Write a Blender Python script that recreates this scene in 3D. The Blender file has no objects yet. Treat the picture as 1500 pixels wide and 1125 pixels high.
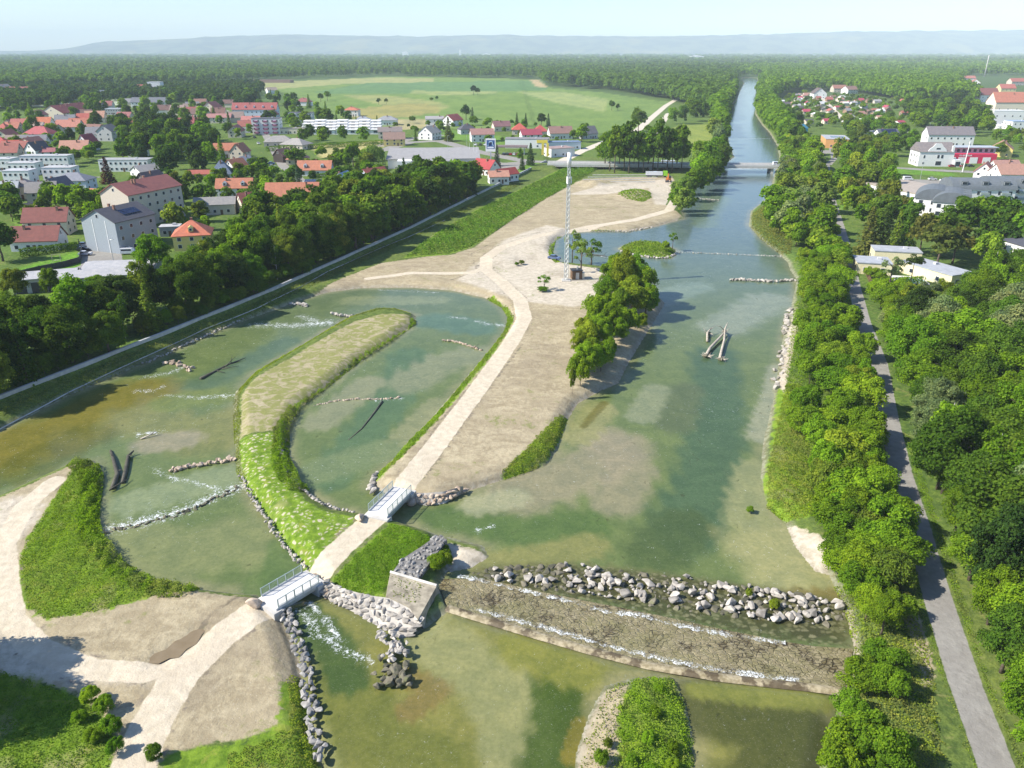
import bpy, bmesh, math, random
import numpy as np
from mathutils import Vector, Matrix
R = math.radians
random.seed(7); rng = np.random.default_rng(7)
scene = bpy.context.scene
COL = scene.collection

# ------------------------------------------------------------------ camera, sky, sun, exposure
CAM_H = 65.0; FPX = 1141.0; PITCH = R(23.2)
cam_d = bpy.data.cameras.new("camera"); cam = bpy.data.objects.new("camera", cam_d); COL.objects.link(cam)
cam.location = (0, 0, CAM_H); cam.rotation_euler = (R(90) - PITCH, 0, 0)
cam_d.sensor_width = 36; cam_d.lens = 36 * FPX / 1500; cam_d.clip_start = 0.5; cam_d.clip_end = 60000
scene.camera = cam
SUN_EL = R(41); SUN_FROM = Vector((-0.975, -0.22, 0)).normalized()      # the sun stands left of the view, a little behind
world = bpy.data.worlds.new("World"); scene.world = world; world.use_nodes = True
wn = world.node_tree; bg = wn.nodes['Background']
sky = wn.nodes.new('ShaderNodeTexSky'); sky.sky_type = 'NISHITA'; sky.sun_disc = False
sky.sun_elevation = SUN_EL; sky.sun_rotation = math.atan2(SUN_FROM.x, SUN_FROM.y)
sky.air_density = 1.0; sky.dust_density = 0.25; sky.ozone_density = 2.6
tint = wn.nodes.new('ShaderNodeMix'); tint.data_type = 'RGBA'; tint.blend_type = 'MULTIPLY'; tint.inputs[0].default_value = 1.0; tint.inputs[7].default_value = (0.86, 0.93, 1.08, 1)
wn.links.new(sky.outputs[0], tint.inputs[6]); wn.links.new(tint.outputs[2], bg.inputs[0]); bg.inputs[1].default_value = 0.115
sun_d = bpy.data.lights.new("sun", 'SUN'); sun_d.energy = 5.0; sun_d.angle = R(0.5); sun_d.color = (1.0, 0.94, 0.84)
sun = bpy.data.objects.new("sun", sun_d); COL.objects.link(sun)
sdir = Vector((SUN_FROM.x * math.cos(SUN_EL), SUN_FROM.y * math.cos(SUN_EL), math.sin(SUN_EL)))
sun.rotation_euler = sdir.to_track_quat('Z', 'Y').to_euler()
scene.view_settings.view_transform = 'Standard'; scene.view_settings.look = 'None'
scene.view_settings.exposure = 0.72; scene.view_settings.gamma = 1.0
scene.cycles.max_bounces = 6; scene.cycles.diffuse_bounces = 2; scene.cycles.glossy_bounces = 2
scene.cycles.transmission_bounces = 2; scene.cycles.transparent_max_bounces = 8; scene.cycles.volume_bounces = 2
scene.cycles.caustics_reflective = False; scene.cycles.caustics_refractive = False

# ------------------------------------------------------------------ helpers
_c, _s = math.cos(PITCH), math.sin(PITCH)
def G(px, py, z=0.0):
    """survey helper: the ground point at height z"""
    dx = (px - 750) / FPX; dy = -(py - 562.5) / FPX
    X, Y, Z = dx, _c + dy * _s, -_s + dy * _c
    t = (z - CAM_H) / Z
    return (X * t, Y * t)
def GL(pts, z=0.0): return np.array([G(a, b, z) for a, b in pts])

def tag(o, label=None, cat=None, group=None, kind=None):
    if label: o['label'] = label
    if cat: o['category'] = cat
    if group: o['group'] = group
    if kind: o['kind'] = kind
    return o
def link(name, me, parent=None, mat=None):
    o = bpy.data.objects.new(name, me); COL.objects.link(o)
    if mat is not None and me is not None:
        for m in (mat if isinstance(mat, (list, tuple)) else [mat]): me.materials.append(m)
    if parent: o.parent = parent
    return o
def thing(name, label, cat, loc=(0, 0, 0), rz=0, group=None):
    o = bpy.data.objects.new(name, None); COL.objects.link(o); o.location = loc; o.rotation_euler = (0, 0, rz)
    o.empty_display_size = 0.5
    return tag(o, label, cat, group)
def copy_tree(o, parent=None):
    c = o.copy(); COL.objects.link(c); c.parent = parent
    for ch in list(o.children): copy_tree(ch, c)
    return c
def inst(name, me, parent, loc=(0, 0, 0), rz=0, color=None):
    o = bpy.data.objects.new(name, me); COL.objects.link(o); o.parent = parent
    o.location = loc; o.rotation_euler = (0, 0, rz)
    if color: o.color = (*color, 1)
    return o
def quadmesh(name, V, nq):
    """V: (nq*4,3) corner array -> one mesh of separate quads"""
    me = bpy.data.meshes.new(name)
    V = np.ascontiguousarray(V, dtype=np.float32)
    me.vertices.add(nq * 4); me.vertices.foreach_set('co', V.ravel())
    me.loops.add(nq * 4); me.loops.foreach_set('vertex_index', np.arange(nq * 4, dtype=np.int32))
    me.polygons.add(nq); me.polygons.foreach_set('loop_start', np.arange(0, nq * 4, 4, dtype=np.int32))
    me.update(calc_edges=True)
    return me
def face_attr(me, name, arr):
    a = me.attributes.new(name, 'FLOAT', 'FACE'); a.data.foreach_set('value', np.asarray(arr, dtype=np.float32))
class MB:
    def __init__(s): s.v = []; s.f = []; s.mi = []; s.m = 0
    def add(s, vs, fs):
        b = len(s.v); s.v += [tuple(p) for p in vs]
        for f in fs: s.f.append([b + i for i in f]); s.mi.append(s.m)
        return s
    def box(s, x0, y0, z0, x1, y1, z1):
        return s.add([(x0,y0,z0),(x1,y0,z0),(x1,y1,z0),(x0,y1,z0),(x0,y0,z1),(x1,y0,z1),(x1,y1,z1),(x0,y1,z1)],
              [(3,2,1,0),(4,5,6,7),(0,1,5,4),(1,2,6,5),(2,3,7,6),(3,0,4,7)])
    def prism(s, poly, z0, z1):
        """poly: list of (x,y), counter-clockwise; z0,z1 numbers"""
        n = len(poly)
        return s.add([(x, y, z0) for x, y in poly] + [(x, y, z1) for x, y in poly],
              [tuple(range(n - 1, -1, -1)), tuple(range(n, 2 * n))] + [(i, (i + 1) % n, n + (i + 1) % n, n + i) for i in range(n)])
    def prof(s, pts, y0, y1):
        """profile in xz extruded along y"""
        n = len(pts)
        return s.add([(x, y0, z) for x, z in pts] + [(x, y1, z) for x, z in pts],
              [tuple(range(n)), tuple(range(2 * n - 1, n - 1, -1))] + [((i + 1) % n, i, n + i, n + (i + 1) % n) for i in range(n)])
    def tube(s, pts, rad, n=6, cap=True):
        pts = [Vector(p) for p in pts]; rings = []
        for i, p in enumerate(pts):
            d = (pts[min(i + 1, len(pts) - 1)] - pts[max(i - 1, 0)]).normalized()
            a = Vector((0, 0, 1)) if abs(d.z) < 0.9 else Vector((1, 0, 0))
            u = d.cross(a).normalized(); w = d.cross(u)
            r = rad[i] if isinstance(rad, (list, tuple)) else rad
            rings.append([p + (u * math.cos(2 * math.pi * k / n) + w * math.sin(2 * math.pi * k / n)) * r for k in range(n)])
        vs = [v for r_ in rings for v in r_]; fs = []
        for i in range(len(rings) - 1):
            for k in range(n): fs.append((i * n + k, i * n + (k + 1) % n, (i + 1) * n + (k + 1) % n, (i + 1) * n + k))
        if cap: fs += [tuple(range(n - 1, -1, -1)), tuple(range((len(rings) - 1) * n, len(rings) * n))]
        return s.add(vs, fs)
    def mesh(s, name, smooth=False):
        me = bpy.data.meshes.new(name); me.from_pydata(s.v, [], s.f)
        if any(s.mi): me.polygons.foreach_set('material_index', s.mi)
        bm = bmesh.new(); bm.from_mesh(me); bmesh.ops.recalc_face_normals(bm, faces=bm.faces); bm.to_mesh(me); bm.free()
        if smooth: me.polygons.foreach_set('use_smooth', [True] * len(me.polygons))
        me.update(); return me
    def build(s, name, mat, parent=None, smooth=False): return link(name, s.mesh(name, smooth), parent, mat)

# ------------------------------------------------------------------ materials
class NT:
    def __init__(s, name):
        s.mat = bpy.data.materials.new(name); s.mat.use_nodes = True; s.t = s.mat.node_tree
        s.b = s.t.nodes['Principled BSDF']; s.out = s.t.nodes['Material Output']
        s.b.inputs['Specular IOR Level'].default_value = 0.3
    def n(s, typ, **kw):
        nd = s.t.nodes.new(typ)
        for k, v in kw.items():
            if hasattr(nd, k): setattr(nd, k, v)
        return nd
    def l(s, a, b): s.t.links.new(a, b)
    def sock(s, inp, v):
        if hasattr(v, 'is_output') or isinstance(v, bpy.types.NodeSocket): s.l(v, inp)
        elif isinstance(v, (tuple, list)): inp.default_value = (*v, 1.0) if len(v) == 3 and inp.type == 'RGBA' else v
        else: inp.default_value = v
    def math(s, op, a, b=0.0, clamp=False):
        m = s.n('ShaderNodeMath', operation=op); m.use_clamp = clamp; s.sock(m.inputs[0], a); s.sock(m.inputs[1], b); return m.outputs[0]
    def mix(s, f, a, b, mode='MIX'):
        m = s.n('ShaderNodeMix', data_type='RGBA', blend_type=mode); s.sock(m.inputs[0], f); s.sock(m.inputs[6], a); s.sock(m.inputs[7], b); return m.outputs[2]
    def pos(s):
        g = s.n('ShaderNodeNewGeometry'); return g.outputs['Position']
    def obj(s): return s.n('ShaderNodeTexCoord').outputs['Object']
    def noise(s, vec, scale, detail=4, rough=0.55, dist=0.0):
        k = s.n('ShaderNodeTexNoise'); s.l(vec, k.inputs['Vector']); k.inputs['Scale'].default_value = scale
        k.inputs['Detail'].default_value = detail; k.inputs['Roughness'].default_value = rough; k.inputs['Distortion'].default_value = dist
        return k.outputs['Fac']
    def vor(s, vec, scale, feature='F1', out='Distance', rnd=1.0):
        k = s.n('ShaderNodeTexVoronoi', feature=feature); s.l(vec, k.inputs['Vector']); k.inputs['Scale'].default_value = scale
        k.inputs['Randomness'].default_value = rnd; return k.outputs[out]
    def scale(s, vec, sx, sy, sz):
        m = s.n('ShaderNodeMapping'); s.l(vec, m.inputs['Vector']); m.inputs['Scale'].default_value = (sx, sy, sz); return m.outputs[0]
    def step(s, v, lo, hi, a=0.0, b=1.0):
        m = s.n('ShaderNodeMapRange', interpolation_type='SMOOTHSTEP'); s.sock(m.inputs[0], v)
        for i, x in zip((1, 2, 3, 4), (lo, hi, a, b)): m.inputs[i].default_value = x
        return m.outputs[0]
    def attr(s, name, out='Fac'):
        a = s.n('ShaderNodeAttribute'); a.attribute_name = name; return a.outputs[out]
    def bump(s, h, strength, dist):
        b = s.n('ShaderNodeBump'); s.l(h, b.inputs['Height']); b.inputs['Strength'].default_value = strength; b.inputs['Distance'].default_value = dist
        s.l(b.outputs[0], s.b.inputs['Normal'])
    def col(s, c): s.sock(s.b.inputs['Base Color'], c)
    def rough(s, r): s.sock(s.b.inputs['Roughness'], r)

def plain(name, c, rough=0.7, var=0.25, sc=1.5, bump=0.0, metal=0.0):
    t = NT(name); p = t.obj()
    n1 = t.noise(p, sc, 5); n2 = t.noise(p, sc * 0.22, 3)
    f = t.math('ADD', t.math('MULTIPLY', n1, 0.6), t.math('MULTIPLY', n2, 0.4))
    t.col(t.mix(t.step(f, 0.3, 0.7), tuple(x * (1 - var) for x in c), tuple(min(1, x * (1 + var)) for x in c)))
    t.rough(rough); t.b.inputs['Metallic'].default_value = metal
    if bump: t.bump(n1, 0.6, bump)
    return t.mat
def tinted(name, rough=0.35, var=0.1, coat=0.0, sc=2.0):
    """colour taken from the object's own colour"""
    t = NT(name); oi = t.n('ShaderNodeObjectInfo'); n1 = t.noise(t.obj(), sc, 4)
    t.col(t.mix(1.0, oi.outputs['Color'], t.mix(t.step(n1, 0.3, 0.7), (1 - var,) * 3, (1.0,) * 3), 'MULTIPLY'))
    t.rough(rough); t.b.inputs['Coat Weight'].default_value = coat
    return t.mat
def roofmat():
    t = NT('roof tiles'); oi = t.n('ShaderNodeObjectInfo'); p = t.obj()
    n1 = t.noise(p, 0.8, 5); n2 = t.noise(p, 6.0, 3); 
    w = t.n('ShaderNodeTexWave', wave_type='BANDS', bands_direction='Y'); t.l(p, w.inputs['Vector']); w.inputs['Scale'].default_value = 0.9; w.inputs['Distortion'].default_value = 1.0
    f = t.math('ADD', t.math('MULTIPLY', n1, 0.5), t.math('MULTIPLY', n2, 0.5))
    c = t.mix(1.0, oi.outputs['Color'], t.mix(t.step(f, 0.3, 0.7), (0.72, 0.74, 0.78), (1.12, 1.08, 1.05)), 'MULTIPLY')
    c = t.mix(0.18, c, w.outputs['Color'], 'MULTIPLY')
    t.col(c); t.rough(0.75); t.bump(n2, 0.4, 0.05); return t.mat
def leafmat(own=False):
    t = NT('foliage'); oi = t.n('ShaderNodeObjectInfo'); r = t.attr('rnd')
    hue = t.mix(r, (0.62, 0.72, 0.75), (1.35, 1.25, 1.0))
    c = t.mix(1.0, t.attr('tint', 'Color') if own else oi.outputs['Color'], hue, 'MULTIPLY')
    big = t.noise(t.pos(), 0.35, 2); c = t.mix(1.0, c, t.mix(t.step(big, 0.35, 0.65), (0.8, 0.84, 0.85), (1.15, 1.1, 1.0)), 'MULTIPLY')
    d = t.n('ShaderNodeBsdfDiffuse'); tr = t.n('ShaderNodeBsdfTranslucent'); t.l(c, d.inputs[0]); 
    t.l(t.mix(1.0, c, (1.25, 1.3, 0.7), 'MULTIPLY'), tr.inputs[0])
    m = t.n('ShaderNodeMixShader'); m.inputs[0].default_value = 0.40; t.l(d.outputs[0], m.inputs[1]); t.l(tr.outputs[0], m.inputs[2])
    t.l(m.outputs[0], t.out.inputs[0]); t.t.nodes.remove(t.b); return t.mat
M = {}
M['leaf'] = leafmat(); M['leafown'] = leafmat(True)
M['bark'] = plain('bark', (0.13, 0.10, 0.075), 0.9, 0.4, 3.0)
M['birch'] = plain('pale bark', (0.42, 0.40, 0.36), 0.8, 0.4, 3.0)
M['render'] = tinted('wall render', 0.85, 0.12)
M['roof'] = roofmat()
M['flat'] = tinted('flat roofing', 0.8, 0.18, 0, 0.6)
M['glass'] = plain('window glass', (0.035, 0.045, 0.06), 0.12, 0.3, 0.5)
M['frame'] = plain('window frame', (0.75, 0.75, 0.73), 0.5, 0.1)
M['solar'] = plain('solar glass', (0.02, 0.03, 0.07), 0.15, 0.3, 0.8)
M['brick'] = plain('chimney brick', (0.30, 0.17, 0.12), 0.9, 0.3, 4)
M['paint'] = tinted('car paint', 0.25, 0.04, 0.5)
M['tyre'] = plain('tyre rubber', (0.02, 0.02, 0.02), 0.8, 0.2)
M['conc'] = plain('concrete', (0.50, 0.48, 0.44), 0.85, 0.2, 0.8, 0.01)
M['deck'] = plain('pale bridge deck', (0.66, 0.64, 0.60), 0.8, 0.10, 0.9)
M['oldconc'] = plain('weathered concrete', (0.40, 0.37, 0.32), 0.9, 0.35, 0.7, 0.03)
M['steel'] = plain('galvanised steel', (0.55, 0.58, 0.58), 0.4, 0.12, 3, 0, 0.6)
M['whitem'] = plain('white painted metal', (0.78, 0.78, 0.76), 0.5, 0.08)
M['dark'] = plain('dark metal', (0.05, 0.05, 0.055), 0.5, 0.2)
M['wood'] = plain('dark timber', (0.14, 0.085, 0.05), 0.8, 0.35, 3)
M['drift'] = plain('bleached driftwood', (0.42, 0.37, 0.30), 0.85, 0.35, 2.5, 0.03)
M['driftdark'] = plain('wet dead wood', (0.075, 0.07, 0.05), 0.6, 0.4, 2.5, 0.03)
M['rail'] = plain('grey green railing steel', (0.42, 0.49, 0.46), 0.45, 0.1, 3, 0, 0.2)
def stonemat(name, a, b, moss=0.0):
    t = NT(name); p = t.obj(); oi = t.n('ShaderNodeObjectInfo')
    n1 = t.noise(p, 1.4, 6, 0.6); n2 = t.noise(p, 7, 4)
    c = t.mix(t.step(t.attr('rnd'), 0.0, 1.0), a, b)
    c = t.mix(1.0, c, t.mix(t.step(n1, 0.32, 0.68), (0.62, 0.6, 0.58), (1.12, 1.1, 1.08)), 'MULTIPLY')
    c = t.mix(t.math('MULTIPLY', t.step(n2, 0.55, 0.7), 0.4), c, (0.12, 0.11, 0.09))
    if moss: c = t.mix(t.math('MULTIPLY', t.step(n1, 0.5, 0.62), moss), c, (0.10, 0.11, 0.035))
    t.col(c); t.rough(0.85); t.bump(n1, 0.7, 0.08); return t.mat
M['stone'] = stonemat('pale limestone', (0.31, 0.29, 0.255), (0.55, 0.515, 0.455))
M['stonetan'] = stonemat('tan armour stone', (0.40, 0.31, 0.23), (0.60, 0.49, 0.38))
M['stonegrey'] = stonemat('grey armour stone', (0.20, 0.197, 0.188), (0.40, 0.39, 0.365))
M['stonewet'] = stonemat('wet mossy stone', (0.09, 0.09, 0.06), (0.24, 0.22, 0.16), 0.6)

# ------------------------------------------------------------------ survey: outlines of water, land use, paths (turned into ground points)
SHORE_L = [(-120,690),(-60,660),(0,632),(100,580),(200,537),(300,492),(380,462),(440,440),(480,428),(530,422),(600,421),(660,425),(710,436),(735,450),(745,465),(740,485),(715,515),(690,545),(660,580),(630,615),(600,645),(570,680),(550,694),(543,712),(600,738),(640,800),(620,890),(560,960),(480,1000),(452,1020),(440,960),(430,930),(408,893),(375,872),(330,868),(280,862),(220,850),(180,825),(150,790),(143,760),(150,700),(140,675),(110,678),(60,700),(0,728),(-120,780)]
ISLAND = [(345,575),(370,550),(420,520),(470,490),(510,467),(550,455),(585,455),(608,462),(608,475),(570,502),(530,527),(480,567),(440,597),(422,630),(422,670),(437,705),(462,730),(490,748),(525,752),(575,762),(640,783),(658,830),(645,862),(628,916),(605,925),(560,905),(475,868),(450,840),(440,825),(415,790),(390,755),(360,715),(348,690),(345,640),(343,600)]
POOL = [(405,890),(425,930),(436,960),(448,1020),(458,1070),(478,1140),(470,1330),(1230,1330),(1200,1125),(1215,1060),(1240,1015),(1180,1003),(1100,995),(1000,983),(900,960),(800,932),(700,902),(660,888),(610,925),(475,868)]
BAR = [(930,992),(885,1005),(862,1050),(845,1100),(838,1200),(840,1330),(1015,1330),(1012,1130),(1015,1080),(1003,1030),(985,992)]
MAIN = [(590,735),(640,739),(680,721),(740,702),(800,682),(816,660),(830,617),(845,592),(880,572),(905,562),(920,532),(955,475),(974,445),(958,428),(948,402),(900,395),(861,389),(822,387),(809,370),(813,352),(830,342),(860,339),(920,339),(960,332),(1003,320),(992,290),(1010,270),(1035,250),(1062,240),(1075,230),(1068,212),(1064,196),(1060,180),(1066,163),(1079,146),(1085,131),(1090,122),(1086,114),(1108,114),(1114,123),(1108,136),(1111,150),(1106,166),(1116,182),(1128,195),(1140,215),(1143,240),(1135,255),(1130,275),(1125,290),(1100,310),(1097,330),(1115,350),(1140,370),(1155,385),(1158,395),(1168,410),(1162,440),(1147,500),(1137,560),(1130,600),(1118,650),(1115,700),(1125,745),(1150,765),(1165,800),(1195,837),(1215,842),(1238,890),(1252,950),(1240,1015),(1000,985),(800,935),(660,890),(645,862),(640,783),(575,762)]
SPIT = [(640,783),(668,790),(708,800),(716,816),(690,832),(658,838)]
ISLET = [(905,364),(930,356),(965,358),(990,366),(982,378),(950,376),(915,371)]
CLUMPBAY = [(845,592),(880,570),(905,555),(925,530),(960,470),(975,440),(958,428),(940,500),(900,545)]
WALL = [(-160,650),(-60,609),(0,584),(100,545),(240,490),(400,425),(500,380),(600,335),(700,285),(760,256),(800,236)]
zL = 1.4
PW_ = [GL(p) for p in (SHORE_L, MAIN)]; PPOOL = GL(POOL, 0.7); PISL = GL(ISLAND); PBAR = GL(BAR, 0.7); PSPIT = GL(SPIT); PISLET = GL(ISLET)
WALLP = GL(WALL, 2.4)

def seg_d2(x, y, a, b):
    ax, ay = a; bx, by = b; ex, ey = bx - ax, by - ay; L = ex * ex + ey * ey + 1e-9
    t = np.clip(((x - ax) * ex + (y - ay) * ey) / L, 0, 1)
    return (x - ax - t * ex) ** 2 + (y - ay - t * ey) ** 2
def sd_poly(x, y, P, lim=12.0):
    """signed distance, positive inside, clamped to +-lim"""
    out = np.full(x.shape, -lim)
    k = np.where((x > P[:, 0].min() - lim) & (x < P[:, 0].max() + lim) & (y > P[:, 1].min() - lim) & (y < P[:, 1].max() + lim))[0]
    if len(k) == 0: return out
    xs, ys = x[k], y[k]; d2 = np.full(xs.shape, lim * lim); ins = np.zeros(xs.shape, bool); n = len(P)
    for i in range(n):
        a, b = P[i], P[(i + 1) % n]
        d2 = np.minimum(d2, seg_d2(xs, ys, a, b))
        c = (a[1] > ys) != (b[1] > ys)
        ins ^= c & (xs < (b[0] - a[0]) * (ys - a[1]) / (b[1] - a[1] + 1e-12) + a[0])
    d = np.sqrt(d2); out[k] = np.where(ins, d, -d); return out
def sd_line(x, y, P, lim=30.0):
    out = np.full(x.shape, lim)
    for i in range(len(P) - 1):
        a, b = P[i], P[i + 1]
        k = np.where((x > min(a[0], b[0]) - lim) & (x < max(a[0], b[0]) + lim) & (y > min(a[1], b[1]) - lim) & (y < max(a[1], b[1]) + lim))[0]
        if len(k): out[k] = np.minimum(out[k], np.sqrt(seg_d2(x[k], y[k], a, b)))
    return out
def ss(v, a, b): t = np.clip((v - a) / (b - a), 0, 1); return t * t * (3 - 2 * t)
_ph = rng.uniform(0, 6.28, (12, 2)); _dr = rng.normal(size=(12, 2))
def wob(x, y, L=10.0):
    """cheap smooth noise about -1..1"""
    s = 0
    for i in range(12):
        k = _dr[i] * (2 * math.pi / L) * (0.5 + 0.17 * i); s = s + np.sin(x * k[0] + y * k[1] + _ph[i, 0]) / (1 + 0.25 * i)
    return s / 3.2
ROADBR = (np.array(G(812, 240, 3.8)), np.array(G(1150, 243, 3.8)))
def water_sd(x, y):
    d = np.maximum(sd_poly(x, y, PW_[0]), sd_poly(x, y, PW_[1])); d = np.maximum(d, sd_poly(x, y, PPOOL))
    for P in (PISL, PBAR, PSPIT, PISLET): d = np.minimum(d, -sd_poly(x, y, P))
    return d
def left_of_wall(x, y):
    """positive on the village side"""
    yy = WALLP[:, 1]; xw = np.interp(y, yy, WALLP[:, 0]); 
    return np.where(y < WALLP[-1, 1] + 25, xw - x, np.where(x < WALLP[-1, 0], 8.0, -8.0))
MOUNDS = [(262,950,2.2,-.34),(232,966,1.6,-.3),(290,928,1.4,-.26),(870,272,5,2.6),(882,268,4,1.8),(930,287,9,2.2),(855,268,3,1.3),(735,383,6,0.5),(910,275,5,0.6)]
MND = [(*G(a, b, zL), r, h) for a, b, r, h in MOUNDS]
def height(x, y, d=None):
    x = np.asarray(x, float); y = np.asarray(y, float)
    if d is None: d = water_sd(x, y)
    pool = ss(sd_poly(x, y, PPOOL), -1.0, 2.0)
    zw = 0.7 * pool
    vill = ss(left_of_wall(x, y), -2.5, 0.2) * ss(-x, -420, -20)
    bank = np.where(x > 20, 4.0, 3.0)
    low = np.maximum(ss(sd_poly(x, y, PSPIT), -2, 0.1), ss(sd_poly(x, y, PBAR), -2, 0.1))
    lvl = zL + 1.0 * vill - 0.75 * low + 0.12 * wob(x, y, 25)
    land = zw + 0.06 + (lvl - 0.06) * ss(-d, 0, 1) * 0.35 + (lvl - 0.06) * 0.65 * ss(-d, 0, bank)
    for mx, my, r, h in MND:
        land = land + h * np.exp(-((x - mx) ** 2 + (y - my) ** 2) / (r * r)) * (1 + 0.3 * wob(x, y, 3))
    e0, e1 = ROADBR
    for e, sgn in ((e0, -1), (e1, 1)):
        dx = np.abs(y - e[1]); along = (x - e[0]) * sgn
        w = ss(dx, 16, 6) * ss(along, -3, 1) * ss(along, 90, 25)
        land = land * (1 - w) + np.maximum(land, 3.55) * w
    bed = zw - 0.05 - 1.1 * ss(d, 0, 4)
    return np.where(d > 0, bed, land)
def hz(x, y): return float(height(np.array([x]), np.array([y]))[0])
# ------------------------------------------------------------------ land use
DIRT = [
 [(543,712),(552,693),(602,643),(662,578),(717,512),(742,468),(742,455),(712,432),(600,417),(505,420),(470,425),(440,436),(500,408),(560,385),(640,374),(660,374),(695,362),(750,322),(800,290),(830,275),(855,262),(985,258),(990,270),(975,300),(1000,314),(985,322),(960,332),(860,341),(830,342),(815,352),(812,370),(825,386),(862,391),(900,396),(948,404),(956,428),(974,446),(955,475),(920,532),(905,562),(880,572),(845,592),(832,606),(830,618),(800,640),(760,668),(735,690),(730,704),(680,721),(640,738),(598,736)],
 [(-200,760),(0,728),(60,702),(108,680),(130,676),(240,850),(280,862),(330,868),(375,872),(408,893),(430,930),(440,960),(452,1020),(430,1050),(400,1070),(340,1085),(300,1090),(250,1110),(200,1300),(120,1300),(165,1060),(120,1020),(60,1000),(0,1000),(-200,1010)],
 [(355,575),(375,553),(425,525),(475,495),(520,470),(560,460),(600,460),(598,476),(560,500),(520,527),(470,568),(430,600),(400,630),(352,636)],
 SPIT,[(1147,760),(1165,765),(1216,792),(1216,845),(1190,836),(1163,800)],
 [(1140,560),(1150,500),(1158,470),(1168,440),(1170,475),(1160,520),(1150,575)],
 [(945,400),(975,430),(985,450),(950,520),(905,575),(840,600),(860,520)],
 [(1235,890),(1250,885),(1262,950),(1265,1000),(1240,1015)],
 [(1325,870),(1345,900),(1365,960),(1370,1000),(1355,1005),(1340,950),(1320,900)],
 [(838,1200),(845,1100),(862,1050),(885,1005),(920,1000),(915,1060),(920,1200)],
]
PALE = [  # paler, sandier stretches and gravel
 [(700,385),(740,350),(800,330),(860,340),(815,350),(812,370),(825,386),(890,395),(880,440),(840,450),(760,440),(700,420),(670,410)],
 [(830,285),(900,268),(985,262),(985,300),(960,300),(950,275),(900,285)],
 [(-200,770),(60,720),(60,760),(20,800),(15,900),(100,960),(200,985),(290,950),(260,1000),(150,1000),(-200,980)],
 SPIT,[(1147,760),(1165,765),(1216,792),(1216,845),(1190,836),(1163,800)],[(1140,560),(1150,500),(1158,470),(1168,440),(1170,475),(1160,520),(1150,575)],
]
GREEN = [ # bright herb and grass plots
 [(108,684),(140,678),(148,720),(145,770),(165,815),(210,845),(280,862),(225,872),(150,895),(70,908),(28,888),(22,850),(38,792),(65,752),(95,705)],
 [(575,765),(640,785),(628,800),(600,828),(580,845),(560,868),(500,860),(483,850),(520,812)],
 [(-200,960),(0,985),(90,1010),(140,1040),(165,1080),(160,1300),(-200,1300)],
 [(735,690),(770,660),(820,606),(832,606),(822,632),(800,668),(770,690),(745,700)],
 [(410,1000),(440,985),(452,1030),(462,1070),(475,1140),(478,1250),(210,1250),(240,1105),(300,1095),(360,1085),(405,1065)],
 [(930,992),(985,990),(1003,1030),(1012,1080),(1012,1330),(910,1330),(905,1040)],
 ISLET, [(1128,665),(1118,700),(1130,745),(1160,755),(1200,760),(1200,640),(1140,560)],
 [(655,373),(640,374),(590,378),(640,340),(700,306),(760,278),(830,243),(888,238),(870,250),(800,290),(745,325),(690,362)],
 [(812,352),(822,340),(860,336),(900,336),(860,344),(832,346),(818,356),(822,384),(812,376)],
 [(545,700),(553,688),(602,640),(662,576),(715,510),(740,468),(735,450),(714,434),(722,430),(745,450),(752,468),(728,512),(672,580),(612,645),(560,695)],
 [(470,425),(500,424),(535,417),(560,417),(540,423),(490,430),(440,442),(380,464),(440,436)],
]
NECK = [(348,640),(400,632),(414,680),(450,735),(488,752),(522,757),(500,785),(456,830),(440,825),(413,790),(388,755),(358,715)]
PATHS = [ # pale sand tracks: centre line, half width
 ([(150,1330),(195,1125),(222,1060),(262,992),(320,935),(393,882)], 2.2),
 ([(455,848),(500,802),(551,757)], 2.0), ([(590,714),(640,650),(700,570),(748,502),(768,466),(762,440),(735,413),(712,395),(712,378),(735,362),(790,345),(850,334),(930,322),(980,308),(990,290),(985,268)], 2.0),
 ([(300,955),(215,985),(125,980),(55,950),(18,912),(8,860),(5,800),(35,742),(80,705)], 1.6),
 ([(712,392),(690,400),(600,400),(540,408)], 1.4),
]
ASPH = [ # asphalt: centre line, half width
 ([(1530,1300),(1462,1125),(1415,1000),(1376,880),(1346,775),(1320,690),(1302,610),(1288,530),(1265,470),(1252,420),(1244,385),(1236,350),(1224,310),(1213,275),(1210,245),(1222,232),(1215,205)], 1.75),
 ([(370,160),(378,180),(393,205),(415,245),(455,280)], 3.0), ([(300,160),(372,168)], 2.5),
 ([(560,222),(600,210),(645,208),(700,224),(770,238),(815,240)], 5.0), ([(1145,243),(1210,243),(1300,246),(1400,250),(1560,258)], 4.5),
 ([(150,398),(150,365),(162,352),(190,330)], 6.0), ([(150,395),(215,395)], 8.0), ([(735,250),(760,242)], 9.0), ([(560,215),(600,205),(640,200)], 6.0),
 ([(1185,222),(1225,222)], 9.0), ([(1320,265),(1425,268)], 9.0), ([(1135,150),(1148,168),(1160,182)], 3.0), ([(1420,140),(1432,155),(1470,185)],5),
 ([(0,300),(80,268),(140,262)], 2.5), ([(690,255),(720,240)],6),
]
TRACK = [([(815,240),(850,222),(905,200),(935,190),(955,172),(975,155),(1000,140)], 3.5), ([(958,198),(970,180),(980,165)], 3.0), ([(1200,140),(1215,155),(1240,180)], 3.0)]
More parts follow.
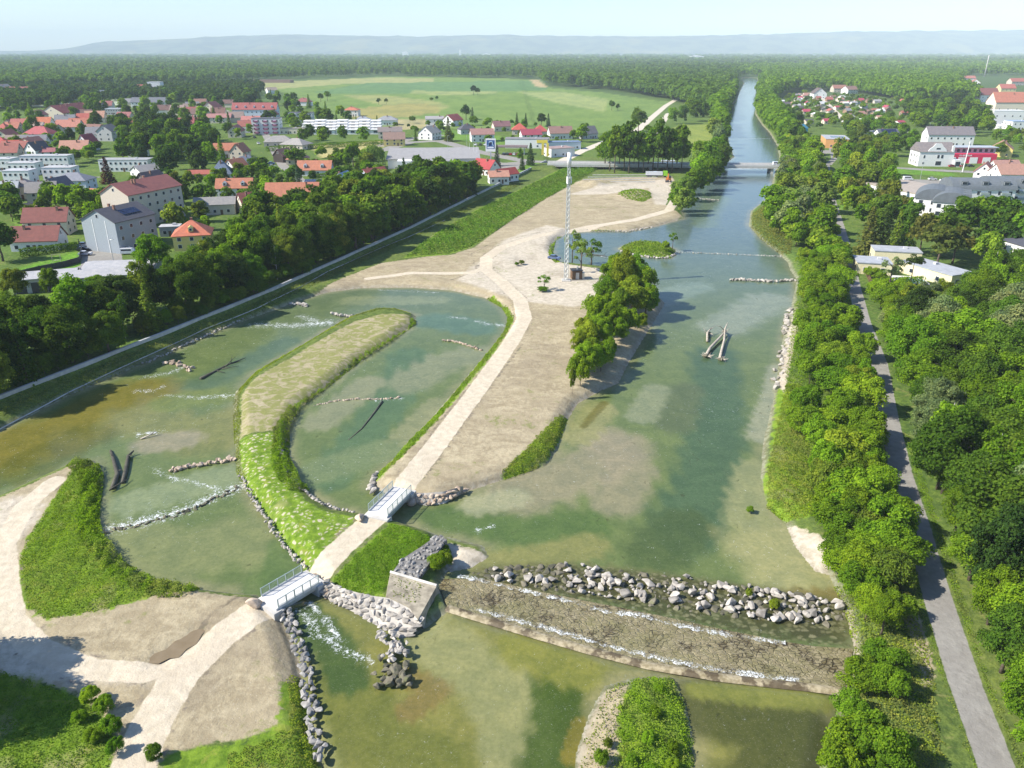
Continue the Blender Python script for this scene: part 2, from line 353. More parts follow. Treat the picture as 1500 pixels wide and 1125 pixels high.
FIELDS = [ # far fields, colour by crop
 ([(380,125),(560,113),(640,113),(780,117),(800,128),(880,135),(965,148),(985,150),(930,190),(870,196),(700,190),(560,190),(480,168),(440,145)], (0.155,0.235,0.062)),
 ([(370,122),(560,114),(636,116),(636,121),(500,124),(385,133)], (0.30,0.31,0.13)),
 ([(455,137),(540,122),(640,121),(795,118),(802,132),(680,138),(560,139)], (0.115,0.21,0.085)),
 ([(755,135),(822,134),(892,146),(885,164),(820,152)], (0.26,0.31,0.12)),
 ([(605,133),(650,135),(720,134),(735,137),(660,141),(600,138)], (0.27,0.31,0.12)),
 ([(505,141),(560,140),(640,150),(660,158),(640,165),(560,156)], (0.27,0.29,0.11)),
 ([(500,163),(600,152),(642,155),(645,166),(560,178),(500,174)], (0.29,0.27,0.10)),
 ([(560,178),(625,175),(640,188),(590,192)], (0.36,0.32,0.17)),
 ([(776,117),(790,117),(802,128),(785,127)], (0.42,0.33,0.19)),
 ([(935,203),(1000,182),(1058,184),(1062,206),(1000,228),(955,222)], (0.22,0.27,0.06)),
 ([(455,216),(560,208),(560,222),(470,234)], (0.40,0.36,0.16)),
 ([(0,148),(90,148),(140,146),(230,148),(190,156),(0,158)], (0.40,0.46,0.36)),
 ([(20,322),(90,322),(95,333),(30,340)], (0.13,0.26,0.03)), ([(20,400),(110,372),(135,382),(120,398),(30,414)], (0.13,0.27,0.03)),
 ([(640,190),(700,196),(760,206),(735,215),(650,205)], (0.13,0.24,0.04)), ([(720,252),(800,240),(770,265),(740,262)], (0.13,0.24,0.04)),
 ([(1310,246),(1400,254),(1400,258),(1300,254)], (0.12,0.25,0.03)), ([(1240,250),(1300,255),(1250,300),(1225,310)], (0.12,0.24,0.03)),
 ([(1290,95),(1330,95),(1330,100),(1290,100)], (0.25,0.27,0.11)), ([(1380,100),(1420,100),(1420,104),(1380,104)], (0.25,0.27,0.11)),
]
STRAW = DIRT[2]
RUTS = [([(750,488),(690,562),(640,624),(592,690)], .22), ([(765,505),(722,560),(672,630),(625,695)], .2), ([(245,1040),(275,1000),(315,960),(372,915),(410,893)], .3), ([(238,1060),(270,1015),(320,968)], .3), ([(240,965),(280,935),(310,900),(350,872)], .28), ([(0,935),(60,960),(130,990),(200,1000)], .25), ([(700,400),(690,372),(720,356),(800,338)], .3), ([(718,402),(706,385),(740,362),(800,343)], .25), ([(20,930),(90,968),(180,985)], .2), ([(660,410),(690,400),(706,385)], .4), ([(985,300),(940,322),(860,333)], .4), ([(240,1020),(300,960),(380,900)], .15), ([(205,1125),(232,1060),(268,1000)], .25), ([(590,760),(548,800),(505,850)],.12), ([(525,770),(480,805),(462,840)],.15)]
def gridmesh():
    t = np.linspace(-1.3, 1.3, 860)
    r = [34.0]
    while r[-1] < 750: r.append(r[-1] * 1.0036)
    while r[-1] < 16500: r.append(r[-1] * 1.03)
    r = np.array(r); Y, T = np.meshgrid(r, t, indexing='ij')
    return (T * Y).ravel(), Y.ravel(), len(r), len(t)
gx, gy, NR, NC = gridmesh()
gd = water_sd(gx, gy); gz = height(gx, gy, gd)
def grid_faces(keep=None):
    i = np.arange(NR * NC).reshape(NR, NC)
    F = np.stack([i[:-1, :-1], i[:-1, 1:], i[1:, 1:], i[1:, :-1]], -1).reshape(-1, 4)
    if keep is not None: F = F[keep[F].any(1)]
    return F
def mesh_from(name, V, F):
    me = bpy.data.meshes.new(name); me.vertices.add(len(V)); me.vertices.foreach_set('co', V.astype(np.float32).ravel())
    me.loops.add(F.size); me.loops.foreach_set('vertex_index', F.astype(np.int32).ravel())
    me.polygons.add(len(F)); me.polygons.foreach_set('loop_start', np.arange(0, F.size, 4, dtype=np.int32))
    me.polygons.foreach_set('use_smooth', np.ones(len(F), bool)); me.update(calc_edges=True); return me
def pt_attr(me, name, arr):
    if arr.ndim == 1: a = me.attributes.new(name, 'FLOAT', 'POINT'); a.data.foreach_set('value', arr.astype(np.float32))
    else: a = me.attributes.new(name, 'FLOAT_COLOR', 'POINT'); a.data.foreach_set('color', np.c_[arr, np.ones(len(arr))].astype(np.float32).ravel())
def union(polys, z=zL):
    o = np.full(gx.shape, -4.0)
    for p in polys: o = np.maximum(o, sd_poly(gx, gy, GL(p, z), 4.0))
    return o
def lines(ls, z=zL):
    o = np.full(gx.shape, -4.0)
    for p, w in ls: o = np.maximum(o, w - sd_line(gx, gy, GL(p, z), 4.0 + w))
    return o
ter = mesh_from('ground', np.c_[gx, gy, gz], grid_faces())
base = np.tile(np.array([0.105, 0.165, 0.035]), (len(gx), 1))
far = ss(gy, 900, 1400)[:, None]; base = base * (1 - far) + np.array([0.07, 0.12, 0.04]) * far
for P, c in FIELDS:
    m = ss(sd_poly(gx, gy, GL(P, zL), 12), -0.5, 0.5)[:, None]; base = base * (1 - m) + np.array(c) * m
emb = (ss(-left_of_wall(gx, gy), 0.3, 1.0) * ss(gd, -16, -13) * (gx < 60) * (gy < 520))[:, None]
base = base * (1 - emb) + np.array([0.12, 0.165, 0.04]) * emb
pt_attr(ter, 'basecol', base)
pt_attr(ter, 'dirt', union(DIRT)); pt_attr(ter, 'pale', union(PALE)); pt_attr(ter, 'green', union(GREEN)); pt_attr(ter, 'neck', union([NECK]))
pt_attr(ter, 'straw', union([STRAW])); pt_attr(ter, 'rut', lines(RUTS)); pt_attr(ter, 'path', lines(PATHS)); pt_attr(ter, 'asph', lines(ASPH, 1.6)); pt_attr(ter, 'track', lines(TRACK)); pt_attr(ter, 'shore', np.clip(gd, -4, 4))
def groundmat():
    t = NT('ground'); p = t.pos()
    nA = t.noise(p, 0.9, 6, 0.65); nB = t.noise(p, 0.12, 4); nC = t.noise(p, 4.0, 6, 0.8); nD = t.noise(p, 0.35, 5, 0.6, 1.5)
    cb = t.n('ShaderNodeAttribute'); cb.attribute_name = 'basecol'; base = cb.outputs['Color']
    fs = t.noise(t.scale(p, 0.02, 0.006, 1), 3.0, 4)
    base = t.mix(1.0, base, t.mix(t.step(fs, 0.35, 0.65), (0.86, 0.9, 0.9), (1.12, 1.08, 1.05)), 'MULTIPLY')
    base = t.mix(1.0, base, t.mix(t.step(nA, 0.3, 0.7), (0.62, 0.68, 0.75), (1.3, 1.22, 1.15)), 'MULTIPLY')
    base = t.mix(1.0, base, t.mix(t.step(nC, 0.35, 0.65), (0.72, 0.76, 0.7), (1.22, 1.2, 1.15)), 'MULTIPLY')
    base = t.mix(t.math('MULTIPLY', t.step(nD, 0.56, 0.68), 0.55), base, (0.24, 0.23, 0.085))
    def fac(name, amp, soft, noise=nA, off=0.0):
        v = t.math('ADD', t.attr(name), t.math('MULTIPLY', t.math('SUBTRACT', noise, 0.5), amp))
        return t.step(v, off - soft, off + soft)
    # bare soil with scraper marks, pebbles and damp patches
    streak = t.math('ADD', t.math('MULTIPLY', t.noise(t.scale(p, 0.22, 0.40, 1), 1.0, 8, 0.72, 0.8), .6), t.math('MULTIPLY', t.noise(t.scale(p, .9, .5, 1), 1.6, 6, .75, .4), .4))
    dirt = t.mix(t.step(streak, 0.38, 0.62), (0.285, 0.234, 0.146), (0.455, 0.386, 0.252))
    dirt = t.mix(t.math('MULTIPLY', t.step(nB, 0.45, 0.62), 0.55), dirt, (0.335, 0.278, 0.178))
    dirt = t.mix(t.math('MULTIPLY', t.step(nC, 0.54, 0.70), 0.6), dirt, (0.20, 0.165, 0.12))
    dirt = t.mix(t.math('MULTIPLY', t.step(t.vor(p, 2.2), 0.14, 0.05), 0.6), dirt, (0.60, 0.55, 0.47))
    pale = t.mix(t.step(nA, 0.3, 0.7), (0.42, 0.365, 0.275), (0.58, 0.515, 0.405))
    pale = t.mix(t.math('MULTIPLY', t.step(nC, 0.58, 0.72), 0.45), pale, (0.36, 0.31, 0.25))
    dirt = t.mix(fac('pale', 4.0, 1.2, nD), dirt, pale)
    sprout = t.math('MULTIPLY', t.step(t.math('ADD', t.math('MULTIPLY', nB, 0.6), t.math('MULTIPLY', nD, 0.5)), 0.60, 0.70), t.step(nA, 0.42, 0.6))
    dirt = t.mix(t.math('MULTIPLY', sprout, 0.75), dirt, (0.17, 0.20, 0.045))
    wet = t.noise(p, 0.05, 5, .65, .5); dirt = t.mix(t.math('MULTIPLY', t.step(wet, .52, .66), .35), dirt, (0.21, 0.17, 0.12))
    c = t.mix(fac('dirt', 2.6, 0.25), base, dirt)
    c = t.mix(t.math('MULTIPLY', t.step(t.attr('shore'), -1.5, -0.1), 0.6), c, t.mix(t.step(nA, .4, .6), (0.22, 0.19, 0.13), (0.36, 0.33, 0.27)))
    stw = t.mix(t.step(nA, .3, .7), (0.32, 0.27, 0.165), (0.43, 0.375, 0.245)); stw = t.mix(t.math('MULTIPLY', t.step(t.math('ADD', t.math('MULTIPLY', nD, .65), t.math('MULTIPLY', nA, .35)), .41, .55), .85), stw, (0.20, 0.215, 0.055))
    c = t.mix(fac('straw', 1.2, 0.4), c, stw)
    c = t.mix(t.math('MULTIPLY', fac('rut', 1.6, 0.18, nA), t.step(nD, .4, .6, .15, .8)), c, (0.15, 0.125, 0.09))
    gr = t.mix(t.step(nA, 0.3, 0.72), (0.085, 0.155, 0.014), (0.20, 0.30, 0.030))
    gr = t.mix(t.math('MULTIPLY', t.step(nD, 0.54, 0.66), 0.6), gr, (0.25, 0.27, 0.05))
    gr = t.mix(t.math('MULTIPLY', t.step(nB, 0.58, 0.68), 0.45), gr, (0.34, 0.28, 0.16))
    c = t.mix(fac('green', 3.0, 0.3), c, gr)
    # flat stones set in grass
    v = t.n('ShaderNodeTexVoronoi', feature='DISTANCE_TO_EDGE'); t.l(t.scale(p, 1.0, 0.9, 0), v.inputs['Vector']); v.inputs['Scale'].default_value = 1.15
    st = t.math('MULTIPLY', t.step(v.outputs[0], 0.13, 0.24), t.step(t.math('ADD', t.math('MULTIPLY', nD, .6), t.math('MULTIPLY', nA, .45)), 0.48, 0.60))
    nk = t.mix(st, gr, t.mix(nC, (0.30, 0.28, 0.17), (0.58, 0.53, 0.40)))
    c = t.mix(fac('neck', 1.0, 0.2), c, nk)
    # sand path: two wheel tracks come from the distance to the edge
    sand = t.mix(t.step(nA, 0.3, 0.7), (0.50, 0.43, 0.315), (0.62, 0.54, 0.41))
    sand = t.mix(t.math('MULTIPLY', t.step(nC, 0.55, 0.72), 0.45), sand, (0.40, 0.34, 0.26))
    sand = t.mix(t.math('MULTIPLY', t.step(nB, 0.5, 0.65), 0.35), sand, (0.46, 0.385, 0.285))
    rim = t.math('MULTIPLY', t.step(t.attr('path'), -0.9, -0.4), t.step(t.attr('path'), 0.1, -0.3))
    c = t.mix(t.math('MULTIPLY', rim, t.math('MULTIPLY', t.step(nD, 0.46, 0.62), t.step(nA, 0.4, 0.6))), c, (0.20, 0.165, 0.125))
    c = t.mix(fac('path', 0.7, 0.12), c, sand)
    c = t.mix(fac('track', 1.2, 0.5), c, (0.56, 0.50, 0.40))
    asp = t.mix(t.step(nA, 0.3, 0.7), (0.245, 0.232, 0.208), (0.305, 0.292, 0.262))
    asp = t.mix(t.math('MULTIPLY', t.step(nB, 0.5, 0.64), 0.4), asp, (0.225, 0.208, 0.185))
    c = t.mix(fac('asph', 0.35, 0.08), c, asp)
    t.col(c); t.rough(0.95); t.b.inputs['Specular IOR Level'].default_value = 0.1
    hgt = t.math('ADD', t.math('MULTIPLY', nA, 0.6), t.math('MULTIPLY', nC, 0.15)); t.bump(hgt, 0.75, 0.40)
    return t.mat
ground = link('ground', ter, None, groundmat()); tag(ground, kind='structure')

# ------------------------------------------------------------------ water: one sheet, colour by depth and bed, with sky reflection painted in far off
wz = 0.7 * ss(sd_poly(gx, gy, PPOOL), -1.0, 2.0)
wcol = np.tile(np.array([0.112, 0.148, 0.050]), (len(gx), 1))
def blob(pts, c, rad, z=0.0, amt=1.0):
    """patches of bed or depth: pts are survey points of a line, rad its half width in metres"""
    global wcol
    P = GL(pts, z); P = P if len(P) > 1 else np.r_[P, P + 0.01]
    d = sd_line(gx, gy, P, rad * 2.5) / rad + 0.28 * wob(gx, gy, rad * 1.2)
    m = (.85 * amt * ss(d, 1.3, 0.6))[:, None]; wcol = wcol * (1 - m) + np.array(c) * m
gravel = (0.245, 0.220, 0.140); gold = (0.150, 0.128, 0.022); deepg = (0.045, 0.085, 0.028); teal = (0.075, 0.118, 0.06); olive = (0.165, 0.170, 0.055)
inpool = ss(sd_poly(gx, gy, PPOOL), -2, 3)[:, None]; wcol = wcol * (1 - inpool) + np.array([0.165, 0.165, 0.045]) * inpool
farr = ss(gy, 150, 330)[:, None]; wcol = wcol * (1 - farr) + np.array([0.088, 0.130, 0.128]) * farr  # far water tinted bluer: sky reflection put into the base colour
# shallow margins
sh = (ss(gd, 2.8, 0.2) * 0.75)[:, None] * (0.6 + 0.4 * wob(gx, gy, 9))[:, None]; wcol = wcol * (1 - sh) + np.array([0.25, 0.23, 0.13]) * sh
# left loop
blob([(-60,680),(80,640),(200,580)], gold, 9); blob([(30,690),(120,640)], (0.081, 0.090, 0.016), 5, 0, .7); blob([(200,610),(300,640),(330,620)], olive, 7)
blob([(225,650),(265,645)], gravel, 3.6); blob([(180,800),(260,820),(340,790),(380,800)], (0.169, 0.188, 0.078), 6); blob([(200,735),(320,700)], (0.189, 0.225, 0.117), 4)
blob([(430,800),(400,860)], (0.081, 0.128, 0.039), 4); blob([(300,560),(420,500)], teal, 4); blob([(250,590),(320,580)], (0.135, 0.165, 0.039), 4)
blob([(480,700),(530,640),(580,580),(600,520)], (0.074, 0.128, 0.058), 5); blob([(600,560),(650,530),(690,520)], (0.189, 0.203, 0.111), 6); blob([(470,620),(540,560)], (0.203, 0.210, 0.117), 3.5)
blob([(560,670),(640,590)], (0.203, 0.210, 0.104), 2.5); blob([(520,440),(640,440)], (0.176, 0.203, 0.104), 4); blob([(470,690),(560,660)], (0.135, 0.173, 0.078), 4)
blob([(640,470),(700,480)], (0.081, 0.143, 0.091), 6)
# main river
blob([(650,755),(760,775),(860,770)], (0.074, 0.120, 0.034), 4); blob([(760,722),(850,692),(905,655)], (0.240, 0.212, 0.135), 6.5, 0, .9); blob([(880,640),(928,690),(905,735)], (0.240, 0.212, 0.135), 4.5, 0, .85)
blob([(700,740),(750,730)], (0.270, 0.270, 0.156), 3); blob([(850,640),(880,600)], (0.230, 0.225, 0.091), 3.5); blob([(855,625),(885,590)], (0.101, 0.090, 0.019), 0.9, 0, .8)
blob([(1000,780),(1040,700),(1050,600),(1050,520)], (0.052, 0.096, 0.048), 6); blob([(960,810),(1000,770)], (0.058, 0.088, 0.030), 5); blob([(985,620),(1005,570)], (0.085, 0.110, 0.048), 4)
blob([(1130,800),(1180,850)], (0.270, 0.262, 0.117), 7); blob([(1090,760),(1110,690)], (0.216, 0.225, 0.104), 3.5); blob([(1115,640),(1140,540)], (0.230, 0.240, 0.156), 2.5)
blob([(1060,480),(1130,440)], (0.203, 0.232, 0.163), 7); blob([(700,830),(800,815),(860,800)], (0.189, 0.188, 0.065), 3.2); blob([(1170,880),(1215,880)], (0.135, 0.112, 0.033), 3)
blob([(950,440),(1020,420)], (0.162, 0.210, 0.150), 6); blob([(940,610),(960,570)], (0.189, 0.210, 0.117), 3); blob([(1030,330),(1050,290)], (0.115, 0.158, 0.098), 6)
blob([(720,850),(900,850),(1100,880),(1220,905)], (0.115, 0.120, 0.046), 3.5)
# upper pool
blob([(640,940),(720,1000),(760,1060),(760,1140)], (0.223, 0.225, 0.098), 4.5, .7); blob([(820,1000),(815,1080),(800,1140)], (0.032, 0.068, 0.008), 3.2, .7); blob([(760,950),(850,985)], (0.176, 0.180, 0.039), 3, .7)
blob([(500,1010),(560,1090),(640,1120)], (0.115, 0.128, 0.029), 4, .7); blob([(440,900),(490,950),(510,1000)], (0.041, 0.078, 0.021), 2.6, .5); blob([(1030,1040),(1100,1060),(1180,1070),(1120,1140)], (0.047, 0.057, 0.016), 4.2, .7)
blob([(1020,1010),(1200,1025)], (0.162, 0.173, 0.039), 1.6, .7); blob([(590,990),(640,1010),(600,1040)], (0.162, 0.112, 0.039), 1.8, .7, .7); blob([(850,1060),(835,1110)], (0.189, 0.150, 0.026), 1.0, .7, .8)
FOAM = [  # white water: survey line, half width
 ([(146,778),(200,765),(260,750),(310,728),(352,712)], 0.85), ([(225,685),(240,695),(262,702)], 0.5), ([(262,700),(330,718)], 0.35),
 ([(240,578),(290,582),(345,578)], 0.5), ([(200,572),(225,572),(240,565)], 0.6), ([(215,552),(250,545),(265,538)], 0.7), ([(375,475),(430,476),(480,472)], 1.3), ([(440,462),(462,470)],1.0),
 ([(545,587),(575,584),(588,583)], 0.45), ([(700,470),(715,474),(735,476)], 0.7), ([(660,464),(680,466)], 0.6), ([(555,424),(590,426),(640,428)], 0.4),
 ([(700,776),(712,773),(722,770)], 0.3), ([(440,900),(470,935),(510,962),(548,975)], 0.42), ([(452,885),(478,915),(500,945)], 0.3), ([(520,965),(550,975)], 0.3),
 ([(985,367),(1060,371),(1150,375)], 0.55), ([(1070,247),(1140,247)], 2.2), ([(1065,203),(1135,203)], 1.2), ([(880,375),(900,377),(940,374)], 0.4), ([(825,355),(850,352)],0.3),
 ([(205,635),(232,632)], 0.45), ([(1240,1010),(1180,1000)], 0.2),
 ([(640,850),(700,862),(800,878),(900,900),(1000,928),(1100,945)], 0.0001),
]
STONEBED = [([(690,835),(760,826),(830,824),(960,838),(1110,858),(1240,880),(1250,950),(1140,940),(1000,912),(880,886),(780,868),(690,848)], .1)]
sb = np.full(gx.shape, -4.0)
for P, z_ in STONEBED: sb = np.maximum(sb, sd_poly(gx, gy, GL(P, z_), 4.0))
fo = np.full(gx.shape, -4.0)
for P, w in FOAM: fo = np.maximum(fo, (w * 2.6 - sd_line(gx, gy, GL(P, 0.1), 5 + w) + 1.1 * w * wob(gx, gy, 4)) / max(w * 2.2, .3))
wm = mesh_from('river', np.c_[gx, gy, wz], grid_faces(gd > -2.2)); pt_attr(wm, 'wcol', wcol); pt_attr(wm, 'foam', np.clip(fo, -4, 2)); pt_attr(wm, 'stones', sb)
def watermat():
    t = NT('river water'); p = t.pos()
    ca = t.n('ShaderNodeAttribute'); ca.attribute_name = 'wcol'
    n1 = t.noise(p, 1.6, 6, 0.7); n2 = t.noise(p, 0.25, 5, 0.6, 1.0); n3 = t.noise(t.scale(p, 1, 0.45, 1), 0.9, 5, 0.65, 0.8); n4 = t.noise(p, 6.0, 3)
    c = t.mix(1.0, ca.outputs['Color'], t.mix(t.step(n2, 0.32, 0.68), (0.86, 0.9, 0.9), (1.12, 1.1, 1.08)), 'MULTIPLY')
    c = t.mix(1.0, c, t.mix(t.step(n1, 0.3, 0.7), (0.86, 0.88, 0.85), (1.13, 1.1, 1.1)), 'MULTIPLY')
    weed = t.math('MULTIPLY', t.step(n3, 0.60, 0.70), t.step(n2, 0.46, 0.6)); c = t.mix(t.math('MULTIPLY', weed, 0.6), c, (0.035, 0.04, 0.014))
    spk = t.math('MULTIPLY', t.step(n4, 0.56, 0.72), 0.30); c = t.mix(spk, c, (0.24, 0.22, 0.16))
    wp = t.n('ShaderNodeTexNoise'); wp.inputs['Scale'].default_value = 1.1; t.l(p, wp.inputs['Vector']); vm = t.n('ShaderNodeVectorMath', operation='MULTIPLY_ADD'); t.l(wp.outputs['Color'], vm.inputs[0]); vm.inputs[1].default_value = (1.1, 1.1, 0); t.l(t.scale(p, 1, 1.25, 0), vm.inputs[2])
    vc = t.n('ShaderNodeTexVoronoi'); t.l(vm.outputs[0], vc.inputs['Vector']); vc.inputs['Scale'].default_value = 1.25
    sc_ = t.mix(t.step(vc.outputs['Distance'], .62, .22), (0.040, 0.040, 0.016), t.mix(vc.outputs['Color'], (0.10, 0.098, 0.042), (0.20, 0.185, 0.105)))  # bed stones darken towards their rims: rounded shading painted into the colour
    c = t.mix(t.math('MULTIPLY', t.step(t.math('ADD', t.attr('stones'), t.math('MULTIPLY', t.math('SUBTRACT', n1, .5), 5.0)), -.8, 1.6), t.step(n2, .25, .55, .45, .85)), c, sc_)
    fn = t.noise(t.scale(p, 1.0, 1.0, 1), 1.9, 8, 0.82, 1.2)
    f = t.step(t.math('ADD', t.math('MULTIPLY', t.attr('foam'), 0.42), t.math('MULTIPLY', t.math('SUBTRACT', fn, 0.5), 4.4)), 0.34, 0.95)
    c = t.mix(f, c, (0.82, 0.84, 0.84))
    t.col(c); t.rough(t.math('ADD', 0.12, t.math('MULTIPLY', f, 0.5))); t.b.inputs['IOR'].default_value = 1.33; t.b.inputs['Specular IOR Level'].default_value = 0.23
    w1 = t.noise(p, 2.2, 4, 0.6); w2 = t.noise(t.scale(p, 1, 0.5, 1), 0.7, 3); 
    h = t.math('ADD', t.math('ADD', t.math('MULTIPLY', w1, 0.35), t.math('MULTIPLY', w2, 0.5)), t.math('MULTIPLY', f, 0.6)); t.bump(h, 0.32, 0.16)
    return t.mat
river = link('river', wm, None, watermat()); tag(river, kind='structure')
# ------------------------------------------------------------------ foliage makers
def leaf_quads(C, N, size, r, jit=0.6, aspect=0.75):
    """quads centred at C with normals near N"""
    n = N + r.normal(size=N.shape) * jit; n /= np.linalg.norm(n, axis=1, keepdims=True) + 1e-9
    a = r.normal(size=n.shape); u = np.cross(n, a); u /= np.linalg.norm(u, axis=1, keepdims=True) + 1e-9; w = np.cross(n, u)
    s = (size * r.uniform(0.65, 1.35, len(C)))[:, None] if np.isscalar(size) else (size * r.uniform(0.65, 1.35, len(C)))[:, None]
    u = u * s * 0.5; w = w * s * 0.5 * aspect
    bend = n * s * 0.12
    return np.stack([C - u - w * .6 - bend, C + u * .25 - w + bend, C + u + w * .6 - bend, C - u * .25 + w + bend], 1)
def crown_points(seed, rx, rz, cz, lobes, per, lobe_r, bottom=-0.75, shell=0.75, flat=1.0):
    r = np.random.default_rng(seed); Cs, Ns = [], []
    for i in range(lobes):
        d = r.normal(size=3); d /= np.linalg.norm(d)
        if d[2] < bottom: d[2] = -d[2]
        rad = (shell + (1 - shell) * r.uniform()) if r.uniform() < 0.8 else r.uniform(0.2, 0.7)
        ctr = np.array([d[0] * rx, d[1] * rx, d[2] * rz]) * rad * r.uniform(0.82, 1.06)
        ctr = ctr * (1 - 0.5 * lobe_r / max(rx, rz)); lr = lobe_r * r.uniform(0.6, 1.35)
        q = r.normal(size=(per, 3)); q /= np.linalg.norm(q, axis=1, keepdims=True)
        k = q[:, 2] < -0.35; q[k, 2] *= -1
        p = ctr + q * lr * r.uniform(0.55, 1.05, (per, 1)) * np.array([1, 1, flat])
        out = p / np.array([rx, rx, rz]); out /= np.linalg.norm(out, axis=1, keepdims=True) + 1e-6
        Cs.append(p + np.array([0, 0, cz])); Ns.append(q * 0.6 + out * 0.5 + np.array([0, 0, 0.25]))
    return np.concatenate(Cs), np.concatenate(Ns), r
def crown_mesh(name, seed, rx, rz, cz, lobes, per, lobe_r, leaf, **k):
    C, N, r = crown_points(seed, rx, rz, cz, lobes, per, lobe_r, **k)
    V = leaf_quads(C, N, leaf, r); me = quadmesh(name, V.reshape(-1, 3), len(C)); face_attr(me, 'rnd', r.uniform(0, 1, len(C)))
    me.materials.append(M['leaf']); return me
def conifer_mesh(name, seed, h, rb, leaf, n):
    r = np.random.default_rng(seed); Cs, Ns = [], []
    tiers = int(h / 0.42)
    for i in range(tiers):
        f = i / tiers; z0 = 0.9 + f * (h - 0.9); rad = rb * (1 - f) ** 0.85 + 0.08
        nb = max(5, int(11 * (1 - f) + 4)); a0 = r.uniform(0, 6.28)
        for b in range(nb):
            a = a0 + b * 6.283 / nb + r.normal() * .12; L = rad * r.uniform(0.75, 1.12); m = max(3, int(n * L / rb))
            s = r.uniform(0.15, 1, m) ** 0.7; wd = (1 - s) * 0.30 * L + 0.08
            o = r.uniform(-1, 1, m) * wd
            x = np.cos(a) * s * L - np.sin(a) * o; y = np.sin(a) * s * L + np.cos(a) * o
            z = z0 - s * L * 0.28 - np.abs(o) * .25 + r.normal(size=m) * .05
            Cs.append(np.c_[x, y, z]); Ns.append(np.c_[np.cos(a) * .5 * np.ones(m), np.sin(a) * .5 * np.ones(m), np.ones(m)])
    C = np.concatenate(Cs); N = np.concatenate(Ns); V = leaf_quads(C, N, leaf, r, 0.45, 0.6)
    me = quadmesh(name, V.reshape(-1, 3), len(C)); face_attr(me, 'rnd', r.uniform(0, 0.8, len(C))); me.materials.append(M['leaf']); return me
def willow_mesh(name, seed, h, rx):
    r = np.random.default_rng(seed); Cs, Ns = [], []
    for i in range(240):
        a = r.uniform(0, 6.28); q = r.uniform(0, 1) ** 0.6; x, y = math.cos(a) * rx * q, math.sin(a) * rx * q
        top = h * (0.72 + 0.28 * math.sqrt(max(0, 1 - q * q))) * r.uniform(.9, 1.02); L = h * r.uniform(0.3, 0.75) * (0.35 + 0.65 * q); m = 30
        s = np.linspace(0, 1, m)
        Cs.append(np.c_[x * (1 + .12 * s) + r.normal(size=m) * .10, y * (1 + .12 * s) + r.normal(size=m) * .10, np.maximum(0.6, top - s * L)])
        Ns.append(np.c_[np.full(m, x / rx), np.full(m, y / rx), 0.9 - s])
    C = np.concatenate(Cs); N = np.concatenate(Ns); V = leaf_quads(C, N, 0.36, r, 0.35, 0.8)
    me = quadmesh(name, V.reshape(-1, 3), len(C)); face_attr(me, 'rnd', r.uniform(0, 1, len(C))); me.materials.append(M['leaf']); return me
def trunk_mesh(name, seed, h, r0, limbs=6, spread=2.4, top=0.75, mat='bark'):
    r = random.Random(seed); b = MB(); pts = [(0, 0, -0.3)]; x = y = 0
    for i in range(1, 6):
        x += r.uniform(-.12, .12); y += r.uniform(-.12, .12); pts.append((x, y, h * top * i / 5))
    b.tube(pts, [r0 * 1.25, r0, r0 * .85, r0 * .65, r0 * .45, r0 * .2], 7)
    for k in range(limbs):
        i = r.choice([2, 3, 3, 4]); p = Vector(pts[i]); a = k * 6.283 / limbs + r.uniform(-.4, .4); L = spread * r.uniform(.7, 1.1)
        e = p + Vector((math.cos(a) * L, math.sin(a) * L, L * r.uniform(.5, 1.0))); m = (p + e) / 2 + Vector((0, 0, .2))
        b.tube([p, m, e], [r0 * .42, r0 * .28, r0 * .08], 5)
    me = b.mesh(name, True); me.materials.append(M[mat]); return me
# kinds, all modelled 10 m high (bush 4 m); near and far detail
KIND = {}
def add_kind(k, near, farm, trunks): KIND[k] = (near, farm, trunks)
TR = [trunk_mesh('trunk', i, 10, 0.22) for i in range(3)]
TRT = [trunk_mesh('trunk', 10 + i, 10, 0.16, 5, 1.2, 0.9) for i in range(2)]; TRB = [trunk_mesh('trunk', 20, 10, 0.13, 5, 1.2, 0.92, 'birch')]
TRS = [trunk_mesh('stem', 30, 4, 0.07, 5, 0.9, 0.7)]; TRC = [trunk_mesh('trunk', 40, 10, 0.17, 0, 1, 0.95)]
add_kind('broad', [crown_mesh('crown', 100 + i, 3.7, 3.7, 6.0, 64, 240, 1.0, 0.27) for i in range(4)], [crown_mesh('crown', 110 + i, 3.7, 3.7, 6.0, 34, 52, 1.25, 0.72) for i in range(4)], TR)
add_kind('full', [crown_mesh('crown', 190 + i, 3.7, 4.4, 5.3, 80, 250, 0.98, 0.26, bottom=-.85) for i in range(4)], [crown_mesh('crown', 195 + i, 3.7, 4.4, 5.3, 40, 52, 1.25, 0.72, bottom=-.85) for i in range(3)], TR)
add_kind('tall', [crown_mesh('crown', 120 + i, 2.5, 4.5, 5.6, 44, 120, 0.95, 0.36) for i in range(2)], [crown_mesh('crown', 125 + i, 2.5, 4.5, 5.6, 34, 46, 1.0, 0.62) for i in range(2)], TRT)
add_kind('birch', [crown_mesh('crown', 130 + i, 2.2, 4.3, 5.8, 40, 90, 0.8, 0.28, shell=.55) for i in range(2)], [crown_mesh('crown', 135 + i, 2.2, 4.3, 5.8, 40, 40, 0.85, 0.42, shell=.55) for i in range(2)], TRB)
add_kind('bush', [crown_mesh('foliage', 140 + i, 2.3, 2.0, 2.0, 46, 260, 0.66, 0.185, bottom=-0.5) for i in range(4)], [crown_mesh('foliage', 145 + i, 2.3, 2.0, 2.0, 26, 44, 0.8, 0.52, bottom=-.5) for i in range(3)], TRS)
